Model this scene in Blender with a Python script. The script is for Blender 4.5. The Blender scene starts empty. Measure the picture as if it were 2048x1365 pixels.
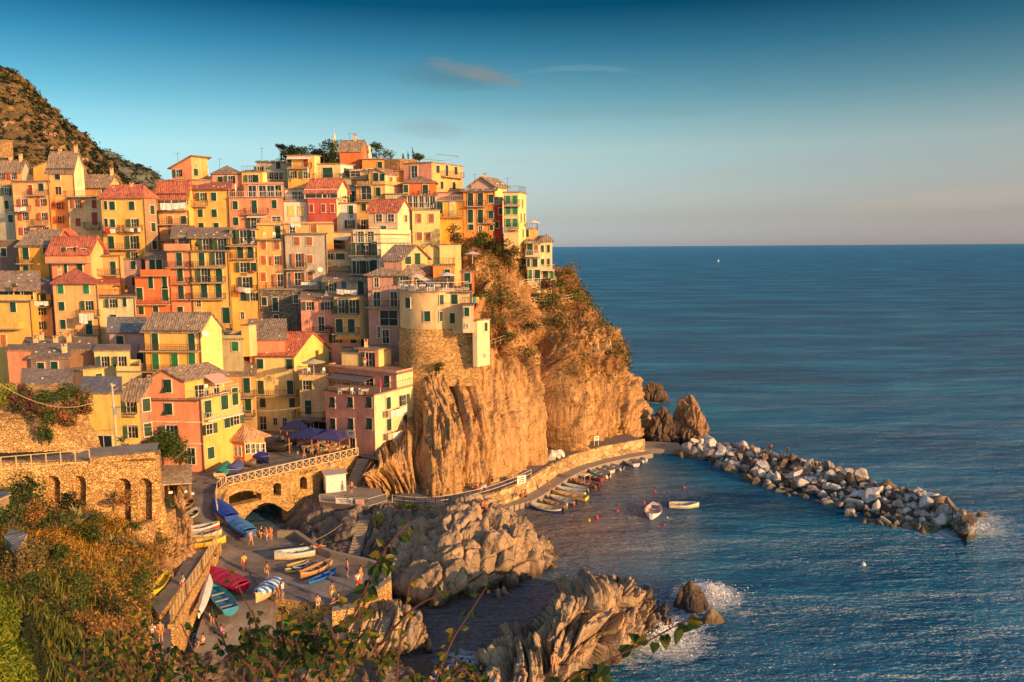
import bpy, bmesh, math, random
import numpy as np
from mathutils import Vector, Matrix
random.seed(7)
rng = np.random.default_rng(7)
S = bpy.context.scene
COL = S.collection
R = math.radians

# ---------------- camera ----------------
FP, CX, CY, HC = 1600.0, 1024.0, 682.5, 35.0
PITCH = math.atan((CY - 493.0) / FP)
ROLL = R(0.38)
fw = Vector((0, math.cos(PITCH), -math.sin(PITCH)))
up = Vector((0, math.sin(PITCH), math.cos(PITCH)))
rt = Vector((1, 0, 0))
RX = rt * math.cos(ROLL) - up * math.sin(ROLL)
UX = up * math.cos(ROLL) + rt * math.sin(ROLL)
cam_d = bpy.data.cameras.new('camera')
cam_d.sensor_width = 36; cam_d.lens = 36 * FP / 2048
cam_d.clip_start = 0.2; cam_d.clip_end = 60000
cam = bpy.data.objects.new('camera', cam_d); COL.objects.link(cam)
M = Matrix((RX, UX, -fw)).transposed().to_4x4(); M.translation = (0, 0, HC)
cam.matrix_world = M
S.camera = cam

# ---------------- light ----------------
SUN_AZ = math.atan2(0.80, -0.60)         # clockwise from +Y, direction towards the sun
SUN_EL = R(13)
sd = Vector((math.sin(SUN_AZ) * math.cos(SUN_EL), math.cos(SUN_AZ) * math.cos(SUN_EL), math.sin(SUN_EL)))
sun_d = bpy.data.lights.new('sun', 'SUN'); sun_d.energy = 5.0; sun_d.angle = R(0.5); sun_d.color = (1.0, 0.545, 0.205)
sun = bpy.data.objects.new('sun', sun_d); COL.objects.link(sun)
sun.rotation_euler = sd.to_track_quat('Z', 'Y').to_euler()
sun.location = (0, 0, 120)
S.view_settings.view_transform = 'Standard'; S.view_settings.look = 'None'
S.view_settings.exposure = 0.35; S.view_settings.gamma = 1.0; S.view_settings.use_curve_mapping = False
S.cycles.max_bounces = 5; S.cycles.diffuse_bounces = 2; S.cycles.glossy_bounces = 3
S.cycles.transparent_max_bounces = 8; S.cycles.volume_bounces = 0
S.cycles.use_denoising = True
S.render.use_persistent_data = False

# ---------------- world ----------------
W = bpy.data.worlds.new("World"); S.world = W; W.use_nodes = True
nt = W.node_tree; nt.nodes.clear()
def N(nt, t, **k):
    n = nt.nodes.new(t)
    for a, b in k.items():
        if a == 'inp':
            for i, v in b.items(): n.inputs[i].default_value = v
        else: setattr(n, a, b)
    return n
def mth(nt, op, a, b=None, c=None, clamp=False):
    n = nt.nodes.new('ShaderNodeMath'); n.operation = op; n.use_clamp = clamp
    for i, v in enumerate((a, b, c)):
        if v is None: continue
        if isinstance(v, (int, float)): n.inputs[i].default_value = v
        else: nt.links.new(v, n.inputs[i])
    return n.outputs[0]
def mixc(nt, fac, a, b, mode='MIX'):
    n = nt.nodes.new('ShaderNodeMix'); n.data_type = 'RGBA'; n.blend_type = mode
    for s, v in ((n.inputs[0], fac), (n.inputs[6], a), (n.inputs[7], b)):
        if isinstance(v, (int, float)): s.default_value = v
        elif isinstance(v, tuple): s.default_value = tuple(v)[:3] + (1,)
        else: nt.links.new(v, s)
    return n.outputs[2]
def ramp(nt, fac, stops):
    n = nt.nodes.new('ShaderNodeValToRGB'); cr = n.color_ramp
    while len(cr.elements) < len(stops): cr.elements.new(0.5)
    for e, (p, c) in zip(cr.elements, stops):
        e.position = p
        e.color = (c, c, c, 1) if isinstance(c, (int, float)) else tuple(c)[:3] + (1,)
    nt.links.new(fac, n.inputs[0]); return n.outputs[0]
sky = N(nt, 'ShaderNodeTexSky', sky_type='NISHITA', sun_disc=False, sun_elevation=SUN_EL, sun_rotation=SUN_AZ,
        altitude=30, air_density=1.0, dust_density=0.6, ozone_density=2.5)
tc = N(nt, 'ShaderNodeTexCoord')
sep = N(nt, 'ShaderNodeSeparateXYZ'); nt.links.new(tc.outputs['Generated'], sep.inputs[0])
X, Y, Z = sep.outputs
tanel = mth(nt, 'DIVIDE', Z, mth(nt, 'MAXIMUM', mth(nt, 'SQRT', mth(nt, 'ADD', mth(nt, 'MULTIPLY', X, X), mth(nt, 'MULTIPLY', Y, Y))), 0.001))
az = mth(nt, 'DIVIDE', X, mth(nt, 'MAXIMUM', Y, 0.001))     # tangent of azimuth ahead
el = mth(nt, 'MULTIPLY', tanel, 1.0)
tint = ramp(nt, el, [(0.0, (1.61, 1.76, 2.6)), (0.014, (1.47, 1.57, 2.38)), (0.033, (1.36, 1.37, 1.69)), (0.057, (1.64, 1.49, 1.63)), (0.087, (1.79, 1.68, 1.61)), (0.117, (1.9, 1.83, 1.58)), (0.147, (1.52, 1.70, 1.46)), (0.177, (0.96, 1.42, 1.27)), (0.235, (0.30, 0.88, 0.94)), (0.285, (0.02, 0.38, 0.5)), (0.36, (0.10, 0.5, 0.7)), (0.6, (1.9, 2.0, 1.95)), (1.0, (2.5, 2.2, 2.05))])  # highest stops raised as extra sky fill for the shadows
leftness = ramp(nt, mth(nt, 'ADD', mth(nt, 'MULTIPLY', az, 0.8), 0.5), [(0.0, (0.72, 1.02, 1.12)), (0.35, (0.96, 1.04, 1.06)), (0.65, (1, 1, 1)), (1.0, (1.04, 0.9, 0.88))])
tint = mixc(nt, 1.0, tint, leftness, 'MULTIPLY'); tint = mixc(nt, 1.0, tint, (1.0, 0.985, 1.0), 'MULTIPLY')
behind = ramp(nt, mth(nt, 'ADD', mth(nt, 'MULTIPLY', Y, 0.5), 0.5), [(0.30, (2.4, 1.8, 1.35)), (0.55, (1, 1, 1))])   # sky behind the camera brightened and warmed as added fill for shadows
tint = mixc(nt, 1.0, tint, behind, 'MULTIPLY')
SKYCOL = mixc(nt, 1.0, sky.outputs[0], tint, 'MULTIPLY')
def ray(px, py):
    return fw * FP + RX * (px - CX) - UX * (py - CY)
def P(px, py, d):
    v = ray(px, py); return Vector((0, 0, HC)) + v * (d / v.y)
def G(px, py, z):
    v = ray(px, py); return Vector((0, 0, HC)) + v * ((z - HC) / v.z)
def PA(a, d=None):     # array version: a (...,3) = px,py,depth
    a = np.asarray(a, float)
    f = np.array(fw); r = np.array(RX); u = np.array(UX)
    v = f * FP + r * (a[..., 0:1] - CX) - u * (a[..., 1:2] - CY)
    return np.array([0, 0, HC]) + v * (a[..., 2:3] / v[..., 1:2])
# clouds in the sky: soft lens shapes broken up by noise
mp = N(nt, 'ShaderNodeMapping'); mp.inputs['Scale'].default_value = (6, 6, 38)
nt.links.new(tc.outputs['Generated'], mp.inputs[0])
cn = N(nt, 'ShaderNodeTexNoise', inp={'Scale': 2.2, 'Detail': 6, 'Roughness': 0.55}); nt.links.new(mp.outputs[0], cn.inputs['Vector'])
def cloud(base, px, py, wx, wy, tilt, col, op, soft=1.4, curve=0.0):
    v = ray(px, py); a0 = v.x / v.y; e0 = v.z / math.hypot(v.x, v.y)
    da = mth(nt, 'SUBTRACT', az, a0); de = mth(nt, 'SUBTRACT', el, e0)
    de = mth(nt, 'ADD', mth(nt, 'SUBTRACT', de, mth(nt, 'MULTIPLY', da, tilt)), mth(nt, 'MULTIPLY', mth(nt, 'MULTIPLY', da, da), curve))
    u = mth(nt, 'DIVIDE', da, wx / FP); w = mth(nt, 'DIVIDE', de, wy / FP)
    r2 = mth(nt, 'ADD', mth(nt, 'MULTIPLY', u, u), mth(nt, 'MULTIPLY', w, w))
    m = mth(nt, 'SUBTRACT', 1.0, r2)
    m = mth(nt, 'ADD', m, mth(nt, 'MULTIPLY', mth(nt, 'SUBTRACT', cn.outputs[0], 0.5), 2.0))
    m = mth(nt, 'MULTIPLY', m, op / soft, clamp=True)
    m = mth(nt, 'MULTIPLY', m, mth(nt, 'GREATER_THAN', Y, 0.05))
    m = mth(nt, 'MINIMUM', m, op)
    m = mth(nt, 'MULTIPLY', m, mth(nt, 'SUBTRACT', 1.6, mth(nt, 'MULTIPLY', r2, 0.5), clamp=True))
    return mixc(nt, m, base, col)
SK = 0.067
def sc(r, g, b): return tuple(((c / 255) ** 2.2) / SK / 1.35 for c in (r, g, b))
c = SKYCOL
c = cloud(c, 905, 150, 130, 34, -0.05, sc(92, 128, 142), 0.62)
c = cloud(c, 925, 138, 80, 18, -0.14, sc(150, 150, 146), 0.6)
c = cloud(c, 985, 155, 70, 18, -0.18, sc(150, 148, 142), 0.5)
c = cloud(c, 1040, 172, 34, 8, -0.2, sc(140, 142, 142), 0.3)
c = cloud(c, 1150, 136, 150, 7, 0.0, sc(128, 172, 180), 0.42, curve=1.4)
c = cloud(c, 860, 258, 90, 20, -0.06, sc(150, 168, 172), 0.5)
c = cloud(c, 1080, 318, 130, 9, 0.05, sc(190, 205, 196), 0.42)
c = cloud(c, 1380, 360, 190, 8, 0.12, sc(188, 190, 182), 0.32)
c = cloud(c, 1250, 225, 330, 16, 0.0, sc(122, 160, 165), 0.22)
c = cloud(c, 1700, 330, 400, 26, 0.03, sc(170, 180, 176), 0.3)
c = cloud(c, 1950, 395, 330, 24, 0.05, sc(205, 190, 172), 0.35)
c = cloud(c, 1600, 430, 560, 22, 0.02, sc(186, 176, 168), 0.3)
bg = N(nt, 'ShaderNodeBackground'); nt.links.new(c, bg.inputs[0]); bg.inputs[1].default_value = SK
wo = N(nt, 'ShaderNodeOutputWorld'); nt.links.new(bg.outputs[0], wo.inputs[0])

# ---------------- materials ----------------
MC = {}
def newmat(key):
    m = bpy.data.materials.new(key); m.use_nodes = True
    n = m.node_tree; b = n.nodes['Principled BSDF']
    return m, n, b
def pos(n, scale=(1, 1, 1), rot=(0, 0, 0), obj=False):
    if obj:
        g = N(n, 'ShaderNodeTexCoord').outputs['Object']
    else:
        g = N(n, 'ShaderNodeNewGeometry').outputs['Position']
    mpn = N(n, 'ShaderNodeMapping'); mpn.inputs['Scale'].default_value = scale; mpn.inputs['Rotation'].default_value = rot
    n.links.new(g, mpn.inputs[0]); return mpn.outputs[0]
def noise(n, vec, s, det=4, rough=0.55):
    t = N(n, 'ShaderNodeTexNoise', inp={'Scale': s, 'Detail': det, 'Roughness': rough}); n.links.new(vec, t.inputs['Vector'])
    return t.outputs[0]
def voro(n, vec, s, feat='F1', out=0):
    t = N(n, 'ShaderNodeTexVoronoi', feature=feat, inp={'Scale': s}); n.links.new(vec, t.inputs['Vector'])
    return t.outputs[out]
def bump(n, b, h, st=0.5, dist=0.1, prev=None):
    t = N(n, 'ShaderNodeBump', inp={'Strength': st, 'Distance': dist}); n.links.new(h, t.inputs['Height'])
    if prev is not None: n.links.new(prev, t.inputs['Normal'])
    n.links.new(t.outputs[0], b.inputs['Normal']); return t.outputs[0]
def mul(c, f): return tuple(min(1, x * f) for x in c)
def plaster(c):
    k = ('pl', c)
    if k in MC: return MC[k]
    m, n, b = newmat('plaster')
    p = pos(n); st = pos(n, (1.6, 1.6, 0.22))
    a = noise(n, p, 0.45, 5, 0.6); s = noise(n, st, 1.0, 4, 0.7); f = noise(n, p, 6, 3, 0.6)
    v = mth(n, 'ADD', mth(n, 'MULTIPLY', a, 0.55), mth(n, 'ADD', mth(n, 'MULTIPLY', s, 0.55), mth(n, 'MULTIPLY', f, 0.25)))
    g = ramp(n, v, [(0.44, (0.50, 0.48, 0.47)), (0.56, (0.80, 0.79, 0.78)), (0.66, (1.0, 1.0, 1.0)), (0.78, (1.10, 1.10, 1.10)), (0.9, (1.2, 1.22, 1.25))])
    n.links.new(mixc(n, 1.0, c, g, 'MULTIPLY'), b.inputs['Base Color'])
    b.inputs['Roughness'].default_value = 0.9; b.inputs['Specular IOR Level'].default_value = 0.15
    bump(n, b, f, 0.35, 0.05)
    MC[k] = m; return m
def plain(c, rough=0.6, metal=0.0, name='paint'):
    k = ('p', c, rough, metal)
    if k in MC: return MC[k]
    m, n, b = newmat(name)
    a = noise(n, pos(n), 3.0, 4, 0.65)
    g = ramp(n, a, [(0.3, 0.78), (0.7, 1.12)])
    n.links.new(mixc(n, 1.0, c, g, 'MULTIPLY'), b.inputs['Base Color'])
    b.inputs['Roughness'].default_value = rough; b.inputs['Metallic'].default_value = metal
    b.inputs['Specular IOR Level'].default_value = 0.3
    MC[k] = m; return m
def shutter_mat(c):
    k = ('sh', c)
    if k in MC: return MC[k]
    m, n, b = newmat('louvred_paint')
    w = N(n, 'ShaderNodeTexWave', bands_direction='Z', inp={'Scale': 4.0}); n.links.new(pos(n, obj=True), w.inputs[0])
    a = noise(n, pos(n), 1.3, 4, 0.65)
    g = ramp(n, a, [(0.3, 0.7), (0.7, 1.25)])
    n.links.new(mixc(n, 1.0, c, g, 'MULTIPLY'), b.inputs['Base Color'])
    b.inputs['Roughness'].default_value = 0.55
    bump(n, b, w.outputs[1], 0.5, 0.02); MC[k] = m; return m
def roof_mat(c, red=False):
    k = ('rf', c)
    if k in MC: return MC[k]
    m, n, b = newmat('roof_tiles')
    p = pos(n)
    vc = voro(n, p, 2.6, out=1); cellv = N(n, 'ShaderNodeSeparateXYZ'); n.links.new(vc, cellv.inputs[0])
    a = noise(n, p, 0.5, 5, 0.6)
    v = mth(n, 'ADD', mth(n, 'MULTIPLY', cellv.outputs[0], 0.5), mth(n, 'MULTIPLY', a, 0.8))
    g = ramp(n, v, [(0.2, (0.55, 0.55, 0.58)), (0.6, (1, 1, 1)), (0.95, (1.4, 1.35, 1.2))])
    n.links.new(mixc(n, 1.0, c, g, 'MULTIPLY'), b.inputs['Base Color'])
    b.inputs['Roughness'].default_value = 0.85
    wv = N(n, 'ShaderNodeTexWave', bands_direction='X', inp={'Scale': 0.9, 'Distortion': 1.6, 'Detail': 1.0, 'Detail Scale': 1.5}); n.links.new(p, wv.inputs[0])
    wy = N(n, 'ShaderNodeTexWave', bands_direction='Y', inp={'Scale': 0.45, 'Distortion': 1.2, 'Detail': 1.0, 'Detail Scale': 1.5}); n.links.new(p, wy.inputs[0])
    wc = ramp(n, mth(n, 'ADD', mth(n, 'MULTIPLY', wv.outputs[1], .6), mth(n, 'MULTIPLY', wy.outputs[1], .4)), [(0.1, 0.84), (0.6, 1.03)])
    g2 = b.inputs['Base Color'].links[0].from_socket; n.links.new(mixc(n, 1.0, g2, wc, 'MULTIPLY'), b.inputs['Base Color'])
    bp = bump(n, b, wv.outputs[1], 0.45, 0.08); bp = bump(n, b, voro(n, p, 2.6), 0.8, 0.12, bp); bump(n, b, a, 0.5, 0.2, bp)
    MC[k] = m; return m
def rock_mat(name, base, dark, light, strata=(1.2, 1.2, 0.16), rot=(0, 0, 0), wet=None, veg=None):
    m, n, b = newmat(name)
    p = pos(n); sp = pos(n, strata, rot)
    a = noise(n, sp, 0.9, 7, 0.62); c2 = noise(n, p, 0.13, 4, 0.5); f = noise(n, p, 2.6, 6, 0.65)
    v = mth(n, 'ADD', mth(n, 'MULTIPLY', a, 0.6), mth(n, 'MULTIPLY', f, 0.4))
    g = ramp(n, v, [(0.34, dark), (0.45, base), (0.56, base), (0.68, light)])
    g = mixc(n, mth(n, 'MULTIPLY', ramp(n, c2, [(0.42, 0.0), (0.62, 1.0)]), 0.55), g, mul(base, 0.62))
    g = mixc(n, ramp(n, noise(n, p, 0.35, 6, 0.7), [(0.56, 0.0), (0.63, 0.8)]), g, (light[0] * 1.05, light[1] * 0.9, light[2] * 0.8))
    crk = voro(n, sp, 0.75, 'DISTANCE_TO_EDGE')
    ck = ramp(n, crk, [(0.0, 0.35), (0.035, 1.0)])
    g = mixc(n, 0.75, g, ck, 'MULTIPLY')
    if wet is not None:
        z = N(n, 'ShaderNodeSeparateXYZ'); n.links.new(p, z.inputs[0])
        zz = mth(n, 'ADD', z.outputs[2], mth(n, 'MULTIPLY', mth(n, 'SUBTRACT', c2, 0.5), 3.0))
        wf = ramp(n, mth(n, 'DIVIDE', zz, 4.0), [(0.12, 1.0), (0.45, 0.0)])
        g = mixc(n, mth(n, 'MULTIPLY', wf, 0.85), g, wet)
    n.links.new(g, b.inputs['Base Color'])
    b.inputs['Roughness'].default_value = 0.88; b.inputs['Specular IOR Level'].default_value = 0.2
    bp = bump(n, b, a, 0.9, 0.6); bp = bump(n, b, f, 0.7, 0.15, bp); bump(n, b, ck, 0.6, 0.15, bp)
    return m
def stone_mat(name, base, sc_=1.6, mort=0.6):
    m, n, b = newmat(name)
    p = pos(n, (1, 1, 1.5))
    e = voro(n, p, sc_, 'DISTANCE_TO_EDGE'); vc = voro(n, p, sc_, out=1)
    cs = N(n, 'ShaderNodeSeparateXYZ'); n.links.new(vc, cs.inputs[0])
    a = noise(n, pos(n), 0.4, 5, 0.6); f = noise(n, pos(n), 5, 4, 0.6)
    v = mth(n, 'ADD', mth(n, 'MULTIPLY', cs.outputs[0], 0.6), mth(n, 'ADD', mth(n, 'MULTIPLY', a, 0.5), mth(n, 'MULTIPLY', f, 0.3)))
    g = ramp(n, v, [(0.3, mul(base, 0.5)), (0.7, base), (1.0, mul(base, 1.45))])
    g = mixc(n, 1.0, g, ramp(n, e, [(0.0, mort), (0.07, 1.0)]), 'MULTIPLY')
    n.links.new(g, b.inputs['Base Color']); b.inputs['Roughness'].default_value = 0.92; b.inputs['Specular IOR Level'].default_value = 0.15
    bp = bump(n, b, ramp(n, e, [(0.0, 0.0), (0.12, 1.0)]), 0.9, 0.12); bump(n, b, f, 0.5, 0.05, bp)
    return m
def leaf_mat(name, cols, trans=0.25):
    m, n, b = newmat(name)
    a = noise(n, pos(n), 2.2, 3, 0.7); oi = N(n, 'ShaderNodeNewGeometry').outputs['Random Per Island']
    v = mth(n, 'ADD', mth(n, 'MULTIPLY', a, 0.5), mth(n, 'MULTIPLY', oi, 0.5))
    st = [(0.2 + 0.55 * i / max(1, len(cols) - 1), c) for i, c in enumerate(cols)]
    g = ramp(n, v, st)
    n.links.new(g, b.inputs['Base Color']); b.inputs['Roughness'].default_value = 0.65; b.inputs['Specular IOR Level'].default_value = 0.2
    tr = N(n, 'ShaderNodeBsdfTranslucent'); n.links.new(g, tr.inputs[0])
    mx = N(n, 'ShaderNodeMixShader'); mx.inputs[0].default_value = trans
    n.links.new(b.outputs[0], mx.inputs[1]); n.links.new(tr.outputs[0], mx.inputs[2])
    n.links.new(mx.outputs[0], n.nodes['Material Output'].inputs[0])
    return m
def pave_mat():
    m, n, b = newmat('patched_paving'); p = pos(n)
    a = noise(n, p, .35, 6, .7); f = noise(n, p, 4, 4, .6); e = voro(n, pos(n, (1, 1, 0)), .28, 'DISTANCE_TO_EDGE'); vc = voro(n, pos(n, (1, 1, 0)), .28, out=1); cs = N(n, 'ShaderNodeSeparateXYZ'); n.links.new(vc, cs.inputs[0])
    v = mth(n, 'ADD', mth(n, 'MULTIPLY', a, .7), mth(n, 'ADD', mth(n, 'MULTIPLY', f, .2), mth(n, 'MULTIPLY', cs.outputs[0], .18)))
    g = ramp(n, v, [(.36, (.10, .085, .075)), (.5, (.21, .18, .155)), (.6, (.27, .235, .20)), (.74, (.38, .33, .27))]); g = mixc(n, .6, g, ramp(n, e, [(0, .45), (.02, 1.0)]), 'MULTIPLY')
    n.links.new(g, b.inputs['Base Color']); b.inputs['Roughness'].default_value = .85; bump(n, b, f, .4, .04); return m
def glass_mat():
    if 'glass' in MC: return MC['glass']
    m, n, b = newmat('window_glass')
    b.inputs['Base Color'].default_value = (0.018, 0.024, 0.03, 1); b.inputs['Roughness'].default_value = 0.12
    MC['glass'] = m; return m

# ---------------- object helpers ----------------
def tag(o, label=None, cat=None, group=None, kind=None):
    if label: o['label'] = label
    if cat: o['category'] = cat
    if group: o['group'] = group
    if kind: o['kind'] = kind
    return o
def empty(name, loc, label=None, cat=None, group=None, rz=0):
    o = bpy.data.objects.new(name, None); COL.objects.link(o); o.location = loc; o.rotation_euler.z = rz
    o.empty_display_size = 0.3
    return tag(o, label, cat, group)
class MB:
    """collects shapes into one mesh"""
    def __init__(s): s.v = []; s.f = []; s.m = []; s.cur = 0
    def poly(s, pts, m=None):
        i = len(s.v); s.v += [tuple(p) for p in pts]; s.f.append(list(range(i, i + len(pts)))); s.m.append(s.cur if m is None else m)
    def hexa(s, b, t, m=None, mside=None):   # b,t: bottom/top polygons, counter-clockwise seen from above
        i = len(s.v); k = len(b); s.v += [tuple(p) for p in b] + [tuple(p) for p in t]; m = s.cur if m is None else m
        s.f.append(list(range(i + k - 1, i - 1, -1))); s.m.append(m)
        s.f.append(list(range(i + k, i + 2 * k))); s.m.append(m)
        for j in range(k):
            s.f.append([i + j, i + (j + 1) % k, i + k + (j + 1) % k, i + k + j]); s.m.append(m if mside is None else mside[j])
    def box(s, c, sx, sy, sz, m=None, rz=0, base=False):
        cx, cy, cz = c; ca, sa = math.cos(rz), math.sin(rz)
        z0 = cz if base else cz - sz / 2; z1 = z0 + sz
        q = [(-sx / 2, -sy / 2), (sx / 2, -sy / 2), (sx / 2, sy / 2), (-sx / 2, sy / 2)]
        q = [(cx + a * ca - b * sa, cy + a * sa + b * ca) for a, b in q]
        s.hexa([(a, b, z0) for a, b in q], [(a, b, z1) for a, b in q], m)
    def bar(s, p, q, w, h=None, m=None, n=4):
        p = Vector(p); q = Vector(q); d = q - p
        if d.length < 1e-6: return
        d.normalize(); a = d.cross(Vector((0, 0, 1)))
        if a.length < 0.05: a = Vector((1, 0, 0))
        a.normalize(); b = a.cross(d); h = w if h is None else h
        ring = [(math.cos(2 * math.pi * (k + .5) / n), math.sin(2 * math.pi * (k + .5) / n)) for k in range(n)]
        s2 = math.sqrt(2) if n == 4 else 1
        A = [p + a * x * w / 2 * s2 + b * y * h / 2 * s2 for x, y in ring]; B = [v + (q - p) for v in A]
        s.hexa(A[::-1], B[::-1], m)
    def tube(s, pts, rads, n=6, m=None, cap=True):
        m = s.cur if m is None else m; i0 = len(s.v); pts = [Vector(p) for p in pts]
        for k, p in enumerate(pts):
            d = (pts[min(k + 1, len(pts) - 1)] - pts[max(k - 1, 0)])
            if d.length < 1e-9: d = Vector((0, 0, 1))
            d.normalize(); a = d.cross(Vector((0.13, 0.05, 1)))
            if a.length < 0.1: a = d.cross(Vector((1, 0, 0)))
            a.normalize(); b = d.cross(a); r = rads[k] if hasattr(rads, '__len__') else rads
            for j in range(n):
                t = 2 * math.pi * j / n; s.v.append(tuple(p + a * math.cos(t) * r + b * math.sin(t) * r))
        for k in range(len(pts) - 1):
            for j in range(n):
                a0 = i0 + k * n + j; a1 = i0 + k * n + (j + 1) % n
                s.f.append([a0, a1, a1 + n, a0 + n]); s.m.append(m)
        if cap:
            s.f.append([i0 + j for j in range(n)][::-1]); s.m.append(m)
            e = i0 + (len(pts) - 1) * n; s.f.append([e + j for j in range(n)]); s.m.append(m)
    def lathe(s, c, prof, n=12, m=None):
        m = s.cur if m is None else m; i0 = len(s.v)
        for r, z in prof:
            for j in range(n):
                t = 2 * math.pi * j / n; s.v.append((c[0] + r * math.cos(t), c[1] + r * math.sin(t), c[2] + z))
        for k in range(len(prof) - 1):
            for j in range(n):
                a0 = i0 + k * n + j; a1 = i0 + k * n + (j + 1) % n
                s.f.append([a0, a1, a1 + n, a0 + n]); s.m.append(m)
    def blob(s, c, rx, ry, rz, m=None, u=8, w=6):
        m = s.cur if m is None else m
        prof = [(max(1e-3, math.sin(math.pi * k / w)), -math.cos(math.pi * k / w)) for k in range(w + 1)]
        i0 = len(s.v); s.lathe((0, 0, 0), prof, u, m)
        s.v[i0:] = [(c[0] + x * rx, c[1] + y * ry, c[2] + z * rz) for x, y, z in s.v[i0:]]
    def mesh(s, name, mats, smooth=False):
        me = bpy.data.meshes.new(name); me.from_pydata(s.v, [], s.f)
        for mt in (mats if isinstance(mats, (list, tuple)) else [mats]): me.materials.append(mt)
        me.polygons.foreach_set('material_index', s.m)
        if smooth: me.polygons.foreach_set('use_smooth', [True] * len(s.f))
        me.update(); return me
    def build(s, name, mats, parent=None, loc=None, smooth=False, rz=0):
        return put(name, s.mesh(name, mats, smooth), parent, loc, rz)
def put(name, me, parent=None, loc=None, rz=0):
    o = bpy.data.objects.new(name, me); COL.objects.link(o)
    if parent is not None: o.parent = parent
    if loc is not None: o.location = loc
    if rz: o.rotation_euler.z = rz
    return o
def copy_tree(o, parent=None):
    c = o.copy(); COL.objects.link(c); c.parent = parent
    for ch in list(o.children): copy_tree(ch, c)
    return c

# ---------------- numpy noise ----------------
_perm = rng.permutation(256); _perm = np.concatenate([_perm, _perm]); _val = rng.uniform(-1, 1, 256)
def vn(p):
    i = np.floor(p).astype(int); f = p - i; f = f * f * f * (f * (f * 6 - 15) + 10); i &= 255
    def h(a, b, c): return _val[_perm[_perm[_perm[(i[:, 0] + a) & 255] + ((i[:, 1] + b) & 255)] + ((i[:, 2] + c) & 255)]]
    x, y, z = f[:, 0], f[:, 1], f[:, 2]
    l = lambda a, b, t: a + (b - a) * t
    return l(l(l(h(0, 0, 0), h(1, 0, 0), x), l(h(0, 1, 0), h(1, 1, 0), x), y), l(l(h(0, 0, 1), h(1, 0, 1), x), l(h(0, 1, 1), h(1, 1, 1), x), y), z)
def fbm(p, o=4, g=0.5):
    s = 0; a = 1; t = 0
    for k in range(o): s = s + a * vn(p * 2.03 ** k + 17.3 * k); t += a; a *= g
    return s / t
def ridg(p, o=4, g=0.5):
    s = 0; a = 1; t = 0
    for k in range(o): s = s + a * (1 - 2 * np.abs(vn(p * 2.1 ** k + 9.7 * k))); t += a; a *= g
    return s / t
def cellular(p, k=0.85):
    """blocky: distance difference to the two closest jittered cell points, plus a random level per cell"""
    i = np.floor(p).astype(int); d1 = np.full(len(p), 9.0); d2 = d1.copy(); lv = np.zeros(len(p))
    for a in (-1, 0, 1):
        for b in (-1, 0, 1):
            for c in (-1, 0, 1):
                q = i + (a, b, c); m = q & 255
                h = _perm[_perm[_perm[m[:, 0]] + m[:, 1]] + m[:, 2]]
                cp = q + 0.5 + 0.5 * k * np.stack([_val[h], _val[(h + 71) & 255], _val[(h + 139) & 255]], 1)
                d = np.sqrt(((p - cp) ** 2).sum(1)); nw = d < d1
                d2 = np.where(nw, d1, np.minimum(d2, d)); lv = np.where(nw, _val[(h + 33) & 255], lv); d1 = np.where(nw, d, d1)
    return lv, d2 - d1
def catmull(A, n):
    A = np.asarray(A, float); k = len(A); t = np.linspace(0, k - 1, n); i = np.minimum(t.astype(int), k - 2); f = (t - i).reshape((-1,) + (1,) * (A.ndim - 1))
    p0 = A[np.maximum(i - 1, 0)]; p1 = A[i]; p2 = A[i + 1]; p3 = A[np.minimum(i + 2, k - 1)]
    return 0.5 * (2 * p1 + (p2 - p0) * f + (2 * p0 - 5 * p1 + 4 * p2 - p3) * f ** 2 + (3 * p1 - p0 - 3 * p2 + p3) * f ** 3)
def grid_mesh(name, V, mat, smooth=False):
    nv, nu = V.shape[:2]
    me = bpy.data.meshes.new(name); me.vertices.add(nu * nv); me.vertices.foreach_set('co', V.reshape(-1).astype(np.float32))
    a = (np.arange(nv - 1)[:, None] * nu + np.arange(nu - 1)[None]).reshape(-1)
    q = np.stack([a, a + 1, a + nu + 1, a + nu], 1).reshape(-1).astype(np.int32)
    nf = len(a); me.loops.add(nf * 4); me.loops.foreach_set('vertex_index', q)
    me.polygons.add(nf); me.polygons.foreach_set('loop_start', np.arange(0, nf * 4, 4, dtype=np.int32)); me.polygons.foreach_set('loop_total', np.full(nf, 4, np.int32))
    if smooth: me.polygons.foreach_set('use_smooth', np.ones(nf, bool))
    me.materials.append(mat); me.update(calc_edges=True); return me
def normals(V):
    du = np.gradient(V, axis=1); dv = np.gradient(V, axis=0); n = np.cross(du, dv)
    return n / np.maximum(np.linalg.norm(n, axis=2, keepdims=True), 1e-9)
def patch(name, rows, nu, nv, mat, disp=None, world=False, smooth=False):
    A = np.asarray(rows, float)
    if not world: A = PA(A)
    A = catmull(A, nv); A = np.swapaxes(catmull(np.swapaxes(A, 0, 1), nu), 0, 1)
    nn = normals(A)
    if (nn[..., 2].mean() + -nn[..., 1].mean()) < 0: nn = -nn
    if disp is not None:
        A = A + nn * disp(A.reshape(-1, 3)).reshape(A.shape[0], A.shape[1], 1)
        nn2 = normals(A)
        if (nn2 * nn).sum() < 0: nn2 = -nn2
        nn = nn2
    me = grid_mesh(name, A, mat, smooth)
    return put(name, me), A, nn
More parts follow.
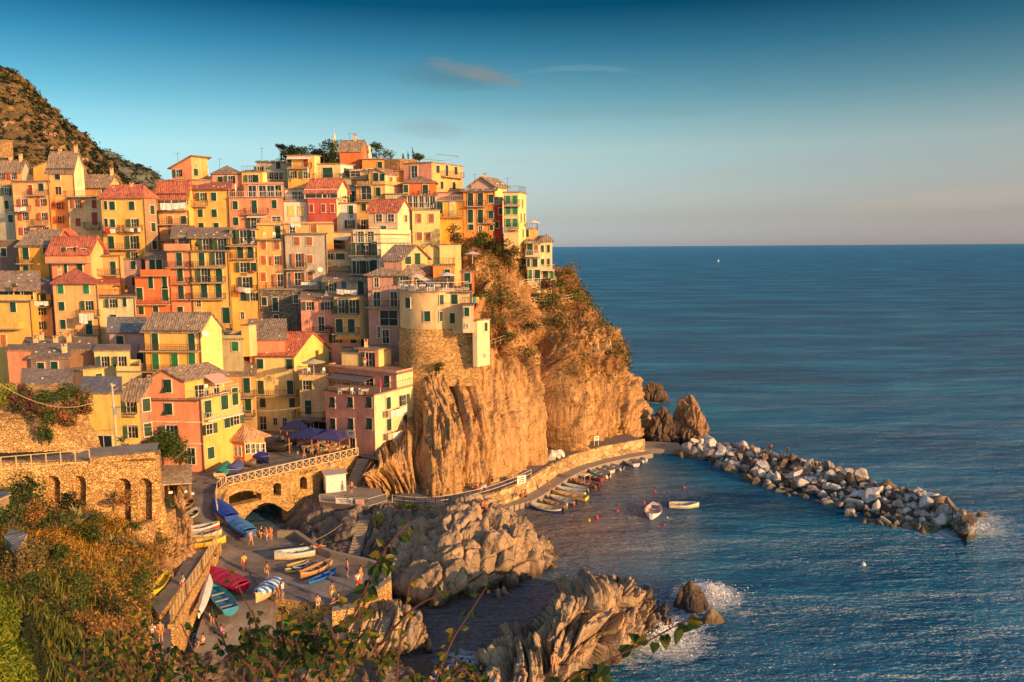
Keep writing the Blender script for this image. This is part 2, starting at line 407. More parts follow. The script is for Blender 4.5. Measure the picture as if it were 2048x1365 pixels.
def quads_mesh(name, C, NRM, size, mat, jitter=0.6, asp=0.55):
    """many small leaf quads: centres C (n,3), preferred normals NRM"""
    n = len(C); d = NRM + rng.normal(0, jitter, (n, 3)); d /= np.linalg.norm(d, axis=1, keepdims=True)
    r = rng.normal(0, 1, (n, 3)); a = np.cross(d, r); a /= np.linalg.norm(a, axis=1, keepdims=True); b = np.cross(d, a)
    sz = (size if hasattr(size, '__len__') else np.full(n, size)) * rng.uniform(0.6, 1.4, n); sz = sz[:, None]
    k = asp
    V = np.stack([C - a * sz * .5, C + b * sz * k * .5 - a * sz * .1, C + a * sz * .5, C - b * sz * k * .5 - a * sz * .1], 1).reshape(-1, 3)
    me = bpy.data.meshes.new(name); me.vertices.add(4 * n); me.vertices.foreach_set('co', V.reshape(-1).astype(np.float32))
    me.loops.add(4 * n); me.loops.foreach_set('vertex_index', np.arange(4 * n, dtype=np.int32))
    me.polygons.add(n); me.polygons.foreach_set('loop_start', np.arange(0, 4 * n, 4, dtype=np.int32)); me.polygons.foreach_set('loop_total', np.full(n, 4, np.int32))
    me.materials.append(mat); me.update(calc_edges=True); return me
# ---------------- sea ----------------
m, n, b = newmat('sea_water')
p2 = pos(n)
w1 = noise(n, pos(n, (0.055, 0.16, 0.1), (0, 0, R(8))), 1.0, 6, 0.62)
w2 = noise(n, pos(n, (0.22, 0.62, 0.4), (0, 0, R(-12))), 1.0, 5, 0.7)
w3 = noise(n, pos(n, (1.6, 2.6, 1.6), (0, 0, R(20))), 1.0, 3, 0.6)
big = noise(n, pos(n, (0.012, 0.04, 0.01), (0, 0, R(7))), 1.0, 10, 0.74)
g = ramp(n, big, [(0.38, (0.002, 0.085, 0.22)), (0.50, (0.004, 0.165, 0.37)), (0.62, (0.02, 0.30, 0.52))])
FOAM = []
def foam_spot(px, py, r, s, sx=1.0): q = G(px, py, 0); FOAM.append((q.x, q.y, r, s, sx))
foam_spot(1418, 1192, 4.8, 1.25); foam_spot(1325, 1275, 6.0, 1.25); foam_spot(1385, 1235, 4.0, .6); foam_spot(1935, 1052, 6.5, 1.0); foam_spot(1975, 1038, 5.0, .75); foam_spot(1895, 1068, 4.5, .7)
foam_spot(1800, 1065, 5.0, .22); foam_spot(1840, 1068, 5.0, .35); foam_spot(1310, 803, 3.6, .7); foam_spot(1250, 1320, 4.5, .5); foam_spot(960, 1322, 3.0, .75); foam_spot(915, 1316, 2.2, .7)
foam_spot(2020, 1085, 7.0, .3, 2); foam_spot(1480, 1225, 4.0, .35); foam_spot(1108, 1125, 1.6, .3)
fac = None
SZ = N(n, 'ShaderNodeSeparateXYZ'); n.links.new(p2, SZ.inputs[0])
for x0, y0, r0, s0, sx in FOAM:
    dx = mth(n, 'DIVIDE', mth(n, 'SUBTRACT', SZ.outputs[0], x0), r0 * sx); dy = mth(n, 'DIVIDE', mth(n, 'SUBTRACT', SZ.outputs[1], y0), r0)
    d = mth(n, 'SQRT', mth(n, 'ADD', mth(n, 'MULTIPLY', dx, dx), mth(n, 'MULTIPLY', dy, dy)))
    v = mth(n, 'MULTIPLY', mth(n, 'SUBTRACT', 1.0, d, clamp=True), s0)
    fac = v if fac is None else mth(n, 'MAXIMUM', fac, v)
fn = noise(n, pos(n, (1.0, 1.9, 1.0), (0, 0, R(25))), 0.9, 8, 0.72)
fo = ramp(n, mth(n, 'ADD', mth(n, 'MULTIPLY', fac, 0.55), mth(n, 'SUBTRACT', fn, 0.5)), [(0.16, 0.0), (0.24, 0.55), (0.40, 1.0)])
fo = mth(n, 'MULTIPLY', fo, mth(n, 'GREATER_THAN', fac, 0.001))
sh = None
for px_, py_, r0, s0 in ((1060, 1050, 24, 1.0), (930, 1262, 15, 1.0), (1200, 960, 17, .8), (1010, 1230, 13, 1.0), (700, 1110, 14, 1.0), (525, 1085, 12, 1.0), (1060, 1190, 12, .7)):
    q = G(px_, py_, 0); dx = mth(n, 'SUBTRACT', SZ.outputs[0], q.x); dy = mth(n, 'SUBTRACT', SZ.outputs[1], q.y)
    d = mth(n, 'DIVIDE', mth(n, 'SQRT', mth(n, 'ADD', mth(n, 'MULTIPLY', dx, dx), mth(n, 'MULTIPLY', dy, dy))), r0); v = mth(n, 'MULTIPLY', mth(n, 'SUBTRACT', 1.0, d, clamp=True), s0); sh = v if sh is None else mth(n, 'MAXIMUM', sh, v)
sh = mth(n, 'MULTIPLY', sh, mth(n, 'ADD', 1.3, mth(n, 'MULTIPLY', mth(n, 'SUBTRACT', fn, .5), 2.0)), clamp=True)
g = mixc(n, sh, g, (0.24, 0.215, 0.22))       # brown rock reflection painted into the water colour
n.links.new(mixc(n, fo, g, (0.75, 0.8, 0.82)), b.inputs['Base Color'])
n.links.new(mixc(n, fo, (0.13, 0.13, 0.13), (0.8, 0.8, 0.8)), b.inputs['Roughness'])
b.inputs['Specular IOR Level'].default_value = 0.0
w0 = noise(n, pos(n, (0.014, 0.05, 0.1), (0, 0, R(6))), 1.0, 3, 0.6); bp = bump(n, b, w0, 1.0, 9.0); bp = bump(n, b, w1, 1.0, 5.0, bp); bp = bump(n, b, w2, 1.0, 2.4, bp); bump(n, b, w3, 1.0, 0.3, bp)
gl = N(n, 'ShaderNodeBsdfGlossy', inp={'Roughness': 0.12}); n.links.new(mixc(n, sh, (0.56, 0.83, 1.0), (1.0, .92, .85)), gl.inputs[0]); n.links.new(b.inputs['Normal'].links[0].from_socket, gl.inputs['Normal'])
fz = N(n, 'ShaderNodeFresnel', inp={'IOR': 1.33}); n.links.new(b.inputs['Normal'].links[0].from_socket, fz.inputs['Normal'])
mx = N(n, 'ShaderNodeMixShader'); n.links.new(mth(n, 'MULTIPLY', mth(n, 'MINIMUM', fz.outputs[0], 0.86), mth(n, 'SUBTRACT', 1.0, fo)), mx.inputs[0]); n.links.new(b.outputs[0], mx.inputs[1]); n.links.new(gl.outputs[0], mx.inputs[2])
n.links.new(mx.outputs[0], n.nodes['Material Output'].inputs[0])
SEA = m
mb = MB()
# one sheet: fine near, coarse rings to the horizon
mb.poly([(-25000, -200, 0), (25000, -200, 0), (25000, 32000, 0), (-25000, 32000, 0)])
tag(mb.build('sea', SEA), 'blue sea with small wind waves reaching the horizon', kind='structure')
# ---------------- colours ----------------
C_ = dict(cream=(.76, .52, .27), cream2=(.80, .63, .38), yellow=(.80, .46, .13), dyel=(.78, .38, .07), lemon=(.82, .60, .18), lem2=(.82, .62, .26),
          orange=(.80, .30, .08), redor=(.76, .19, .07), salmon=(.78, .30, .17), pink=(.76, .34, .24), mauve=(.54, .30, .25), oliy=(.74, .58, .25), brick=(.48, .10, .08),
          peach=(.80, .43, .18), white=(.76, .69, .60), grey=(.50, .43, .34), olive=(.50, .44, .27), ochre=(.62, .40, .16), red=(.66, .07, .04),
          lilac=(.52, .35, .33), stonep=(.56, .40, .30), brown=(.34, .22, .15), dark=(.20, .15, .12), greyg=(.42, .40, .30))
SLATE = (.27, .205, .16); SLATE2 = (.19, .185, .20); RED = (.42, .13, .085); BRN = (.30, .19, .13)
SH = dict(g=(.010, .062, .034), G=(.02, .20, .07), k=(.012, .05, .034), b=(.36, .13, .05), r=(.34, .05, .025), o=(.62, .20, .04), y=(.7, .62, .25), w=(.02, .03, .04), u=(.04, .12, .22))
TRIM = plain((.78, .66, .50), .7); RAIL = plain((.10, .08, .07), .5, name='painted_iron'); CONC = plain((.42, .34, .26), .85)
WRAIL = plain((.75, .68, .58), .5, name='white_paint')
GUT = plain((.12, .09, .08), .6)

WM = {}
def win_mesh(kind, w, h, sh):
    """local frame: x along wall, z up (origin bottom centre), outward = -y. returns (window mesh, [(shutter mesh, x, rz)])"""
    key = (kind, round(w, 2), round(h, 2), sh)
    if key in WM: return WM[key]
    mb = MB(); t = 0.09
    for sx in (-1, 1): mb.box((sx * (w / 2 + t / 2), -0.015, h / 2), t, 0.13, h, 0)
    mb.box((0, -0.015, h + t / 2), w + 2 * t, 0.13, t, 0); mb.box((0, -0.05, -t / 2), w + 2.6 * t, 0.24, t, 0)
    mb.poly([(-w / 2, -0.012, 0), (w / 2, -0.012, 0), (w / 2, -0.012, h), (-w / 2, -0.012, h)], 1)
    if kind in 'onOD':
        for x in (-w / 2 + .04, 0, w / 2 - .04): mb.box((x, -0.03, h / 2), .05, .03, h, 2)
        mb.box((0, -0.03, h - .03), w, .03, .06, 2); mb.box((0, -0.03, h * .45), w, .03, .04, 2)
    me = mb.mesh('window', [TRIM, glass_mat(), WRAIL]); sm = []
    mt = shutter_mat(SH[sh])
    if kind in 'cd':
        m2 = MB()
        for sx in (-1, 1): m2.box((sx * (w / 4 + .004), -0.07, h / 2), w / 2 - .016, .05, h - .02, 0)
        sm = [(m2.mesh('shutter', [mt]), 0.0)]
    elif kind == 'p':      # hinged open at the bottom
        m2 = MB()
        m2.hexa([(-w / 2, -.07, h * .45), (0, -.07, h * .45), (0, -.12, h * .45), (-w / 2, -.12, h * .45)], [(-w / 2, -.07, h), (0, -.07, h), (0, -.12, h), (-w / 2, -.12, h)])
        m2.box((w / 4, -.07, h / 2), w / 2 - .02, .05, h)
        m2.hexa([(-w / 2, -.42, .02), (-.02, -.42, .02), (-.02, -.37, .02), (-w / 2, -.37, .02)], [(-w / 2, -.09, h * .48), (-.02, -.09, h * .48), (-.02, -.04, h * .48), (-w / 2, -.04, h * .48)])
        sm = [(m2.mesh('shutter', [mt]), 0.0)]
    elif kind in 'oO':
        for s in (-1, 1):
            m2 = MB(); a = .22
            x0, x1 = w / 2 + .04, w / 2 + .04 + w / 2
            q = [(x0, -.05), (x1, -.05 - a), (x1, -.10 - a), (x0, -.10)]
            q = [(s * x, y) for x, y in q]
            if s > 0: q = q[::-1]
            m2.hexa([(x, y, .01) for x, y in q][::-1], [(x, y, h - .01) for x, y in q][::-1]); sm.append((m2.mesh('shutter', [mt]), 0.0))
    WM[key] = (me, sm); return WM[key]
RM = {}
def railing_mb(mb, p, q, h=1.0, step=.35, th=.035, m=0):
    p, q = Vector(p), Vector(q); L = (q - p).length; u = Vector((0, 0, 1)); k = max(1, round(L / step))
    mb.bar(p + u * h, q + u * h, .06, .05, m); mb.bar(p + u * .1, q + u * .1, .04, .04, m)
    for i in range(k + 1):
        a = p + (q - p) * (i / k); mb.bar(a, a + u * h, th, th, m)

HOUSES = []
def house(label, x0, xm, x1, yt, yb, d, a=4, b=None, col='cream', scol=None, roof='flat', rc=SLATE, rh=1.6, dep=7.0, w=(), bal=(), chim=0, par=0,
          cat='house', ext=6.0, name='house', mat=None, smat=None, bands=(), pipe=False, over=.35, group='houses of the village', ws=1.0, awn=(), rail=None):
    a = R(a); b = a if b is None else R(b)
    C = P(xm, yt, d); zt = C.z; zb = P(xm, yb, d).z
    if x1 is None: b = math.atan2(C.x, C.y) + R(1.0)     # side wall runs straight back, out of sight
    u = Vector((-math.cos(a), math.sin(a), 0)); v = Vector((math.sin(b), math.cos(b), 0))
    def solve(px, dirv):
        r = ray(px, yt); t = r.x / r.y; return (t * C.y - C.x) / (dirv.x - t * dirv.y)
    wd = solve(x0, u); wd = abs(wd)
    if x1 is not None: dep = min(max(1.0, solve(x1, v)), 16)
    base = Vector((C.x, C.y, zb)); e = empty(name, base, label, cat, group)
    L = u * wd; Bv = v * dep; H = zt - zb
    def pt(s, t, z): return L * (1 - s) + Bv * t + Vector((0, 0, z))
    if mat is None: mat = plaster(C_[col])
    if smat is None: smat = plaster(C_[scol]) if scol else mat
    z0 = -ext; mb = MB()
    hh = {'F': [(0, 0, 0), (1, 0, 0), (1, .5, rh), (1, 1, 0), (0, 1, 0), (0, .5, rh)], 'S': [(0, 0, 0), (.5, 0, rh), (1, 0, 0), (1, 1, 0), (.5, 1, rh), (0, 1, 0)],
          'shed': [(0, 0, 0), (1, 0, 0), (1, 1, rh), (0, 1, rh)], 'shedR': [(0, 0, 0), (1, 0, rh), (1, 1, rh), (0, 1, 0)], 'shedL': [(0, 0, rh), (1, 0, 0), (1, 1, 0), (0, 1, rh)]}
    prof = hh.get(roof, [(0, 0, 0), (1, 0, 0), (1, 1, 0), (0, 1, 0)])
    bt = [pt(s, t, z0) for s, t, z in prof]; tp = [pt(s, t, H + z) for s, t, z in prof]
    ms = []
    for i, (s, t, z) in enumerate(prof):
        s2, t2, _ = prof[(i + 1) % len(prof)]; ms.append(1 if (s == 1 and s2 == 1) else 0)
    mb.hexa(bt, tp, 0, ms)
    mb.build('wall', [mat, smat], e)
    ox = over / max(wd, 1); oy = over / max(dep, 1); th = Vector((0, 0, .18)); rb = MB()
    def slab(poly, m=0):
        q = [pt(s, t, H + z + .02) for s, t, z in poly]; rb.hexa(q, [p + th for p in q], m)
    k = lambda r_, ext_, half: r_ * (-ext_ / half)
    if roof == 'F':
        zz = -rh * oy / .5
        slab([(-ox, -oy, zz), (1 + ox, -oy, zz), (1 + ox, .5, rh), (-ox, .5, rh)]); slab([(-ox, .5, rh), (1 + ox, .5, rh), (1 + ox, 1 + oy, zz), (-ox, 1 + oy, zz)])
        for i in range(max(3, int(wd / .45))):
            s = -ox + (1 + 2 * ox) * (i + .5) / max(3, int(wd / .45)); rb.box(tuple(pt(s, .5, H + rh + .2)), .28, .34, .14)
    elif roof == 'S':
        zz = -rh * ox / .5
        slab([(-ox, -oy, zz), (.5, -oy, rh), (.5, 1 + oy, rh), (-ox, 1 + oy, zz)]); slab([(.5, -oy, rh), (1 + ox, -oy, zz), (1 + ox, 1 + oy, zz), (.5, 1 + oy, rh)])
    elif roof == 'hip':
        r = min(.5, .5 * dep / wd) if wd > dep else .5; t = .5 if wd >= dep else .5 * wd / dep
        A, Bq, Cq, Dq = (-ox, -oy, 0), (1 + ox, -oy, 0), (1 + ox, 1 + oy, 0), (-ox, 1 + oy, 0); R1, R2 = ((r, .5, rh), (1 - r, .5, rh)) if wd >= dep else ((.5, t, rh), (.5, 1 - t, rh))
        for f in (([A, Bq, R2, R1], [Bq, Cq, R2], [Cq, Dq, R1, R2], [Dq, A, R1]) if wd >= dep else ([A, Bq, R1], [Bq, Cq, R2, R1], [Cq, Dq, R2], [Dq, A, R1, R2])):
            slab(f)
    elif roof in ('shed', 'shedR', 'shedL'):
        g = {'shed': lambda s, t: rh * t, 'shedR': lambda s, t: rh * s, 'shedL': lambda s, t: rh * (1 - s)}[roof]
        slab([(s, t, g(s, t)) for s, t in ((-ox, -oy), (1 + ox, -oy), (1 + ox, 1 + oy), (-ox, 1 + oy))])
    else:
        slab([(s, t, 0) for s, t in ((-ox * .5, -oy * .5), (1 + ox * .5, -oy * .5), (1 + ox * .5, 1 + oy * .5), (-ox * .5, 1 + oy * .5))])
        if par:
            tw, td = .2 / wd, .2 / dep
            for q in ([(0, 0), (1, 0), (1, td), (0, td)], [(1 - tw, td), (1, td), (1, 1 - td), (1 - tw, 1 - td)], [(0, 1 - td), (1, 1 - td), (1, 1), (0, 1)], [(0, td), (tw, td), (tw, 1 - td), (0, 1 - td)]):
                qq = [pt(s, t, H + .19) for s, t in q]; rb.hexa(qq, [p + Vector((0, 0, par)) for p in qq], 1)
    if roof != 'flat':
        for i in range(int(wd * dep / 9)):     # loose stones weighing the tiles down
            s, t = random.uniform(.05, .95), random.uniform(.02, .48)
            z = {'F': rh * t / .5, 'S': rh * min(s, 1 - s) / .5, 'hip': rh * min(t / .5, s / .5 * wd / dep if wd >= dep else s / .5, (1 - s) / .5 * wd / dep if wd >= dep else 1), 'shed': rh * t, 'shedR': rh * s, 'shedL': rh * (1 - s)}[roof]
            if roof == 'hip' and wd < dep: continue
            rb.box(tuple(pt(s, t, H + z + .25)), .26, .2, .12, 2, random.uniform(0, 3))
    ro = rb.build('roof', [roof_mat(rc), mat, TRIM], e)
    for i in range(chim if isinstance(chim, int) else len(chim)):
        s, t = (random.uniform(.15, .85), random.uniform(.35, .7)) if isinstance(chim, int) else chim[i]
        z = {'F': rh * (1 - abs(t - .5) * 2), 'shed': rh * t}.get(roof, 0 if roof == 'flat' else rh * .6)
        c = MB(); q = pt(s, t, H + z - .1); c.box(tuple(q), .5, .45, 1.2, 0, base=True); c.box((q.x, q.y, q.z + 1.2), .66, .6, .08, 1, base=True)
        for sx in (-.2, .2): c.box((q.x + sx, q.y, q.z + 1.28), .1, .5, .2, 0, base=True)
        c.box((q.x, q.y, q.z + 1.48), .7, .64, .07, 1, base=True)
        c.build('chimney', [plaster(C_['cream']), roof_mat(SLATE)], ro)
    # faces
    nf = Vector((-math.sin(a), -math.cos(a), 0)); ns = Vector((math.cos(b), -math.sin(b), 0))
    def hit(face, px, py):
        nrm = nf if face == 'f' else ns; r = ray(px, py); o = Vector((0, 0, HC)); k = (C - o).dot(nrm) / r.dot(nrm); return o + r * k
    frz = {'f': -a, 's': math.pi / 2 - b}
    for it in w:
        face, kind, sh, cols, rows = it[:5]
        ww, wh = {'c': (.95, 1.5), 'o': (.95, 1.45), 'd': (1.05, 2.3), 'O': (1.1, 2.3), 'D': (1.1, 2.3), 'n': (.75, 1.15), 't': (.42, .7), 'p': (1.0, 1.6), 'L': (2.4, 2.2), 'v': (.55, 1.45)}[kind]
        if len(it) > 5: ww, wh = it[5]
        ww *= ws; wh *= ws; jw, jh = random.choice((.92, .96, 1, 1.05)), random.choice((.94, 1, 1.04)); ww *= jw; wh *= jh
        nrm = nf if face == 'f' else ns
        for j, ry in enumerate(rows):
            for cxp in cols:
                ref = hit(face, cxp, rows[0]); cc = hit(face, xm if face == 'f' else xm + 3, ry)
                q = Vector((ref.x, ref.y, ref.z if len(rows) == 1 else (P(xm, ry, d).z if face == 'f' else P(xm, ry, d).z)))
                if len(rows) == 1 or face == 's': q.z = hit(face, cxp, ry).z
                kk = {'L': 'n', 'v': 'c', 't': 'n'}.get(kind, kind)
                me, sm = win_mesh(kk, ww, wh, sh)
                loc = q - base - Vector((0, 0, wh / 2)) + nrm * .05
                nmw = 'door' if kind in 'dD' and wh > 1.9 else 'window'
                o = put(nmw, me, e, loc, frz[face])
                for s_, _ in sm: put('shutter', s_, o)
    for it in bal:
        face, xa, xb, py = it[:4]; prj = it[4] if len(it) > 4 else 1.0; st = it[5] if len(it) > 5 else 'i'
        nrm = nf if face == 'f' else ns; pa = hit(face, xa, py); pb = hit(face, xb, py); z = (pa.z + pb.z) / 2; pa.z = pb.z = z; pa -= base; pb -= base
        tdir = (pb - pa).normalized(); m2 = MB(); q = [pa + nrm * .03, pa + nrm * prj, pb + nrm * prj, pb + nrm * .03]
        if tdir.cross(nrm).z < 0: q = q[::-1]
        q = q[::-1]
        if (q[1] - q[0]).cross(q[2] - q[1]).z < 0: q = q[::-1]
        m2.hexa([p - Vector((0, 0, .16)) for p in q], q)
        for f_ in (.12, .5, .88):
            c0 = pa + (pb - pa) * f_; m2.bar(c0 - Vector((0, 0, .2)) + nrm * prj * .75, c0 - Vector((0, 0, .45)) + nrm * .03, .1)
        bo = m2.build('balcony', [CONC if st != 'w' else TRIM], e); m3 = MB()
        p1, p2, p3, p4 = pa + nrm * .05, pa + nrm * (prj - .06), pb + nrm * (prj - .06), pb + nrm * .05
        if st == 's':
            for A1, B1 in ((p1, p2), (p2, p3), (p3, p4)): m3.bar(A1 + Vector((0, 0, .5)), B1 + Vector((0, 0, .5)), .1, .96)
            m3.build('parapet', [mat], bo)
        else:
            for A1, B1 in ((p1, p2), (p2, p3), (p3, p4)):
                if (B1 - A1).length > .3: railing_mb(m3, A1, B1, 1.0, .3, .04)
            m3.build('railing', [RAIL if st == 'i' else WRAIL], bo)
    for yy in bands:
        z = P(xm, yy, d).z - zb; m2 = MB(); m2.bar(pt(0, 0, z) + nf * .03, pt(1, 0, z) + nf * .03 + ns * .03, .12, .16); m2.build('cornice', [TRIM], e)
    if pipe:
        m2 = MB()
        for s in ((.985,) if pipe == 1 else (.985, .015)):
            q = pt(s, 0, 0) + nf * .1; m2.tube([q + Vector((0, 0, H)), q + Vector((0, 0, -ext + .1))], .06, 5)
        m2.bar(pt(0, 0, H - .05) + nf * (over + .05), pt(1, 0, H - .05) + nf * (over + .05), .12); m2.build('drainpipe', [GUT], e)
    if rail:   # railing round a flat roof
        m2 = MB(); zr = Vector((0, 0, .2)); A1, B1, C1 = pt(0.01, .01, H) + zr, pt(.99, .01, H) + zr, pt(.99, .98, H) + zr
        railing_mb(m2, A1, B1, 1.0, .4); railing_mb(m2, B1, C1, 1.0, .4); m2.build('railing', [RAIL if rail == 1 else WRAIL], e)
    for it in awn:      # folding awnings (part of the house): face, xa, xb, py, projection, colour
        face, xa, xb, py, prj, cl = it; nrm = nf if face == 'f' else ns; pa = hit(face, xa, py) - base; pb = hit(face, xb, py) - base; pb.z = pa.z
        m2 = MB(); dn = Vector((0, 0, -prj * .38)); q = [pa + nrm * .08, pb + nrm * .08, pb + nrm * prj + dn, pa + nrm * prj + dn]
        m2.hexa(q, [p + Vector((0, 0, .05)) for p in q]); m2.bar(q[2], q[3], .1, .22)
        for s in (0, 1): m2.bar((pa, pb)[s] + nrm * .1 - Vector((0, 0, .8)), q[3 - s] + Vector((0, 0, 0)), .05)
        m2.build('awning', [plain(cl, .8, name='awning_cloth')], e)
    HOUSES.append((e, wd, dep, H)); return e
# ---------------- the village, upper left ----------------
WARM = 'w'
g_, k_, b_, r_ = 'g', 'k', 'b', 'r'
house('peach house at the far left edge with grey roof lights in its slate roof', -30, 43, 58, 339, 372, 158, 4, 30, 'peach', 'greyg', 'F', SLATE, 1.6, w=[('f', 'o', r_, [4, 27], [352])], chim=[(.9, .5), (.6, .6)])
house('grey green shaded house below the peach house at the left edge', -30, 25, None, 373, 480, 152, 3, None, 'greyg', w=[('f', 'o', k_, [14], [384]), ('f', 'c', g_, [14], [410]), ('f', 'c', g_, [22], [438])], rail=1)  # cream wall greyed, its shade put into the plaster colour
house('cream house with red shutters and a washing balcony near the left edge', 24, 98, None, 363, 478, 149, 4, None, 'peach', w=[('f', 'd', r_, [62], [381], (.8, 1.9)), ('f', 'c', k_, [83], [375]), ('f', 'o', r_, [48, 86], [405, 433, 462])], bal=[('f', 27, 63, 423), ('f', 68, 97, 450), ('f', 60, 96, 391)], bands=[393], pipe=1)
house('tall cream house with paired narrow windows and a slate gable roof', 95, 147, 167, 337, 480, 153, 3, 34, 'peach', 'cream2', 'F', SLATE, 3.0, w=[('f', 'v', 'w', [113, 118], [352]), ('f', 'v', 'w', [115, 121], [382]), ('f', 'o', r_, [118], [412]), ('f', 'o', r_, [120], [440])], pipe=2, chim=[(.3, .6), (.95, .5)])
house('small yellow house with a sloping top tucked behind the tall cream house', 66, 99, None, 335, 372, 168, 4, None, 'yellow', roof='shedR', rh=1.2)
house('peach attic house with a shaded veranda left of the red roofed yellow house', 150, 216, 238, 367, 396, 157, 3, 30, 'peach', 'peach', 'F', SLATE, 1.6, w=[('f', 'D', k_, [163], [380]), ('f', 'n', 'w', [209], [377], (1.3, 1.6)), ('s', 't', 'w', [227, 234], [376])], chim=[(.97, .5)], over=.7)
house('cream grey house with closed brown shutters under a railed terrace', 134, 203, None, 395, 502, 150, 3, None, 'cream', w=[('f', 'o', r_, [155], [408]), ('f', 'c', r_, [189], [409]), ('f', 'c', r_, [157], [445]), ('f', 'd', r_, [190], [438])], bal=[('f', 133, 202, 394, 1.2), ('f', 172, 203, 456)], pipe=2)
house('yellow orange house with a red hipped roof and two rows of balconies', 200, 289, 312, 397, 560, 143, 3, 30, 'yellow', 'brown', 'hip', RED, 2.3, w=[('f', 'v', k_, [212], [411]), ('f', 'c', g_, [225, 264], [412]), ('f', 'v', k_, [213], [446]), ('f', 'c', g_, [226], [447]), ('f', 'o', g_, [268], [446]), ('f', 'd', g_, [223], [485]), ('f', 'O', g_, [267], [485]), ('f', 'o', g_, [267], [513]), ('s', 'c', k_, [304], [420, 455, 490])], bal=[('f', 206, 240, 462), ('f', 248, 286, 462), ('f', 205, 281, 499)], pipe=2, chim=[(.6, .5)])
house('stone house with deep shade in its dark colour at the left edge', -30, 36, None, 482, 560, 142, 3, None, 'dark', w=[('f', 'c', k_, [8], [505])])  # shade of this strip put into the dark plaster
house('orange yellow house with a lean slate roof and tall green balcony door', 36, 97, 124, 491, 556, 137, 5, 34, 'dyel', 'ochre', 'shed', SLATE, 2.2, w=[('f', 'd', g_, [52], [507]), ('f', 'c', g_, [92], [505]), ('f', 'c', g_, [53], [541])], bal=[('f', 39, 66, 527)], pipe=1)
house('small red orange turret of a house above the orange yellow one', 118, 142, 152, 471, 505, 142, 3, 30, 'redor', 'redor', 'S', RED, 1.0)
house('salmon house with a red gable roof and long solid balcony', 101, 180, 206, 499, 562, 134, 4, 34, 'salmon', 'peach', 'F', RED, 2.0, w=[('f', 't', 'w', [112], [509]), ('f', 'O', k_, [141], [510]), ('f', 'c', k_, [168], [507]), ('f', 'c', g_, [160], [537]), ('f', 'v', g_, [132], [538])], bal=[('f', 99, 181, 525, 1.1, 's')], over=.6)
house('low peach block with a roof terrace right of the salmon house', 182, 240, 244, 512, 562, 135.5, 3, None, 'peach', w=[('f', 'd', g_, [227], [537])], bal=[('f', 190, 240, 550)], pipe=1)
house('shaded lilac house between the peach block and the orange tower', 243, 282, None, 520, 592, 139, 3, None, 'lilac', w=[('f', 'c', g_, [267], [531]), ('f', 'c', g_, [245, 270], [563])])
house('low mauve house with two green doors and a flat slate roof', 290, 334, None, 517, 548, 137, 3, None, 'mauve', w=[('f', 'd', g_, [305, 319], [532])], roof='shed', rh=1.0)
house('large cream house with a patched red hipped roof and hanging washing', 104, 195, None, 568, 692, 127, 3, None, 'peach', roof='hip', rc=RED, rh=2.2, w=[('f', 'c', 'G', [122, 173], [578]), ('f', 'c', g_, [124], [613]), ('f', 'c', g_, [127], [649]), ('f', 'o', g_, [177], [611]), ('f', 'd', g_, [179], [655]), ('f', 'd', g_, [181], [686])], bal=[('f', 155, 202, 671), ('f', 160, 202, 632, .8)], pipe=2, dep=9, chim=1)
house('cream wing with a planted roof terrace right of the large cream house', 195, 270, None, 595, 692, 127.6, 3, None, 'cream2', w=[('f', 'o', g_, [225], [607]), ('f', 'c', g_, [250], [605], (.6, 1.5)), ('f', 'd', g_, [228], [644])], rail=1, pipe=1)
house('small red tiled attic above the planted roof terrace', 196, 236, None, 568, 600, 132, 3, None, 'peach', roof='shed', rc=RED, rh=1.2)
house('narrow house with two open shuttered windows under a blue grey lean roof', 64, 103, None, 587, 692, 130, 3, None, 'peach', roof='shed', rc=SLATE2, rh=2.0, w=[('f', 'c', g_, [73, 88], [595]), ('f', 'o', g_, [82], [622]), ('f', 'o', g_, [83], [651]), ('f', 'n', 'w', [72, 90], [678])], bal=[('f', 63, 103, 613)], pipe=1)
house('open loggia under a broad slate roof above the yellow wall at left', -30, 72, None, 576, 603, 128.5, 3, None, 'yellow', roof='F', rc=SLATE, rh=2.4, w=[('f', 'L', 'w', [18], [589], (4.0, 1.6)), ('f', 'L', 'w', [48], [590], (3.2, 1.6))], over=.8)
house('yellow house with a terrace wall of white planters at the left edge', -30, 62, None, 603, 705, 126.5, 3, None, 'yellow', w=[('f', 'c', g_, [27], [615]), ('f', 'c', 'o', [8], [682], (.9, 1.9))], bal=[('f', -10, 47, 656, 1.4, 's')], pipe=1, par=.8)
# ---------------- low roofs above the flowered wall ----------------
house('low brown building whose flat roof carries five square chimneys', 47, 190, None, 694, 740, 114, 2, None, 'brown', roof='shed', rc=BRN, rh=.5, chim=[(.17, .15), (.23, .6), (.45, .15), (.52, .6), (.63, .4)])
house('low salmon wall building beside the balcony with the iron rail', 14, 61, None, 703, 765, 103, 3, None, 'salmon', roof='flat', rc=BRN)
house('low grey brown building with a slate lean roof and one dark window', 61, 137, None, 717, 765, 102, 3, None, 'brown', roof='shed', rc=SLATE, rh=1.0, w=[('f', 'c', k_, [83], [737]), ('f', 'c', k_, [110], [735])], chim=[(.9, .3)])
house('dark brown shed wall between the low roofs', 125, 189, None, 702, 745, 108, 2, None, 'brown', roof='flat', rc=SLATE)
house('yellow sided small block with a green window under a concrete roof', 138, 166, 208, 742, 790, 97, 20, 38, 'brown', 'yellow', 'flat', SLATE, w=[('s', 'c', g_, [197], [757], (.8, 1.3))], over=.5)  # brown front carries the shaded face in its colour
house('pale lemon house with three open green shutters beside the low roofs', 188, 258, None, 703, 790, 106, 2, None, 'lem2', roof='flat', rc=SLATE, w=[('f', 'o', k_, [209, 243], [723], (.8, 1.4))], over=.4)
house('cream parapet block in front of the mauve house', 233, 281, None, 745, 800, 103, 2, None, 'lem2', par=.6)
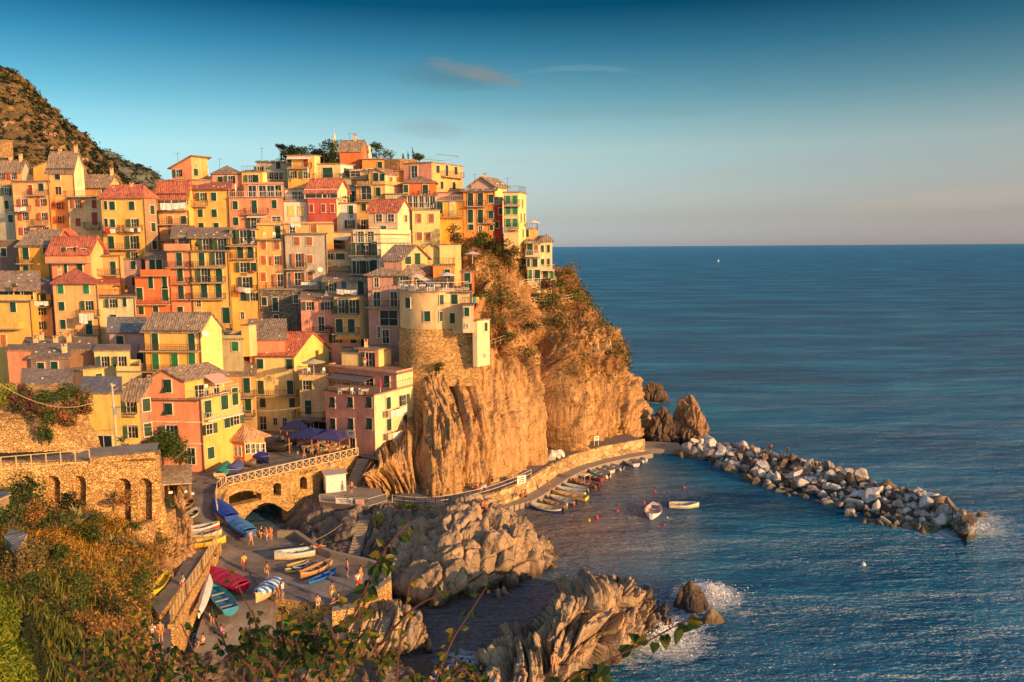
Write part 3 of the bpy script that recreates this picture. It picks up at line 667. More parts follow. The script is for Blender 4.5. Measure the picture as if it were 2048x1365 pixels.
house('low slatted metal roof shed above the flower hedge', 46, 141, None, 778, 800, 88, 12, None, 'ochre', roof='shed', rc=SLATE, rh=1.3, dep=4)
house('bright yellow house with a blank wall and arched door beside the utility pole', 166, 238, None, 787, 935, 84, 6, None, 'lemon', roof='shed', rc=SLATE2, rh=.8, w=[('f', 'n', 'w', [209], [893], (1.9, 2.6))], dep=5)
house('narrow lemon house with green shutters right of the utility pole', 241, 277, 300, 798, 935, 92, 4, 40, 'lemon', 'brown', 'shed', SLATE, 1.6, w=[('f', 'o', g_, [261], [813]), ('f', 'o', g_, [264], [863]), ('f', 'O', r_, [270], [908]), ('s', 'c', k_, [292], [810, 860])], bal=[('f', 243, 275, 828, .7)])  # brown side wall: the neighbour's shade put into the colour
house('mauve grey house with a blue slate roof behind the yellow balcony house', 218, 290, None, 665, 760, 119, 3, None, 'lilac', roof='F', rc=SLATE2, rh=1.8, w=[('f', 'd', k_, [241], [688]), ('f', 'c', k_, [281], [716])], pipe=1)
house('yellow balcony house with a mossy slate gable roof and bright green doors', 288, 401, 443, 661, 765, 113, 6, 30, 'yellow', 'lem2', 'F', SLATE, 2.2, w=[('f', 'd', g_, [311, 384], [684]), ('f', 'd', 'G', [312, 350, 385], [723])], bal=[('f', 286, 402, 701, 1.0), ('f', 286, 402, 742, 1.0)], pipe=1)
house('small yellow grey house with one green window behind the yellow gable', 443, 485, None, 680, 745, 120, 3, None, 'olive', w=[('f', 'c', 'G', [471], [693])], par=.5)
house('tall thin yellow stair turret between the small roofs', 482, 497, 512, 652, 694, 121, 3, 30, 'yellow', 'cream', ext=1.5)
house('small salmon house with a broad slate roof behind the red tiled house', 498, 570, None, 679, 735, 123, 3, None, 'salmon', roof='F', rc=SLATE, rh=2.6, w=[('f', 'c', k_, [506], [691])], dep=9)
house('narrow orange grey house with stacked balconies left of the red tiled house', 440, 510, None, 751, 870, 119, 3, None, 'ochre', roof='shed', rc=SLATE, rh=1.8, w=[('f', 'd', g_, [494], [771]), ('f', 'd', g_, [497], [812])], bal=[('f', 479, 511, 793), ('f', 479, 511, 833)], chim=[(.55, .2)])
# ---------------- harbour front ----------------
house('big salmon orange house with a yellow side and louvred shutters by the piazza', 296, 403, 481, 800, 945, 100, 6, 32, 'salmon', 'yellow', 'flat', BRN, w=[('f', 'p', k_, [338], [818]), ('f', 'o', k_, [341], [864], (1.2, 1.7)), ('f', 'D', r_, [383], [912]), ('s', 'd', g_, [415], [818]), ('s', 'd', g_, [448], [803]), ('s', 'd', g_, [469], [793]), ('s', 'o', g_, [418], [858]), ('s', 'c', g_, [453], [845]), ('s', 'o', g_, [472], [838]), ('s', 'c', g_, [421], [906])], bal=[('s', 407, 479, 833, .9, 'w')], bands=[845, 888], pipe=1, rail=2)
house('top storey of the salmon house with a slate roof and a pink awning', 296, 369, 446, 760, 802, 100.1, 6, 32, 'salmon', 'yellow', 'S', SLATE, 1.3, w=[('f', 'p', k_, [336], [772]), ('s', 'O', g_, [402], [785], (1.0, 2.2)), ('s', 'D', g_, [432], [772])], awn=[('s', 405, 440, 752, 2.4, (.75, .45, .35))], ext=.1, over=.5)
house('orange glazed veranda with a tan hipped roof at the corner of the piazza', 432, 488, 529, 884, 924, 103, 26, 34, 'redor', 'orange', 'hip', (.46, .27, .16), 1.6, w=[('f', 'n', 'w', [440, 448, 456, 464, 472, 480], [902], (.55, 1.3)), ('s', 'n', 'w', [495, 505, 515, 524], [897], (.9, 1.3))], over=.6, name='veranda', cat='veranda', ext=1)
house('tall yellow olive house with a red tiled roof weighed down by pale stones', 508, 588, 660, 712, 865, 122.5, 5, 33, 'oliy', 'lemon', 'F', RED, 3.2, w=[('f', 'p', k_, [521, 580], [728]), ('f', 'd', k_, [522, 581], [775]), ('f', 'c', k_, [526, 585], [806]), ('f', 'D', k_, [527], [846]), ('f', 'n', 'w', [551, 570], [843])], bal=[('f', 508, 598, 791, 1.0)], pipe=2, bands=[762])
house('cream house with a furnished terrace right of the red tiled house', 598, 657, None, 750, 870, 119, 8, None, 'cream', w=[('f', 'o', k_, [612], [770]), ('f', 'd', k_, [617], [815]), ('f', 'L', 'w', [612], [860], (2.6, 2.6)), ('f', 'L', 'w', [638], [860], (2.6, 2.6))], bal=[('f', 592, 652, 834, 1.6)], rail=1)
house('pink restaurant house with a cream side, hanging sheets and green shutters', 650, 748, 848, 792, 918, 107.5, 34, 30, 'pink', 'cream2', 'flat', BRN, w=[('f', 'p', k_, [666, 702, 739], [805]), ('f', 'p', k_, [667, 703, 740], [848]), ('f', 'D', k_, [706], [893]), ('s', 'p', g_, [776], [806]), ('s', 'o', g_, [807], [800]), ('s', 'p', g_, [777], [849]), ('s', 'c', g_, [809], [840]), ('s', 'o', 'b', [779], [890])], rail=1, pipe=1)
house('set back loggia storey of the pink restaurant house with a pillared roof terrace', 656, 793, 850, 749, 794, 112, 34, 30, 'pink', 'cream2', 'flat', BRN, w=[('f', 'L', k_, [684, 712, 740], [771], (1.8, 2.3)), ('f', 'p', k_, [775], [763])], par=.25, ext=.5, over=1.2, awn=[('f', 670, 745, 745, 1.8, (.16, .15, .16))])
house('small penthouse with a thin chimney on the pillared terrace', 717, 757, 782, 700, 740, 118, 20, 33, 'pink', 'lem2', 'flat', SLATE, w=[('f', 'O', k_, [738], [719])], chim=[(.2, .3)], over=.8, ext=2)
house('pale yellow wall block left of the penthouse', 683, 717, None, 709, 750, 119, 20, None, 'lem2')
# ---------------- middle right ----------------
house('pink house with yellow flowerpots on a small balcony', 601, 720, None, 598, 735, 128.5, 3, None, 'pink', roof='shed', rc=SLATE, rh=1.0, w=[('f', 'o', k_, [618, 655], [612]), ('f', 'D', k_, [643], [648]), ('f', 'o', k_, [672], [677]), ('f', 'c', k_, [707], [677]), ('f', 'o', 'u', [652], [713])], bal=[('f', 628, 664, 666)])
house('ochre balcony block with washing on its roof in the shade of the pink house', 668, 719, 744, 593, 667, 126.8, 3, 34, 'ochre', 'olive', 'flat', w=[('f', 'O', k_, [683, 705], [613]), ('f', 'd', k_, [679, 703], [652])], bal=[('f', 667, 719, 629), ('f', 667, 719, 667)], rail=1, ext=1)
house('mauve pink house with a hipped slate roof and arched door behind the round tower', 735, 824, 888, 552, 735, 125, 4, 36, 'mauve', 'orange', 'hip', SLATE, 2.7, w=[('f', 'n', 'w', [753], [565], (.8, 1.5)), ('f', 'o', k_, [806], [562]), ('f', 'D', 'u', [754, 788], [598]), ('f', 'L', 'w', [778], [636], (3.0, 2.6)), ('f', 'n', 'w', [758], [664], (.6, 1.9)), ('f', 'D', k_, [772], [673]), ('s', 'O', g_, [838], [567]), ('s', 'd', g_, [862], [568])], bal=[('f', 733, 800, 614)], awn=[('s', 832, 862, 556, 2.6, (.7, .6, .5))], pipe=1)
house('grey white house with stacked narrow doors and a red stripe under its terrace', 702, 762, 823, 488, 575, 133, 14, 33, 'white', 'cream2', 'flat', w=[('f', 'O', k_, [718, 732], [500]), ('f', 'd', k_, [749], [498]), ('f', 'O', k_, [719, 733], [535]), ('f', 'd', k_, [749], [535])], bal=[('f', 702, 762, 511), ('f', 702, 762, 548)], rail=2, par=.0, bands=[490])
house('pale terrace block with a white parapet above the grey white house', 706, 760, 822, 470, 489, 135, 14, 33, 'cream2', 'cream2', 'flat', w=[('f', 'D', 'w', [722, 742], [477])], par=.7, ext=1)
house('stone faced peach house with a red roof and two white windows', 737, 795, 820, 422, 478, 140, 10, 33, 'stonep', 'cream2', 'F', RED, 1.9, w=[('f', 'n', 'w', [758, 782], [436], (1.2, 1.4)), ('s', 'n', 'w', [811], [437]), ('f', 'd', 'u', [768], [466])], bands=[455])
house('lemon cream house with grey shutters and a furnished roof terrace', 824, 879, None, 421, 500, 142, 2, None, 'lem2', w=[('f', 'c', 'b', [838, 863], [437]), ('f', 'c', 'b', [839, 856], [473])], rail=1)
house('cream loggia house with bright windows behind the furnished roof terrace', 812, 872, None, 392, 424, 147, 3, None, 'cream2', roof='shed', rc=BRN, rh=.8, w=[('f', 'n', 'w', [820, 831, 843, 855], [404], (.9, 1.9)), ('f', 'D', 'w', [865], [406])])
house('low olive house with a flat slate roof left of the cream loggia', 770, 812, None, 389, 424, 148, 3, None, 'olive', over=.6, w=[('f', 't', 'w', [790], [400])])
house('ochre house with a dark loggia and open brown window', 712, 770, 807, 371, 462, 149, 12, 33, 'ochre', 'cream', 'flat', w=[('f', 'L', 'w', [733], [386], (2.2, 2.4)), ('f', 'c', k_, [757], [384]), ('f', 'c', k_, [728], [415]), ('f', 'o', 'b', [727], [449], (1.0, 1.8))], bal=[('f', 713, 745, 403), ('f', 713, 745, 371)], par=.6)
house('ochre attic house with a tiled roof and balustrade facing the sea', 737, 770, 807, 348, 372, 152, 12, 33, 'ochre', 'cream', 'S', BRN, 1.0, w=[('f', 'd', k_, [752], [358]), ('f', 'c', k_, [765], [356]), ('s', 'c', 'b', [781, 795], [363], (.9, 1.6))], ext=1)
house('brick red house with a long dark loggia under a red roof', 614, 672, 694, 380, 450, 147, 3, 34, 'brick', 'cream2', 'F', RED, 1.9, w=[('f', 'L', 'w', [632], [388], (4.2, 1.6)), ('f', 'L', 'w', [660], [388], (2.6, 1.6)), ('f', 'c', 'r', [623, 647, 665], [417], (.7, 1.5))], over=.5)
house('white house with a cluttered dark terrace beside the brick red house', 673, 713, None, 408, 465, 147.6, 3, None, 'white', w=[('f', 'c', g_, [702], [420]), ('f', 'o', k_, [700], [449], (.9, 1.5)), ('f', 'n', 'w', [703], [432], (.6, .8))], rail=1)
house('low white attic with dark windows above the cluttered terrace', 680, 714, None, 372, 410, 151, 3, None, 'greyg', w=[('f', 'd', k_, [692, 705], [395])])
house('white house with a balcony rail between the salmon and brick red houses', 567, 614, None, 404, 446, 148.5, 3, None, 'white', w=[('f', 'c', 'y', [583, 603], [422], (1.1, 1.7))], rail=2)
house('pale attic with big dark windows above the white balcony house', 569, 613, None, 379, 406, 151.5, 3, None, 'white', w=[('f', 'n', 'w', [590, 602], [391], (1.2, 1.4))], over=.6)
house('salmon pink house with white framed green shutters and an awning', 457, 565, None, 396, 460, 146, 3, None, 'salmon', w=[('f', 'c', g_, [471], [411]), ('f', 'd', g_, [509], [415], (1.05, 2.5)), ('f', 'c', g_, [549], [409]), ('f', 'c', g_, [472], [443]), ('f', 'O', k_, [508], [443]), ('f', 'n', 'w', [553], [438], (1.6, .9))], bal=[('f', 492, 538, 428)], awn=[('f', 497, 536, 431, 1.0, (.8, .6, .5))], rail=2)
house('pink roof terrace house with a row of tall glass doors', 487, 567, None, 370, 398, 151, 3, None, 'salmon', w=[('f', 'D', 'w', [505, 526, 541], [383], (1.6, 2.3)), ('f', 'D', 'w', [557], [382], (1.3, 2.3))], par=.3)
house('orange yellow twin house with a red lean roof left of the salmon pink house', 382, 457, None, 379, 465, 147, 3, None, 'yellow', roof='shed', rc=RED, rh=1.6, w=[('f', 'o', g_, [405], [394]), ('f', 'c', g_, [428], [394]), ('f', 'c', g_, [401, 429], [427]), ('f', 'c', k_, [403, 433], [454])], bal=[('f', 381, 416, 413)], pipe=2, over=.6)
house('peach house with slatted blinds, white curtains and a red roof', 314, 376, 385, 387, 485, 146, 3, 20, 'peach', 'yellow', 'F', RED, 2.0, w=[('f', 'L', 'w', [329], [402], (2.6, 1.0)), ('f', 'L', 'w', [358], [402], (2.6, 1.0)), ('f', 'c', 'b', [341], [441]), ('f', 'c', 'b', [341], [460]), ('f', 'c', k_, [368], [441])], bal=[('f', 315, 377, 421, 1.1, 's'), ('f', 318, 377, 449), ('f', 318, 377, 480)], pipe=2)
house('low peach yellow house with a dark flat roof below the top pink house', 314, 398, 421, 361, 392, 151.5, 3, 34, 'peach', 'brown', 'flat', SLATE, w=[('f', 't', 'w', [325, 357, 364], [366], (.9, .7))], over=.5)
house('pink house with one sloping roof standing highest at the left', 343, 383, 416, 336, 363, 158, 10, 33, 'salmon', 'peach', 'shedR', SLATE, 2.0, w=[('f', 'o', k_, [357], [347]), ('s', 't', 'w', [392], [331]), ('s', 'c', k_, [391], [345])], over=.5)
house('pink house with a grey hipped roof beside the small yellow roof block', 424, 483, None, 349, 374, 156, 3, None, 'pink', roof='hip', rc=SLATE, rh=1.8, w=[('f', 'c', k_, [441], [361]), ('f', 'o', k_, [461], [360])])
house('small yellow block with a rooftop cage and green shutters', 483, 525, 533, 345, 372, 155, 3, 34, 'yellow', 'lem2', 'flat', w=[('f', 'o', g_, [501], [358]), ('f', 'c', g_, [513], [358])], rail=1)
house('grey mauve house with a dark lean roof left of the bright yellow top house', 513, 573, None, 325, 368, 160, 3, None, 'greyg', roof='shed', rc=SLATE2, rh=.9, w=[('f', 'c', k_, [557], [331]), ('f', 'o', k_, [519], [341]), ('f', 'n', 'w', [543, 553, 563], [352], (.9, 1.4))])
house('bright yellow top house with a white awning frame and four green shutters', 574, 628, 640, 312, 372, 157, 3, 30, 'yellow', 'cream', 'flat', SLATE, w=[('f', 'd', 'r', [612], [326], (.9, 1.8)), ('f', 'c', k_, [579], [326]), ('f', 'o', g_, [585, 611], [350])], bal=[('f', 577, 624, 337)], awn=[('f', 576, 624, 315, 1.0, (.75, .72, .66))])
house('beige house with one wide green window near the hilltop', 633, 681, 706, 329, 365, 157.5, 3, 33, 'cream', 'white', 'flat', SLATE, w=[('f', 'c', g_, [656], [346], (2.0, 1.9)), ('s', 'o', k_, [695], [345])], bal=[('f', 630, 681, 358)], over=.6)
house('grey shaded house with two slit windows below the beige house', 628, 702, None, 359, 384, 153, 3, None, 'greyg', w=[('f', 't', 'w', [635, 663], [366], (1.0, .8))])
house('blank red orange house with a slate roof on the hilltop', 679, 722, 733, 298, 338, 163, 4, 32, 'redor', 'redor', 'F', SLATE, 1.6, chim=[(.6, .5)])
house('orange annex with a lean roof right of the blank red orange house', 724, 767, None, 319, 346, 160, 3, None, 'orange', roof='shed', rc=BRN, rh=.7, w=[('f', 'c', k_, [760], [332])])
house('dark roofed beige house with blue awning below the hilltop orange house', 700, 757, None, 343, 373, 156, 3, None, 'cream', roof='shed', rc=SLATE, rh=1.1, w=[('f', 'L', 'w', [711], [347], (2.0, 1.2)), ('f', 'n', 'w', [742], [342], (1.5, .8))], bal=[('f', 690, 735, 358)])
house('thin orange house with a slate strip roof left of the big salmon house', 764, 808, None, 343, 375, 155, 3, None, 'orange', roof='shed', rc=SLATE, rh=.5)
house('big flat roofed salmon house with a sunlit peach side on the skyline', 807, 863, 925, 326, 388, 152, 22, 34, 'pink', 'peach', 'flat', BRN, w=[('f', 'n', 'w', [829], [344], (1.3, 2.2)), ('s', 'c', k_, [875], [339]), ('s', 'd', k_, [893], [342], (.9, 2.1)), ('s', 'c', k_, [911], [342]), ('s', 'c', k_, [883], [371]), ('s', 'c', k_, [907], [372])], bal=[('s', 881, 921, 355)], bands=[])  # pink front and peach side have shade and sun in their colours
house('low red orange house with a slate roof below the big salmon house', 808, 872, None, 367, 400, 149.5, 3, None, 'redor', roof='hip', rc=BRN, rh=1.5, w=[('f', 'c', g_, [812], [378]), ('f', 'd', k_, [851], [382])], bal=[('f', 838, 860, 393)])
house('golden yellow house with a pale shutter door and hanging balcony', 875, 927, None, 404, 470, 146, 4, None, 'dyel', w=[('f', 'd', 'y', [905], [418], (1.0, 2.4)), ('f', 'd', 'g', [880], [415]), ('f', 'd', 'y', [912], [455], (.7, 1.7))], bal=[('f', 886, 927, 434)], awn=[], rail=2)
house('shaded pink terrace wall above the golden yellow house', 872, 926, None, 386, 408, 149, 4, None, 'pink')
house('orange house with tall dark green shutters on the clifftop', 926, 989, None, 383, 475, 145.5, 4, None, 'orange', w=[('f', 'd', k_, [941, 961], [400], (1.0, 2.3)), ('f', 'c', k_, [982], [398]), ('f', 'd', k_, [941, 961], [433], (1.0, 2.3)), ('f', 'c', k_, [982], [430]), ('f', 'c', k_, [942], [455], (.9, 1.0)), ('f', 'n', 'w', [961], [458]), ('f', 'c', k_, [983], [456], (.7, 1.0))], bal=[('f', 934, 972, 413), ('f', 969, 990, 446)], roof='shed', rc=SLATE, rh=.8, pipe=1, over=.5)
house('narrow deep red house squeezed between orange and cream neighbours', 990, 1004, None, 397, 476, 146, 4, None, 'red', w=[('f', 't', 'w', [993], [402], (.6, 1.2)), ('f', 't', 'w', [1001], [402], (.6, .8)), ('f', 'v', g_, [1001], [423], (.6, 1.3)), ('f', 'v', g_, [994], [450], (.6, 1.2))], ext=3.5)
house('cream tower house with bright green shutters at the end of the row', 1007, 1037, 1052, 386, 478, 144, 4, 18, 'cream', 'lem2', 'flat', w=[('f', 'c', 'G', [1016, 1030], [400, 421, 446]), ('s', 'v', k_, [1044], [408]), ('s', 'v', k_, [1041, 1048], [436]), ('s', 'v', k_, [1045], [467])], bal=[('f', 1008, 1040, 412), ('f', 1022, 1037, 459)], rail=1, ext=3.5)
house('grey gable house with a yellow attic behind the orange clifftop house', 942, 988, 1013, 371, 390, 152, 10, 33, 'lilac', 'lem2', 'S', SLATE, 1.5, w=[('s', 'v', 'G', [994, 1004], [373], (.6, .9))], chim=[(.5, .2)], over=.6)
house('small terrace house with an orange pergola hanging over the cliff', 1050, 1074, None, 459, 482, 148, 4, None, 'peach', w=[('f', 'v', k_, [1055], [467])], rail=1, ext=3.5)
house('peach gable end house on the edge of the promontory', 1029, 1054, None, 494, 556, 146.5, 4, None, 'peach', roof='shedR', rc=SLATE, rh=1.1, w=[('f', 'v', k_, [1036], [510], (.5, 1.0)), ('f', 'v', k_, [1046], [502], (.5, 1.0)), ('f', 'd', k_, [1047], [528], (.9, 2.0))], ext=3.5, over=.5)
house('cream middle house of the promontory with a round fronted balcony', 1054, 1081, None, 487, 560, 144.5, 4, None, 'cream2', roof='shed', rc=SLATE, rh=1.2, w=[('f', 'd', g_, [1060], [498]), ('f', 'c', 'b', [1072], [498], (.8, 1.4)), ('f', 'v', g_, [1057], [526]), ('f', 'c', g_, [1070], [526]), ('f', 'd', 'G', [1061], [551], (.6, 1.9)), ('f', 'd', k_, [1075], [552])], bal=[('f', 1051, 1083, 512, 1.2, 'w')], ext=3.5, over=.5)
house('cream right hand house of the promontory under a slate hipped roof', 1081, 1103, None, 484, 560, 146, 4, None, 'cream2', roof='hip', rc=SLATE, rh=1.3, w=[('f', 'c', g_, [1084], [498], (.7, 1.2)), ('f', 'v', g_, [1097], [498, 525]), ('f', 'c', g_, [1085], [525], (.7, 1.2)), ('f', 'd', k_, [1091], [551], (1.0, 1.8)), ('f', 'd', 'G', [1104], [549], (.6, 1.8))], bal=[('f', 1080, 1109, 540, 1.6, 'w')], ext=3.5, over=.5)
# ---------------- tall block in the middle ----------------
house('red orange house with a long terrace slab in the centre left', 269, 341, None, 551, 648, 132, 3, None, 'redor', w=[('f', 'd', g_, [302, 330], [565], (.8, 2.0)), ('f', 'd', g_, [280], [588], (1.0, 2.0)), ('f', 'd', g_, [331], [588]), ('f', 'c', k_, [283, 312], [621])], bal=[('f', 268, 342, 608, 1.1), ('f', 287, 341, 551, 1.0, 's')], pipe=1)
house('tall salmon red house with four stacked green balcony doors', 333, 380, None, 499, 645, 133.5, 3, None, 'salmon', w=[('f', 'd', g_, [359], [519, 550, 585]), ('f', 'c', g_, [361], [622])], bal=[('f', 336, 380, 535), ('f', 337, 380, 567), ('f', 338, 380, 598), ('f', 333, 380, 500, .9, 's')], pipe=1)
house('shaded loggia attic of the tall salmon red house', 350, 381, None, 475, 501, 137, 3, None, 'salmon', roof='shed', rc=SLATE, rh=1.8, w=[('f', 'L', 'w', [368], [483], (2.0, 1.7))], over=.8)
house('tall golden yellow house with three long balconies in the centre', 381, 457, None, 503, 645, 133, 3, None, 'yellow', w=[('f', 'd', g_, [404], [519]), ('f', 'O', g_, [438], [517]), ('f', 'O', g_, [409], [550]), ('f', 'd', g_, [439], [551]), ('f', 'd', g_, [409, 438], [582]), ('f', 'n', 'w', [398], [607]), ('f', 'n', 'w', [399], [629]), ('f', 'd', g_, [453], [631], (1.2, 2.8))], bal=[('f', 386, 452, 535), ('f', 386, 452, 565), ('f', 386, 452, 598)], pipe=1)
house('yellow attic with open green doors under a crumpled slate roof', 382, 457, None, 475, 504, 135.5, 3, None, 'yellow', roof='shed', rc=SLATE, rh=1.5, w=[('f', 'O', g_, [412, 442], [489], (1.2, 2.0))], bal=[('f', 384, 424, 503)], over=.8)
house('slim golden house with paired doors and a drying rail', 457, 514, None, 492, 645, 134.5, 3, None, 'yellow', w=[('f', 'd', g_, [481, 502], [505]), ('f', 'O', g_, [487], [535], (1.1, 1.6)), ('f', 'c', k_, [508], [535]), ('f', 'O', k_, [492], [565], (1.2, 1.8)), ('f', 'c', k_, [487], [594]), ('f', 'O', k_, [506], [594], (.9, 1.4)), ('f', 'n', 'w', [485], [631])], bal=[('f', 463, 514, 517), ('f', 470, 514, 582), ('f', 458, 514, 492, 1.3)], pipe=2)
house('glazed loggia with furniture on top of the slim golden house', 459, 514, None, 460, 492, 137.5, 3, None, 'yellow', w=[('f', 'd', g_, [470], [475]), ('f', 'O', 'k', [487], [474], (1.3, 2.2)), ('f', 'D', 'w', [505], [474], (1.2, 2.2))], over=.7)
house('peach grey house with brown shutters and a sunlit upper wall', 514, 568, None, 481, 582, 136, 3, None, 'peach', w=[('f', 'c', b_, [527, 554], [491]), ('f', 'c', b_, [527], [521]), ('f', 'o', b_, [554], [521]), ('f', 'c', b_, [527], [554]), ('f', 'O', b_, [561], [561])], pipe=1)
house('broad grey house with brown shutters and a long lower balcony', 568, 653, None, 468, 582, 135.2, 3, None, 'grey', scol='cream', w=[('f', 'c', b_, [594, 619], [483]), ('f', 'O', b_, [597], [521]), ('f', 'c', b_, [620], [519]), ('f', 'O', b_, [596], [558]), ('f', 'c', b_, [621], [553])], bal=[('f', 573, 614, 538), ('f', 534, 642, 577)], pipe=2)
house('rough grey stone ground floor under the brown shuttered houses', 519, 604, None, 580, 662, 134.6, 3, None, 'grey', w=[('f', 'c', k_, [529], [603]), ('f', 'd', k_, [551], [609]), ('f', 'n', 'w', [592], [598], (.8, 1.4)), ('f', 'd', 'w', [553], [640], (.8, 1.7))], mat=stone_mat('grey_rubble_wall', (.22, .19, .16), 2.2))
house('yellow terrace house behind the peach grey house', 513, 566, None, 452, 486, 139.5, 3, None, 'yellow', w=[('f', 'd', k_, [556], [465])], par=.3, rail=2)
house('peach roof house with a railing and one brown door', 567, 666, None, 449, 472, 139, 3, None, 'peach', scol='cream', w=[('f', 'd', b_, [628], [460], (1.0, 1.9)), ('f', 'D', 'w', [585], [460])], par=.25)
house('shaded grey balcony house between the broad grey and the white house', 651, 704, None, 502, 565, 138, 3, None, 'greyg', w=[('f', 'O', k_, [657], [518], (.9, 1.8)), ('f', 'c', g_, [681], [517], (1.6, 1.7))], bal=[('f', 650, 704, 531, 1.0, 's')], rail=1)
house('low house with a white awning behind the shaded grey balcony', 655, 702, None, 466, 503, 141.5, 3, None, 'cream', w=[('f', 'L', 'w', [672], [488], (3.4, 1.8))], awn=[('f', 668, 700, 473, 1.6, (.6, .6, .58))])
house('squat slate roofed house above the drying washing', 650, 733, None, 562, 605, 131, 3, None, 'grey', roof='shed', rc=SLATE, rh=1.3, w=[('f', 'o', k_, [663], [574]), ('f', 'c', 'u', [688], [571], (1.0, 1.1)), ('f', 'd', k_, [722], [575])], over=.6)
house('orange gable house with a fan shaped green window', 768, 804, 855, 518, 560, 125.5, 14, 34, 'mauve', 'peach', 'F', SLATE, 2.0, w=[('s', 'c', g_, [815], [521], (1.5, 1.3)), ('s', 'c', g_, [834], [519], (1.4, 1.9))], over=.5)  # mauve front has the shade mixed into its colour
house('plain lemon wall house below the red flowering bush', 879, 921, None, 490, 560, 131, 4, None, 'lem2', dep=5)
house('low lemon gable house beside the plain lemon wall', 842, 882, None, 502, 545, 132, 4, None, 'lem2', roof='S', rc=BRN, rh=1.2, dep=5)
house('bright orange terrace house with a green window right of the tower house', 866, 908, None, 532, 600, 126, 4, None, 'orange', w=[('f', 'c', g_, [895], [548])], rail=1, dep=5)
house('small orange red house with two green windows above the stone wall', 921, 947, None, 546, 612, 119, 6, None, 'redor', w=[('f', 'c', g_, [935], [556]), ('f', 'd', g_, [936], [583], (1.2, 2.2))], dep=5)
# ---------------- rock, cliffs, terrain ----------------
ROCK = rock_mat('golden_cliff_rock', (.55, .325, .145), (.11, .058, .03), (.74, .49, .25), (1.5, 1.5, .06), (0, R(6), 0))
ROCK2 = rock_mat('sea_rock', (.48, .345, .22), (.13, .095, .07), (.66, .48, .31), (1.0, 1.0, .35), (0, R(-28), R(10)), wet=(.10, .075, .055))
ROCKG = rock_mat('grey_strata_rock', (.32, .25, .19), (.11, .09, .075), (.46, .36, .28), (1.4, 1.4, .3), (R(10), R(38), 0), wet=(.06, .05, .045))
HILLM2 = rock_mat('green_grey_hill', (.14, .16, .13), (.08, .10, .085), (.26, .23, .17), (.05, .05, .2))  # paler grey-green puts distance haze into the hill colour
SOIL = rock_mat('dry_grass_slope', (.38, .205, .085), (.15, .085, .04), (.52, .31, .14), (1, 1, .6))
HILLM = rock_mat('scrub_hill', (.15, .11, .05), (.06, .055, .025), (.36, .22, .11), (.10, .10, .5))
STONE = stone_mat('golden_rubble_wall', (.64, .39, .16), 3.6, .72)
STONE2 = stone_mat('retaining_stone_wall', (.58, .37, .17), 4.2, .6)
def g3(px, py, z): return tuple(G(px, py, z))
def p3(px, py, d): return tuple(P(px, py, d))

def nz(p, s, off=0): return p * np.array(s) + off
def along(p, shear, wz=1.4):
    # distance along the face, sheared with height and gently warped, so that beds stand upright
    S = p[:, 0] / np.maximum(p[:, 1], 20) * 118; z = p[:, 2]
    w = fbm(np.stack([S * .10, 0 * S, z * .13], 1) + 50, 3) * wz
    return S + shear * z + w, z
def strata(p):
    S, z = along(p, .10); o = 0 * S
    lv, ed = cellular(np.stack([S * .24, o, z * .028 + o], 1) + 3, .8); lv2, ed2 = cellular(np.stack([S * .75, o, z * .07], 1) + 11, .9)
    S2, _ = along(p, .42, .8)
    fine = ridg(np.stack([S2 * 1.1, o, z * .05], 1), 3, .6); left = np.clip((-9.5 - p[:, 0] - (p[:, 2] - 3) * .25) / 3, 0, 1)
    return lv * 1.25 - np.clip(.07 - ed, 0, 1) * 16 + lv2 * .42 - np.clip(.06 - ed2, 0, 1) * 8 + fine * (.16 + .42 * left) + fbm(p * 1.2, 4) * .16 + ridg(np.stack([S * .35, o, z * .05], 1) + 7, 3) * .5 + facet(S, p[:, 1], z) * (1 - left * .5)
def facet(S, Y, z):
    l3, e3 = cellular(np.stack([S * 1.7, Y * .3, z * .42], 1) + 31, .95); l4, e4 = cellular(np.stack([S * .9, Y * .2, z * .16], 1) + 41, .95)
    return l3 * .22 - np.clip(.08 - e3, 0, 1) * 3.0 + l4 * .35
def rugged(p):
    S, z = along(p, -.22, 2.4); o = 0 * S
    r = ridg(np.stack([S * .17, p[:, 1] * .05, z * .05], 1) + 5, 5, .56); lv, ed = cellular(np.stack([S * .42, p[:, 1] * .1, z * .10], 1) + 2)
    return r * 2.6 + lv * .6 - np.clip(.07 - ed, 0, 1) * 9 + ridg(np.stack([S * .8, p[:, 1] * .2, z * .22], 1) + 15, 4, .6) * .55 + fbm(p * 1.6, 4) * .25 + facet(S, p[:, 1], z) * 1.3
PXC = lambda p: CX + FP * p[:, 0] / np.maximum(p[:, 1] * math.cos(PITCH) + (HC - p[:, 2]) * math.sin(PITCH), 1)
def cliff_disp(p):
    px = PXC(p); t = np.clip((px - 1085) / 14, 0, 1)      # slabs left, rugged right
    z = p[:, 2]; up_ = np.clip((z - 19.5) / 4, 0, 1)
    d = strata(p) * (1 - t) + rugged(p) * t
    soft = fbm(nz(p, (.16, .16, .2)), 5) * 2.0 + ridg(nz(p, (.5, .5, .4)), 3) * .35
    crev = np.exp(-((px - 1094 + (z - 3) * .6) / 13.0) ** 2) * np.clip((21 - z) / 3, 0, 1) * 9.0 - np.exp(-((px - 1062 + (z - 3) * .4) / 16.0) ** 2) * np.clip((20 - z) / 3, 0, 1) * 1.5 - np.exp(-((px - 1130 + (z - 3) * .6) / 15.0) ** 2) * np.clip((20 - z) / 3, 0, 1) * 3.0
    crev += np.exp(-((px - 838 + (z - 9) * 1.5) / 10.0) ** 2) * np.clip((15 - z) / 4, 0, 1) * np.clip((z - 3) / 2, 0, 1) * 2.5
    return d * (1 - up_ * .72) + soft * up_ * .8 - crev
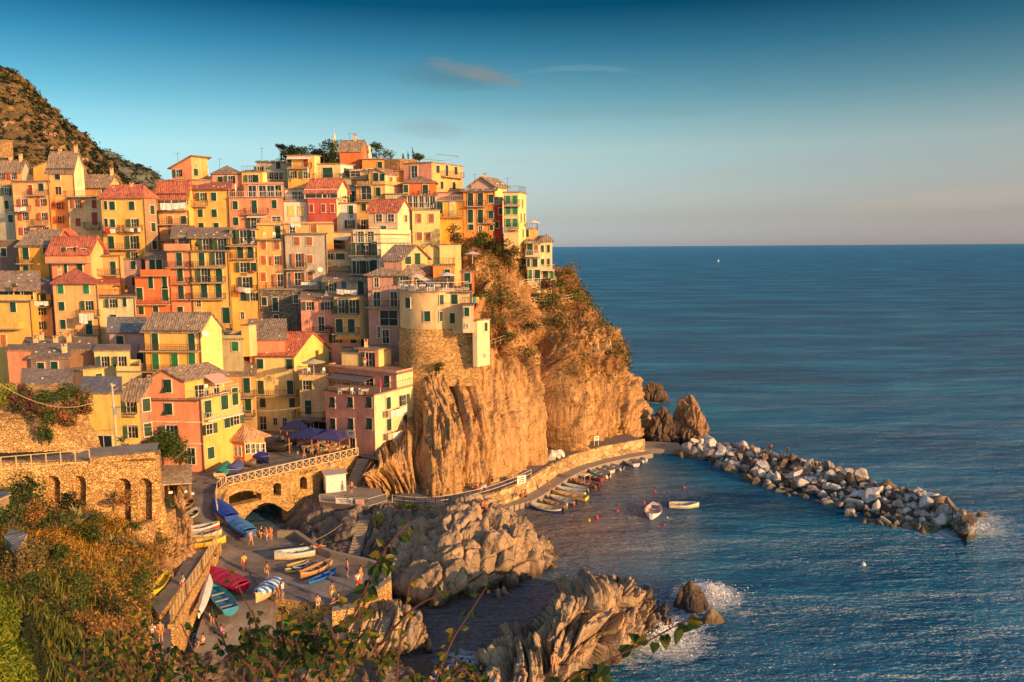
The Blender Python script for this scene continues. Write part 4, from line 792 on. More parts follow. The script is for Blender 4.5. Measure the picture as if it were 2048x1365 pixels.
rows = [
 [g3(745, 1003, 1.5), g3(800, 1008, 1.5), g3(870, 1008, 1.5), g3(960, 990, 1.5), g3(1020, 966, 1.5), g3(1080, 926, 1.5), g3(1150, 900, 1.5), g3(1220, 884, 1.5), g3(1270, 877, 1.5), p3(1276, 862, 150), p3(1250, 845, 188)],
 [p3(742, 950, 100), p3(790, 905, 104), p3(850, 900, 106), p3(930, 880, 108), p3(1000, 870, 112), p3(1083, 850, 121), p3(1150, 840, 128), p3(1210, 832, 134), p3(1264, 832, 139), p3(1268, 824, 153), p3(1250, 815, 188)],
 [p3(765, 880, 108), p3(812, 845, 112), p3(860, 815, 112.5), p3(925, 795, 113.5), p3(1000, 790, 117), p3(1082, 785, 123), p3(1150, 780, 130), p3(1210, 772, 136), p3(1256, 787, 141), p3(1260, 777, 153), p3(1240, 775, 188)],
 [p3(805, 800, 119), p3(838, 770, 117), p3(880, 745, 116), p3(935, 728, 116.5), p3(1000, 733, 120), p3(1075, 735, 125), p3(1140, 735, 132), p3(1205, 725, 138), p3(1236, 738, 143), p3(1240, 732, 155), p3(1220, 730, 190)],
 [p3(850, 745, 124), p3(880, 722, 121), p3(930, 700, 120), p3(985, 690, 121), p3(1040, 680, 125), p3(1090, 680, 132), p3(1140, 670, 138), p3(1190, 670, 144), p3(1222, 690, 149), p3(1226, 685, 160), p3(1190, 680, 190)],
 [p3(870, 680, 126), p3(910, 655, 126), p3(955, 635, 125), p3(1000, 620, 128), p3(1045, 620, 134), p3(1085, 622, 140), p3(1120, 622, 145), p3(1148, 620, 150), p3(1171, 617, 154), p3(1173, 611, 163), p3(1150, 605, 190)],
 [p3(880, 600, 134), p3(920, 575, 134), p3(960, 555, 135), p3(1000, 560, 138), p3(1040, 575, 139.5), p3(1075, 602, 142.5), p3(1105, 604, 146.5), p3(1130, 600, 151), p3(1155, 594, 156), p3(1157, 590, 165), p3(1140, 585, 190)],
 [p3(880, 530, 143), p3(915, 495, 145), p3(950, 477, 147), p3(985, 478, 148), p3(1020, 497, 144.5), p3(1055, 560, 145), p3(1088, 564, 149), p3(1115, 562, 155), p3(1142, 562, 162), p3(1145, 560, 170), p3(1130, 560, 190)],
 [p3(870, 460, 165), p3(920, 448, 168), p3(960, 455, 170), p3(1000, 472, 152), p3(1040, 492, 153), p3(1070, 540, 156), p3(1095, 550, 162), p3(1108, 545, 174), p3(1122, 545, 176), p3(1125, 542, 180), p3(1120, 542, 192)]]
cl, CV, CN = patch('cliff', rows, 460, 330, ROCK, cliff_disp, world=True)
tag(cl, kind='structure')
# soil-coloured upper part: second material by height
cl.data.materials.append(SOIL)
zc = CV[..., 2]; pxc = PXC(CV.reshape(-1, 3)).reshape(zc.shape)
lim = np.interp(pxc, [800, 930, 1000, 1075, 1130, 1200, 1260], [16, 19.3, 18.0, 16.0, 14.5, 13.0, 12.0]) + fbm(CV.reshape(-1, 3) * .5, 3).reshape(zc.shape) * 2.0
mi = ((zc > lim) & (fbm(CV.reshape(-1, 3) * .22, 4).reshape(zc.shape) < .24)).astype(np.int32)[:-1, :-1].reshape(-1)
cl.data.polygons.foreach_set('material_index', mi)

# hillside under and behind the houses
xs = [-90, 60, 220, 380, 540, 700, 820, 900]
prof_ = [(930, 131), (860, 131), (760, 132), (700, 136), (640, 142), (560, 149), (480, 158), (400, 168), (352, 176), (330, 190), (345, 230)]
crest = {-90: 30, 60: 24, 220: 66, 380: 30, 540: 8, 700: -12, 820: 14, 900: 60}
rows = [[p3(x, y + (crest[x] if y < 420 else 0), d) for x in xs] for y, d in prof_]
hs, _, _ = patch('hillside', rows, 120, 120, SOIL, lambda p: fbm(p * .3, 4) * .8, world=True); tag(hs, kind='structure')

# far hills
def hill(name, ridge, d0, d1, base, bd, amp, nu, nv, mat):
    rows = [[p3(x, base, bd) for x, y in ridge], [p3(x, (base * .6 + y * .4), bd * .5 + d0 * .5) for x, y in ridge], [p3(x, y + 26, d0 * .85 + d1 * .15) for x, y in ridge], [p3(x, y, d1) for x, y in ridge], [p3(x + 20, y + 60, d1 * 1.3) for x, y in ridge]]
    o, V, NN = patch(name, rows, nu, nv, mat, lambda p: (fbm(p * amp[1], 5, .6) * amp[0] + ridg(p * amp[1] * 3, 3) * amp[0] * .3 + ((p[:, 2] + fbm(p * .02, 2) * 6) / 6.5 % 1.0 - .5) * amp[0] * .22 + fbm(p * .25, 3) * .8), world=True)
    tag(o, kind='structure'); return o, V, NN
h1, HV, HN = hill('terraced_hill', [(-260, 20), (-120, 70), (-40, 118), (30, 158), (80, 203), (130, 248), (175, 293), (203, 320), (220, 348), (238, 380), (258, 420)], 300, 340, 430, 205, (6, .035), 260, 260, HILLM)
h2, HV2, HN2 = hill('far_hill', [(100, 290), (170, 304), (222, 316), (250, 334), (280, 346), (305, 358), (325, 378), (350, 405), (380, 440)], 600, 680, 440, 420, (8, .02), 120, 80, HILLM2)

# ---- rocks in the harbour ----
def big_rock_disp(p):
    lv, ed = cellular(nz(p @ np.array([[1, 0, 0], [0, 1, 0], [-.45, .2, 1]]), (.42, .30, .16), 4))
    return lv * .8 - np.clip(.13 - ed, 0, 1) * 5.0 + ridg(nz(p, (.35, .35, .3), 1), 4) * .7 + fbm(p * 1.6, 4) * .28
def rock(name, rows, nu, nv, mat, disp, label=None, cat='rock'):
    o, V, NN = patch(name, rows, nu, nv, mat, disp, world=True)
    if label: tag(o, label, cat)
    return o, V, NN
rock('rock', [
 [g3(762, 1190, -2), g3(800, 1218, -2), g3(865, 1232, -2), g3(935, 1216, -2), g3(1005, 1200, -2), g3(1065, 1172, -2), g3(1112, 1145, -2), g3(1125, 1118, -2)],
 [g3(770, 1150, 1), g3(805, 1175, 1.2), g3(868, 1185, 1.5), g3(935, 1175, 1.6), g3(1005, 1158, 1.5), g3(1060, 1138, 1.2), g3(1103, 1125, .6), g3(1118, 1112, 0)],
 [g3(778, 1110, 2.2), g3(815, 1118, 2.8), g3(878, 1118, 3.6), g3(938, 1108, 4.0), g3(1005, 1092, 3.8), g3(1052, 1092, 3.0), g3(1094, 1100, 1.6), g3(1112, 1104, .3)],
 [g3(785, 1082, 2.4), g3(825, 1082, 3.2), g3(883, 1062, 4.6), g3(942, 1045, 5.2), g3(1000, 1052, 4.6), g3(1045, 1065, 3.4), g3(1083, 1082, 1.8), g3(1106, 1095, .2)],
 [g3(790, 1066, 2.0), g3(835, 1055, 3.0), g3(888, 1030, 4.8), g3(950, 1014, 5.0), g3(995, 1030, 4.2), g3(1035, 1050, 2.8), g3(1073, 1070, 1.4), g3(1100, 1085, -.4)],
 [g3(795, 1055, 0), g3(838, 1040, .5), g3(892, 1010, 2.4), g3(952, 1003, 2.4), g3(995, 1018, 1.2), g3(1036, 1040, -1), g3(1076, 1060, -2), g3(1104, 1078, -2)]],
 230, 170, ROCK2, big_rock_disp, 'massive cracked golden rock standing in the harbour below the cliff path')
def spiky(p):
    S = p[:, 0] / np.maximum(p[:, 1], 20) * 75 - .55 * p[:, 2] + fbm(p * .2, 2) * 1.2; Y = p[:, 1]
    lv, ed = cellular(np.stack([S * .62, Y * .16, p[:, 2] * .10], 1) + 7, .9); fin = ridg(np.stack([S * .42, Y * .10, p[:, 2] * .05], 1) + 2, 2)
    k = np.clip((p[:, 2] + 1.5) / 4, .15, 1)
    lv2, ed2 = cellular(np.stack([S * 1.5, Y * .45, p[:, 2] * .3], 1) + 17, .9)
    return (fin * .6 + lv * 1.5) * k + lv2 * .55 - np.clip(.08 - ed2, 0, 1) * 6 - np.clip(.10 - ed, 0, 1) * 12 * k + ridg(np.stack([S * 2.2, Y * .8, p[:, 2] * .4], 1) + 9, 4, .62) * .40 + fbm(p * 2.6, 4) * .18
rock('rock', [
 [g3(900, 1420, -2), g3(980, 1430, -2), g3(1060, 1420, -2), g3(1130, 1400, -2), g3(1190, 1370, -2), g3(1240, 1335, -2), g3(1310, 1300, -2), g3(1365, 1265, -2)],
 [g3(930, 1385, .5), g3(990, 1385, 1.5), g3(1060, 1370, 1.8), g3(1125, 1345, 2.0), g3(1180, 1315, 2.0), g3(1235, 1285, 1.6), g3(1300, 1262, .8), g3(1345, 1252, 0)],
 [g3(960, 1350, 1), g3(1000, 1325, 2.2), g3(1060, 1305, 2.8), g3(1120, 1270, 3.6), g3(1175, 1245, 3.8), g3(1228, 1222, 3.4), g3(1285, 1225, 1.8), g3(1335, 1238, .2)],
 [g3(965, 1330, .6), g3(1008, 1295, 1.6), g3(1065, 1270, 2.2), g3(1110, 1225, 4.0), g3(1180, 1185, 5.0), g3(1240, 1172, 4.6), g3(1290, 1200, 1.8), g3(1335, 1225, -.4)],
 [g3(965, 1315, -2), g3(1010, 1285, -2), g3(1065, 1255, -2), g3(1115, 1210, -2), g3(1180, 1180, -2), g3(1240, 1175, -2), g3(1300, 1190, -2), g3(1345, 1215, -2)]],
 240, 160, ROCK2, spiky, 'long jagged rock with tilted fins in the foreground, ringed by surf')
def small_rock(label, cx, cy, w, h, z, mat, seed, n=60, peak=.5, lean=0.0):
    c = G(cx, cy, 0); s = w / FP * math.hypot(c.y, HC) / 2; th = np.linspace(0, 2 * math.pi, n); t = np.linspace(0, 1, n // 2)
    T, Q = np.meshgrid(th, t); rad = (1 - Q ** 1.6) ** .75; rr = 1 + .18 * np.sin(T * 2 + seed) + .12 * np.sin(T * 3 + seed * 2)
    V = np.stack([c.x + s * rad * rr * np.cos(T) + lean * s * Q, c.y + s * h * rad * rr * np.sin(T), -1 + (z + 1) * Q], 2); F_ = V.reshape(-1, 3) + seed * 13
    dirv = np.stack([np.cos(T), np.sin(T), .5 + 0 * T], 2)
    lv, ed = cellular(nz(F_, (.55, .55, .3))); d = (lv * .2 - np.clip(.12 - ed, 0, 1) * 2.2 + ridg(nz(F_, (.7, .7, .25)), 5, .62) * .42) * s * .55
    d = d.reshape(T.shape); d[:, -1] = d[:, 0]; d *= np.clip((1 - Q) * 6, .3, 1)
    o = put('rock', grid_mesh('rock', V + dirv * d[..., None], mat)); tag(o, label, 'rock', 'sea rocks'); return o
DKR = rock_mat('dark_sea_rock', (.16, .11, .08), (.06, .045, .04), (.26, .18, .12), (1, 1, .5), wet=(.05, .04, .04))
CONEM = rock_mat('brown_sea_rock', (.36, .22, .12), (.10, .065, .045), (.50, .33, .19), (1.2, 1.2, .3), wet=(.06, .045, .035))
small_rock('cone shaped orange rock at the root of the breakwater', 1378, 884, 78, .8, 8.6, CONEM, 3, 190)
small_rock('dark ribbed rock between the cliff corner and the cone rock', 1325, 884, 78, .7, 6.4, DKR, 5, 140)
small_rock('dark lone rock in the sea beyond the cliff corner', 1312, 802, 48, .8, 4.6, DKR, 8, 90, lean=-.3)
small_rock('low knob of rock by the lone dark rock', 1284, 795, 18, .8, 1.0, DKR, 9, 40)
small_rock('tall surf washed rock off the foreground fins', 1388, 1212, 66, .9, 2.6, DKR, 12, 110, lean=-.25)
small_rock('smaller wet orange rock beside the surf washed rock', 1424, 1242, 44, .8, 1.2, ROCK2, 14, 70)
small_rock('low wet rock between the fins and the surf washed rock', 1388, 1240, 30, .8, .7, ROCK2, 15, 50)
small_rock('rounded pale rock leaning under the jagged fins', 990, 1335, 24, .9, 2.6, ROCK2, 21, 50)
# cove under the bridge and the grey strata slopes
rock('cove_slope', [
 [g3(490, 1135, -1), g3(560, 1130, -1), g3(640, 1150, -1), g3(720, 1155, -1), g3(800, 1160, -1), g3(850, 1100, -1)],
 [g3(485, 1105, -.6), g3(560, 1105, -.6), g3(640, 1118, .4), g3(720, 1118, .8), g3(800, 1095, 1.0), g3(860, 1070, 1.0)],
 [g3(475, 1085, -.5), g3(560, 1080, -.4), g3(640, 1072, 1.4), g3(720, 1075, 2.4), g3(800, 1055, 2.6), g3(870, 1040, 2.5)],
 [g3(465, 1065, -.4), g3(548, 1060, -.3), g3(640, 1035, 2.2), g3(735, 1030, 3.4), g3(810, 1020, 2.6), g3(900, 1012, 2.2)],
 [g3(455, 1040, 0), g3(530, 1030, 0), g3(640, 990, 3.2), g3(740, 985, 2.5), g3(830, 990, 1.0), g3(900, 990, 1)]],
 150, 110, ROCKG, lambda p: spiky(p) * .42 - .3)[0]['kind'] = 'structure'
rock('rock', [
 [g3(590, 1345, -1), g3(690, 1345, -1), g3(780, 1330, -1), g3(868, 1320, -1)],
 [g3(590, 1300, .8), g3(690, 1300, 1.4), g3(780, 1290, 1.6), g3(862, 1290, 1.0)],
 [g3(590, 1265, .8), g3(690, 1255, 2.4), g3(775, 1245, 2.8), g3(855, 1250, 2.2)],
 [g3(600, 1252, .6), g3(705, 1225, 2.8), g3(780, 1212, 3.0), g3(848, 1225, 2.4)],
 [g3(610, 1248, -1), g3(705, 1215, 0), g3(785, 1205, 0), g3(850, 1210, -1)]],
 150, 100, ROCK2, lambda p: spiky(p) * .45 - .2, 'slanting golden rock below the corner of the stone quay')
rock('beach', [
 [g3(260, 1420, 1.2), g3(420, 1420, .6), g3(600, 1420, .8), g3(760, 1400, .6), g3(900, 1400, .5), g3(1010, 1390, .2)],
 [g3(300, 1340, 1.6), g3(420, 1345, .8), g3(600, 1350, 1.2), g3(740, 1345, .8), g3(870, 1340, .5), g3(980, 1340, .2)],
 [g3(360, 1300, .6), g3(440, 1300, .6), g3(560, 1300, .8), g3(680, 1300, .3), g3(800, 1315, -.3), g3(960, 1322, -.5)]],
 120, 60, ROCK2, lambda p: spiky(p) * .3, None)[0]['kind'] = 'structure'

# ---- left slope, from below the camera down to the ramp ----
rows = [
 [p3(-120, 1500, 16), p3(60, 1500, 16), p3(200, 1480, 20), p3(300, 1440, 34), p3(330, 1420, 46)],
 [p3(-120, 1380, 20), p3(30, 1370, 22), p3(170, 1350, 28), p3(255, 1320, 46), p3(285, 1305, 58)],
 [p3(-120, 1270, 25), p3(0, 1260, 28), p3(130, 1240, 38), p3(235, 1210, 56), p3(290, 1200, 63)],
 [p3(-100, 1170, 33), p3(0, 1160, 37), p3(120, 1150, 48), p3(230, 1130, 62), p3(300, 1140, 69)],
 [p3(-100, 1100, 42), p3(0, 1095, 46), p3(110, 1090, 56), p3(220, 1090, 66), p3(320, 1105, 73)],
 [p3(-100, 1050, 53), p3(0, 1045, 56), p3(105, 1045, 63), p3(220, 1065, 70), p3(340, 1070, 77)],
 [p3(-100, 1020, 64), p3(0, 1018, 66), p3(100, 1022, 70.5), p3(220, 1045, 74), p3(345, 1050, 80)]]
sl, SV, SN = rock('slope', rows, 170, 170, SOIL, lambda p: fbm(p * .35, 5) * .9 + ridg(p * .5, 3) * .25); sl['kind'] = 'structure'
rock('rock_face', [   # bare rock between the slope and the ramp
 [g3(290, 1320, 2.5), g3(310, 1262, 2.5), g3(318, 1218, 3.0), g3(352, 1160, 3.4), g3(396, 1112, 3.8), g3(392, 1070, 4.2), g3(380, 1010, 4.6), g3(385, 975, 5)],
 [p3(270, 1270, 60), p3(290, 1210, 65), p3(300, 1190, 66.5), p3(325, 1130, 73), p3(380, 1085, 79), p3(378, 1055, 82), p3(365, 1000, 88), p3(360, 970, 92)],
 [p3(240, 1200, 60), p3(262, 1165, 67), p3(290, 1150, 71), p3(315, 1105, 75), p3(360, 1050, 82), p3(362, 1020, 85), p3(340, 985, 90), p3(345, 965, 94)],
 [p3(230, 1130, 64), p3(250, 1120, 70), p3(280, 1110, 75), p3(305, 1070, 79), p3(335, 1030, 86), p3(335, 1000, 89), p3(325, 975, 93), p3(325, 960, 96)]],
 170, 90, ROCK, lambda p: strata(p) * .45 + fbm(p * .5, 4) * .5)[0]['kind'] = 'structure'
rock('rock_face', [   # slope above the lower stone wall, below the yellow house
 [p3(-60, 915, 70), p3(50, 905, 73), p3(130, 905, 75), p3(215, 920, 77)],
 [p3(-60, 870, 72), p3(50, 850, 75), p3(130, 860, 77), p3(205, 900, 79)],
 [p3(-60, 810, 76), p3(50, 805, 79), p3(110, 815, 81), p3(180, 838, 82)],
 [p3(-60, 770, 82), p3(50, 765, 86), p3(110, 770, 87), p3(175, 790, 88)]], 120, 60, STONE, lambda p: fbm(p * .6, 4) * .5)[0]['kind'] = 'structure'
# ---------------- round tower ----------------
PL_T = plaster((.72, .50, .27))
tc_ = P(868, 583, 120); tw_top = P(868, 584, 114.6).z; tw_mid = P(868, 660, 114.6).z; tw_bot = P(868, 760, 114.6).z; TR = 5.15
tz = Vector((tc_.x, tc_.y, tw_bot)); tw = empty('round_tower', tz, 'round orange tower on a rubble stone base crowned by a terrace', 'tower')
mb = MB(); mb.lathe((0, 0, 0), [(TR, tw_mid - tw_bot), (TR, tw_top - tw_bot)], 56); mb.build('wall', PL_T, tw, smooth=True)
H_ = tw_mid - tw_bot
mb = MB(); mb.lathe((0, 0, 0), [(TR + .5, -6), (TR + .35, 0), (TR + .2, H_ * .62), (TR + .34, H_ * .66), (TR + .16, H_ * .72), (TR + .12, H_ - .4), (TR + .1, H_)], 56); mb.build('stone_base', STONE, tw, smooth=True)
mb = MB(); zt_ = tw_top - tw_bot; mb.lathe((0, 0, 0), [(.01, zt_ + .3), (TR + .35, zt_ + .3), (TR + .35, zt_), (TR - .2, zt_ - .01)], 56); mb.build('terrace_floor', CONC, tw)
mb = MB(); n_ = 44
for i in range(n_):
    a0, a1 = 2 * math.pi * i / n_, 2 * math.pi * (i + 1) / n_; p = Vector((math.cos(a0) * (TR + .2), math.sin(a0) * (TR + .2), zt_ + .3)); q = Vector((math.cos(a1) * (TR + .2), math.sin(a1) * (TR + .2), zt_ + .3)); railing_mb(mb, p, q, 1.0, .37, .035)
mb.build('railing', WRAIL, tw)
for px, py, w_, h_, sh in ((817, 606, 1.0, 1.5, 'g'), (855, 633, .9, 1.5, 'g'), (883, 600, .6, 1.4, 'g'), (882, 633, .45, 1.4, 'g')):
    r = ray(px, py); o_ = Vector((0, 0, HC)); # intersect ray with the cylinder
    dx, dy = r.x, r.y; ox_, oy_ = o_.x - tc_.x, o_.y - tc_.y; A_ = dx * dx + dy * dy; B_ = 2 * (ox_ * dx + oy_ * dy); C0 = ox_ * ox_ + oy_ * oy_ - TR * TR; k = (-B_ - math.sqrt(max(0, B_ * B_ - 4 * A_ * C0))) / (2 * A_); hp = o_ + r * k
    ang = math.atan2(hp.y - tc_.y, hp.x - tc_.x); me, sm = win_mesh('c', w_, h_, sh); o = put('window', me, tw, hp - tz - Vector((0, 0, h_ / 2)) + Vector((math.cos(ang), math.sin(ang), 0)) * .07, ang + math.pi / 2)
    for s_, _ in sm: put('shutter', s_, o)
for i, (px, py) in enumerate(((825, 663), (843, 660), (862, 660))):
    pass
house('flat fronted orange house joined to the right of the round tower', 884, 944, None, 585, 668, 115.5, 4, None, 'peach', w=[('f', 'c', g_, [909], [599]), ('f', 'c', g_, [905], [637], (.8, 1.6))], rail=1, pipe=1, dep=9, mat=PL_T, smat=PL_T)
mb = MB(); C0 = P(884, 668, 115.2); C1 = P(952, 668, 115.2); B0 = C0 + Vector((-1, -1.2, -7.5)); B1 = C1 + Vector((.5, -1.2, -7.5))
mb.hexa([B0, B1, B1 + Vector((0, 9, 0)), B0 + Vector((0, 9, 0))], [C0, C1, C1 + Vector((0, 7, 0)), C0 + Vector((0, 7, 0))])
tag(mb.build('buttress_wall', STONE), 'massive rubble buttress wall under the flat fronted tower house', 'wall')
house('slim white house clinging to the corner of the tower house', 925, 946, None, 612, 662, 112.5, 8, None, 'cream2', w=[('f', 'c', g_, [934], [624], (.7, 1.3)), ('f', 't', 'w', [934], [652], (.4, .5))], roof='flat', dep=3, ext=.3, rail=1)
house('tall narrow pale tower house standing on the bare cliff edge', 945, 954, 979, 643, 726, 113, 24, 40, 'cream2', 'cream2', 'flat', w=[('s', 'v', g_, [971], [654], (.6, 1.2)), ('s', 't', 'w', [969], [711], (.35, .55))], ext=.6)
def wallstrip(pts, h, th, mat, name, label, cat='wall', cap=None, down=0.0):
    mb = MB()
    for a, b in zip(pts[:-1], pts[1:]):
        a, b = Vector(a), Vector(b); d = (b - a); n2 = Vector((-d.y, d.x, 0)).normalized() * th / 2; dn = Vector((0, 0, -down)); u = Vector((0, 0, h))
        q = [a - n2, b - n2, b + n2, a + n2]; mb.hexa([p + dn for p in q], [p + u for p in q])
        if cap: n3 = n2 * 1.25; q = [a - n3, b - n3, b + n3, a + n3]; mb.hexa([p + u * 1.003 for p in q], [p + u * 1.003 + Vector((0, 0, cap)) for p in q], 1)
    return tag(mb.build(name, [mat, CONC]), label, cat)
# terrace wall pieces of the promontory gardens
wallstrip([p3(952, 640, 121), p3(965, 600, 128), p3(992, 560, 139)], 1.2, .5, STONE, 'garden_wall', 'rubble garden wall beside the small orange red house', down=4)
tp_ = [p3(1058, 607, 141.5), p3(1080, 610, 143), p3(1105, 608, 146), p3(1135, 603, 150.5), p3(1164, 596, 155)]
wallstrip(tp_, .1, .6, STONE, 'terrace_wall', 'curved rubble terrace wall on the promontory below the garden', down=5.5)
def fence(name, label, pts, h=1.0, step=1.5, mat=WRAIL, rails=(1.0, .55), th=.07, cat='railing', group=None, infill=None):
    e = empty(name, pts[0], label, cat, group); o = Vector(pts[0]); mb = MB(); mr = MB(); u = Vector((0, 0, 1))
    for a, b in zip(pts[:-1], pts[1:]):
        a, b = Vector(a) - o, Vector(b) - o; k = max(1, round((b - a).length / step))
        for i in range(k + 1):
            p = a + (b - a) * i / k; mb.bar(p, p + u * h, th, th)
        for r in rails: mr.bar(a + u * h * r, b + u * h * r, th * .8, th * .8)
        if infill:
            kk = max(1, round((b - a).length / infill))
            for i in range(kk + 1): p = a + (b - a) * i / kk; mr.bar(p + u * .05, p + u * h * .97, th * .4, th * .4)
    mb.build('post', mat, e)['kind'] = 'stuff'; mr.build('rail', mat, e); return e
fence('terrace_railing', 'pale two bar railing along the curved promontory terrace', [tuple(Vector(p) + Vector((0, 0, .1))) for p in tp_], 1.0, 1.6)
fence('garden_railing', 'pale railing below the promontory house by the pink bush', [p3(1040, 575, 139), p3(1050, 570, 141), p3(1085, 567, 145), p3(1112, 564, 148)], .9, 1.4)
fence('path_railing', 'rusty path railing climbing the slope right of the pale tower house', [p3(981, 696, 117.5), p3(1020, 682, 122), p3(1050, 668, 127), p3(1085, 660, 131)], 1.1, 1.2, plain((.42, .28, .16), .6))
# slatted fence on the slope
e = empty('mesh_fence', p3(1135, 742, 131), 'old wooden mesh fence falling down the scrub slope', 'fence'); o = Vector(p3(1135, 742, 131))
A_ = [(1140, 738, 131), (1170, 722, 134), (1198, 708, 137.5), (1223, 698, 141)]; B_ = [(1143, 718, 132), (1170, 702, 134.5), (1196, 690, 138), (1220, 684, 141.5)]
mb = MB(); WOODP = plain((.40, .27, .15), .8)
for i in range(3):
    a0, a1, b0, b1 = [Vector(p3(*q)) - o for q in (A_[i], A_[i + 1], B_[i], B_[i + 1])]
    for j in range(9): mb.bar(a0 + (a1 - a0) * j / 8, b0 + (b1 - b0) * j / 8, .05)
    for j in range(6): mb.bar(a0 + (b0 - a0) * j / 5, a1 + (b1 - a1) * j / 5, .05)
mb.build('lattice', WOODP, e); mb = MB()
for a_, b_2 in zip(A_, B_): mb.bar(Vector(p3(*a_)) - o - Vector((0, 0, .5)), Vector(p3(*b_2)) - o + Vector((0, 0, .3)), .14)
mb.build('post', plain((.62, .5, .36), .8), e)

# ---------------- cliff path with its sea wall ----------------
PATHZ = 2.6
outer = [(770, 1004), (820, 1011), (870, 1011), (915, 1004), (960, 994), (1003, 980), (1043, 964), (1075, 946), (1105, 928), (1145, 910), (1195, 896), (1245, 886), (1286, 879)]
OP = [G(x, y, PATHZ) for x, y in outer]; OP = [Vector(v) for v in catmull(np.array([list(v) for v in OP]), 60)]
def side(ps, i):
    d = (ps[min(i + 1, len(ps) - 1)] - ps[max(i - 1, 0)]); d.z = 0; d.normalize(); return Vector((-d.y, d.x, 0))
def ribbon(name, pts, w0, w1, mat, z=0.0, uv=None):
    V = np.array([[list(p + side(pts, i) * w0 + Vector((0, 0, z))) for i, p in enumerate(pts)], [list(p + side(pts, i) * w1 + Vector((0, 0, z))) for i, p in enumerate(pts)]])
    return put(name, grid_mesh(name, V, mat))
ASPH = plain((.20, .17, .15), .9, name='worn_asphalt'); CONC2 = plain((.34, .28, .22), .9, name='old_concrete')
tag(ribbon('cliff_path', OP, -.1, 7.0, ASPH), kind='structure')
SEAW = stone_mat('sea_wall_render', (.50, .34, .17), .9, .8)
mb = MB()
for i in range(len(OP) - 1):
    a, b = OP[i], OP[i + 1]; na, nb = side(OP, i), side(OP, i + 1)
    q = [a - na * .45, b - nb * .45, b + nb * .05, a + na * .05]; bt = [a - na * .9, b - nb * .9, b + nb * .05, a + na * .05]
    if i > 14: mb.hexa([Vector((p.x, p.y, -1.5)) for p in bt], [Vector((p.x, p.y, PATHZ + .12)) for p in q])
    else: mb.hexa([Vector((p.x, p.y, .3)) for p in bt], [Vector((p.x, p.y, PATHZ + .12)) for p in q])
tag(mb.build('sea_wall', SEAW), 'long curved sea wall carrying the cliff path round the harbour', 'wall')
# low mooring ledge
mb = MB()
for i in range(22, len(OP) - 1):
    a, b = OP[i], OP[i + 1]; na, nb = side(OP, i), side(OP, i + 1); w_ = 2.6 if i > 27 else 1.4 + (i - 22) * .2
    q = [a - na * w_, b - nb * w_, b - nb * .7, a - na * .7]; mb.hexa([Vector((p.x, p.y, -1.5)) for p in q], [Vector((p.x, p.y, .75)) for p in q])
tag(mb.build('mooring_ledge', CONC2), 'low grey concrete mooring ledge at the foot of the sea wall', 'ledge')
e = G(1286, 879, PATHZ); f = G(1362, 905, .5)
mb = MB(); a = G(1284, 897, .8); b = G(1368, 900, .8); mb.hexa([(a.x, a.y, -1.5), (b.x, b.y, -1.5), (b.x, b.y + 5, -1.5), (a.x, a.y + 5, -1.5)], [(a.x, a.y, .8), (b.x, b.y, .8), (b.x, b.y + 5, .8), (a.x, a.y + 5, .8)])
tag(mb.build('landing', CONC2), 'short flat concrete landing between the sea wall and the boulders', 'landing')
fence('cliff_path_railing', 'thin pale double railing along the outer edge of the cliff path', [tuple(p + Vector((0, 0, .1)) + side(OP, i) * -.2) for i, p in enumerate(OP[2:34])][::2], 1.05, 2.2, WRAIL, (1.0, .5), .06)
def textobj(parent, body, size, loc, rz, mat, ext=.01):
    cu = bpy.data.curves.new('lettering', 'FONT'); cu.body = body; cu.size = size; cu.extrude = ext; cu.align_x = 'CENTER'; cu.align_y = 'CENTER'
    t = bpy.data.objects.new('lettering', cu); COL.objects.link(t)
    dg = bpy.context.evaluated_depsgraph_get(); me = bpy.data.meshes.new_from_object(t.evaluated_get(dg)); bpy.data.objects.remove(t)
    me.materials.clear(); me.materials.append(mat); o = put('lettering', me, parent, loc); o.rotation_euler = (math.pi / 2, 0, rz); return o
INK = plain((.12, .10, .12), .8, name='ink'); WHT = plain((.80, .78, .72), .7, name='white_board')
def board(name, label, cat, px, py, d_or_z, w, h, rz, mat=WHT, lines=0, usez=True, post=0.0, ink=INK):
    q = G(px, py, d_or_z) if usez else P(px, py, d_or_z); e = empty(name, q, label, cat, rz=rz); mb = MB(); mb.box((0, 0, post + h / 2), w, .06, h); mb.build('panel', mat, e)
    if post: m2 = MB(); [m2.box((s * w * .4, .05, post / 2), .07, .07, post) for s in (-1, 1)]; m2.build('post', WRAIL, e)
    for i in range(lines):
        m2 = MB(); z = post + h * (1 - (i + 1) / (lines + 1)); ww = w * random.uniform(.5, .8); m2.box((random.uniform(-.04, .04) * w, -.035, z), ww, .01, h / (lines * 3.2)); m2.build('text_line', ink, e)
    return e
board('banner', 'white banner hanging on the cliff path railing near the boats', 'banner', 1043, 968, PATHZ, 1.5, 1.15, R(35), lines=3)
board('warning_sign', 'small white warning board on a post at the foot of the right cliff', 'sign', 1193, 892, PATHZ, .9, .75, R(20), lines=2, post=.9)

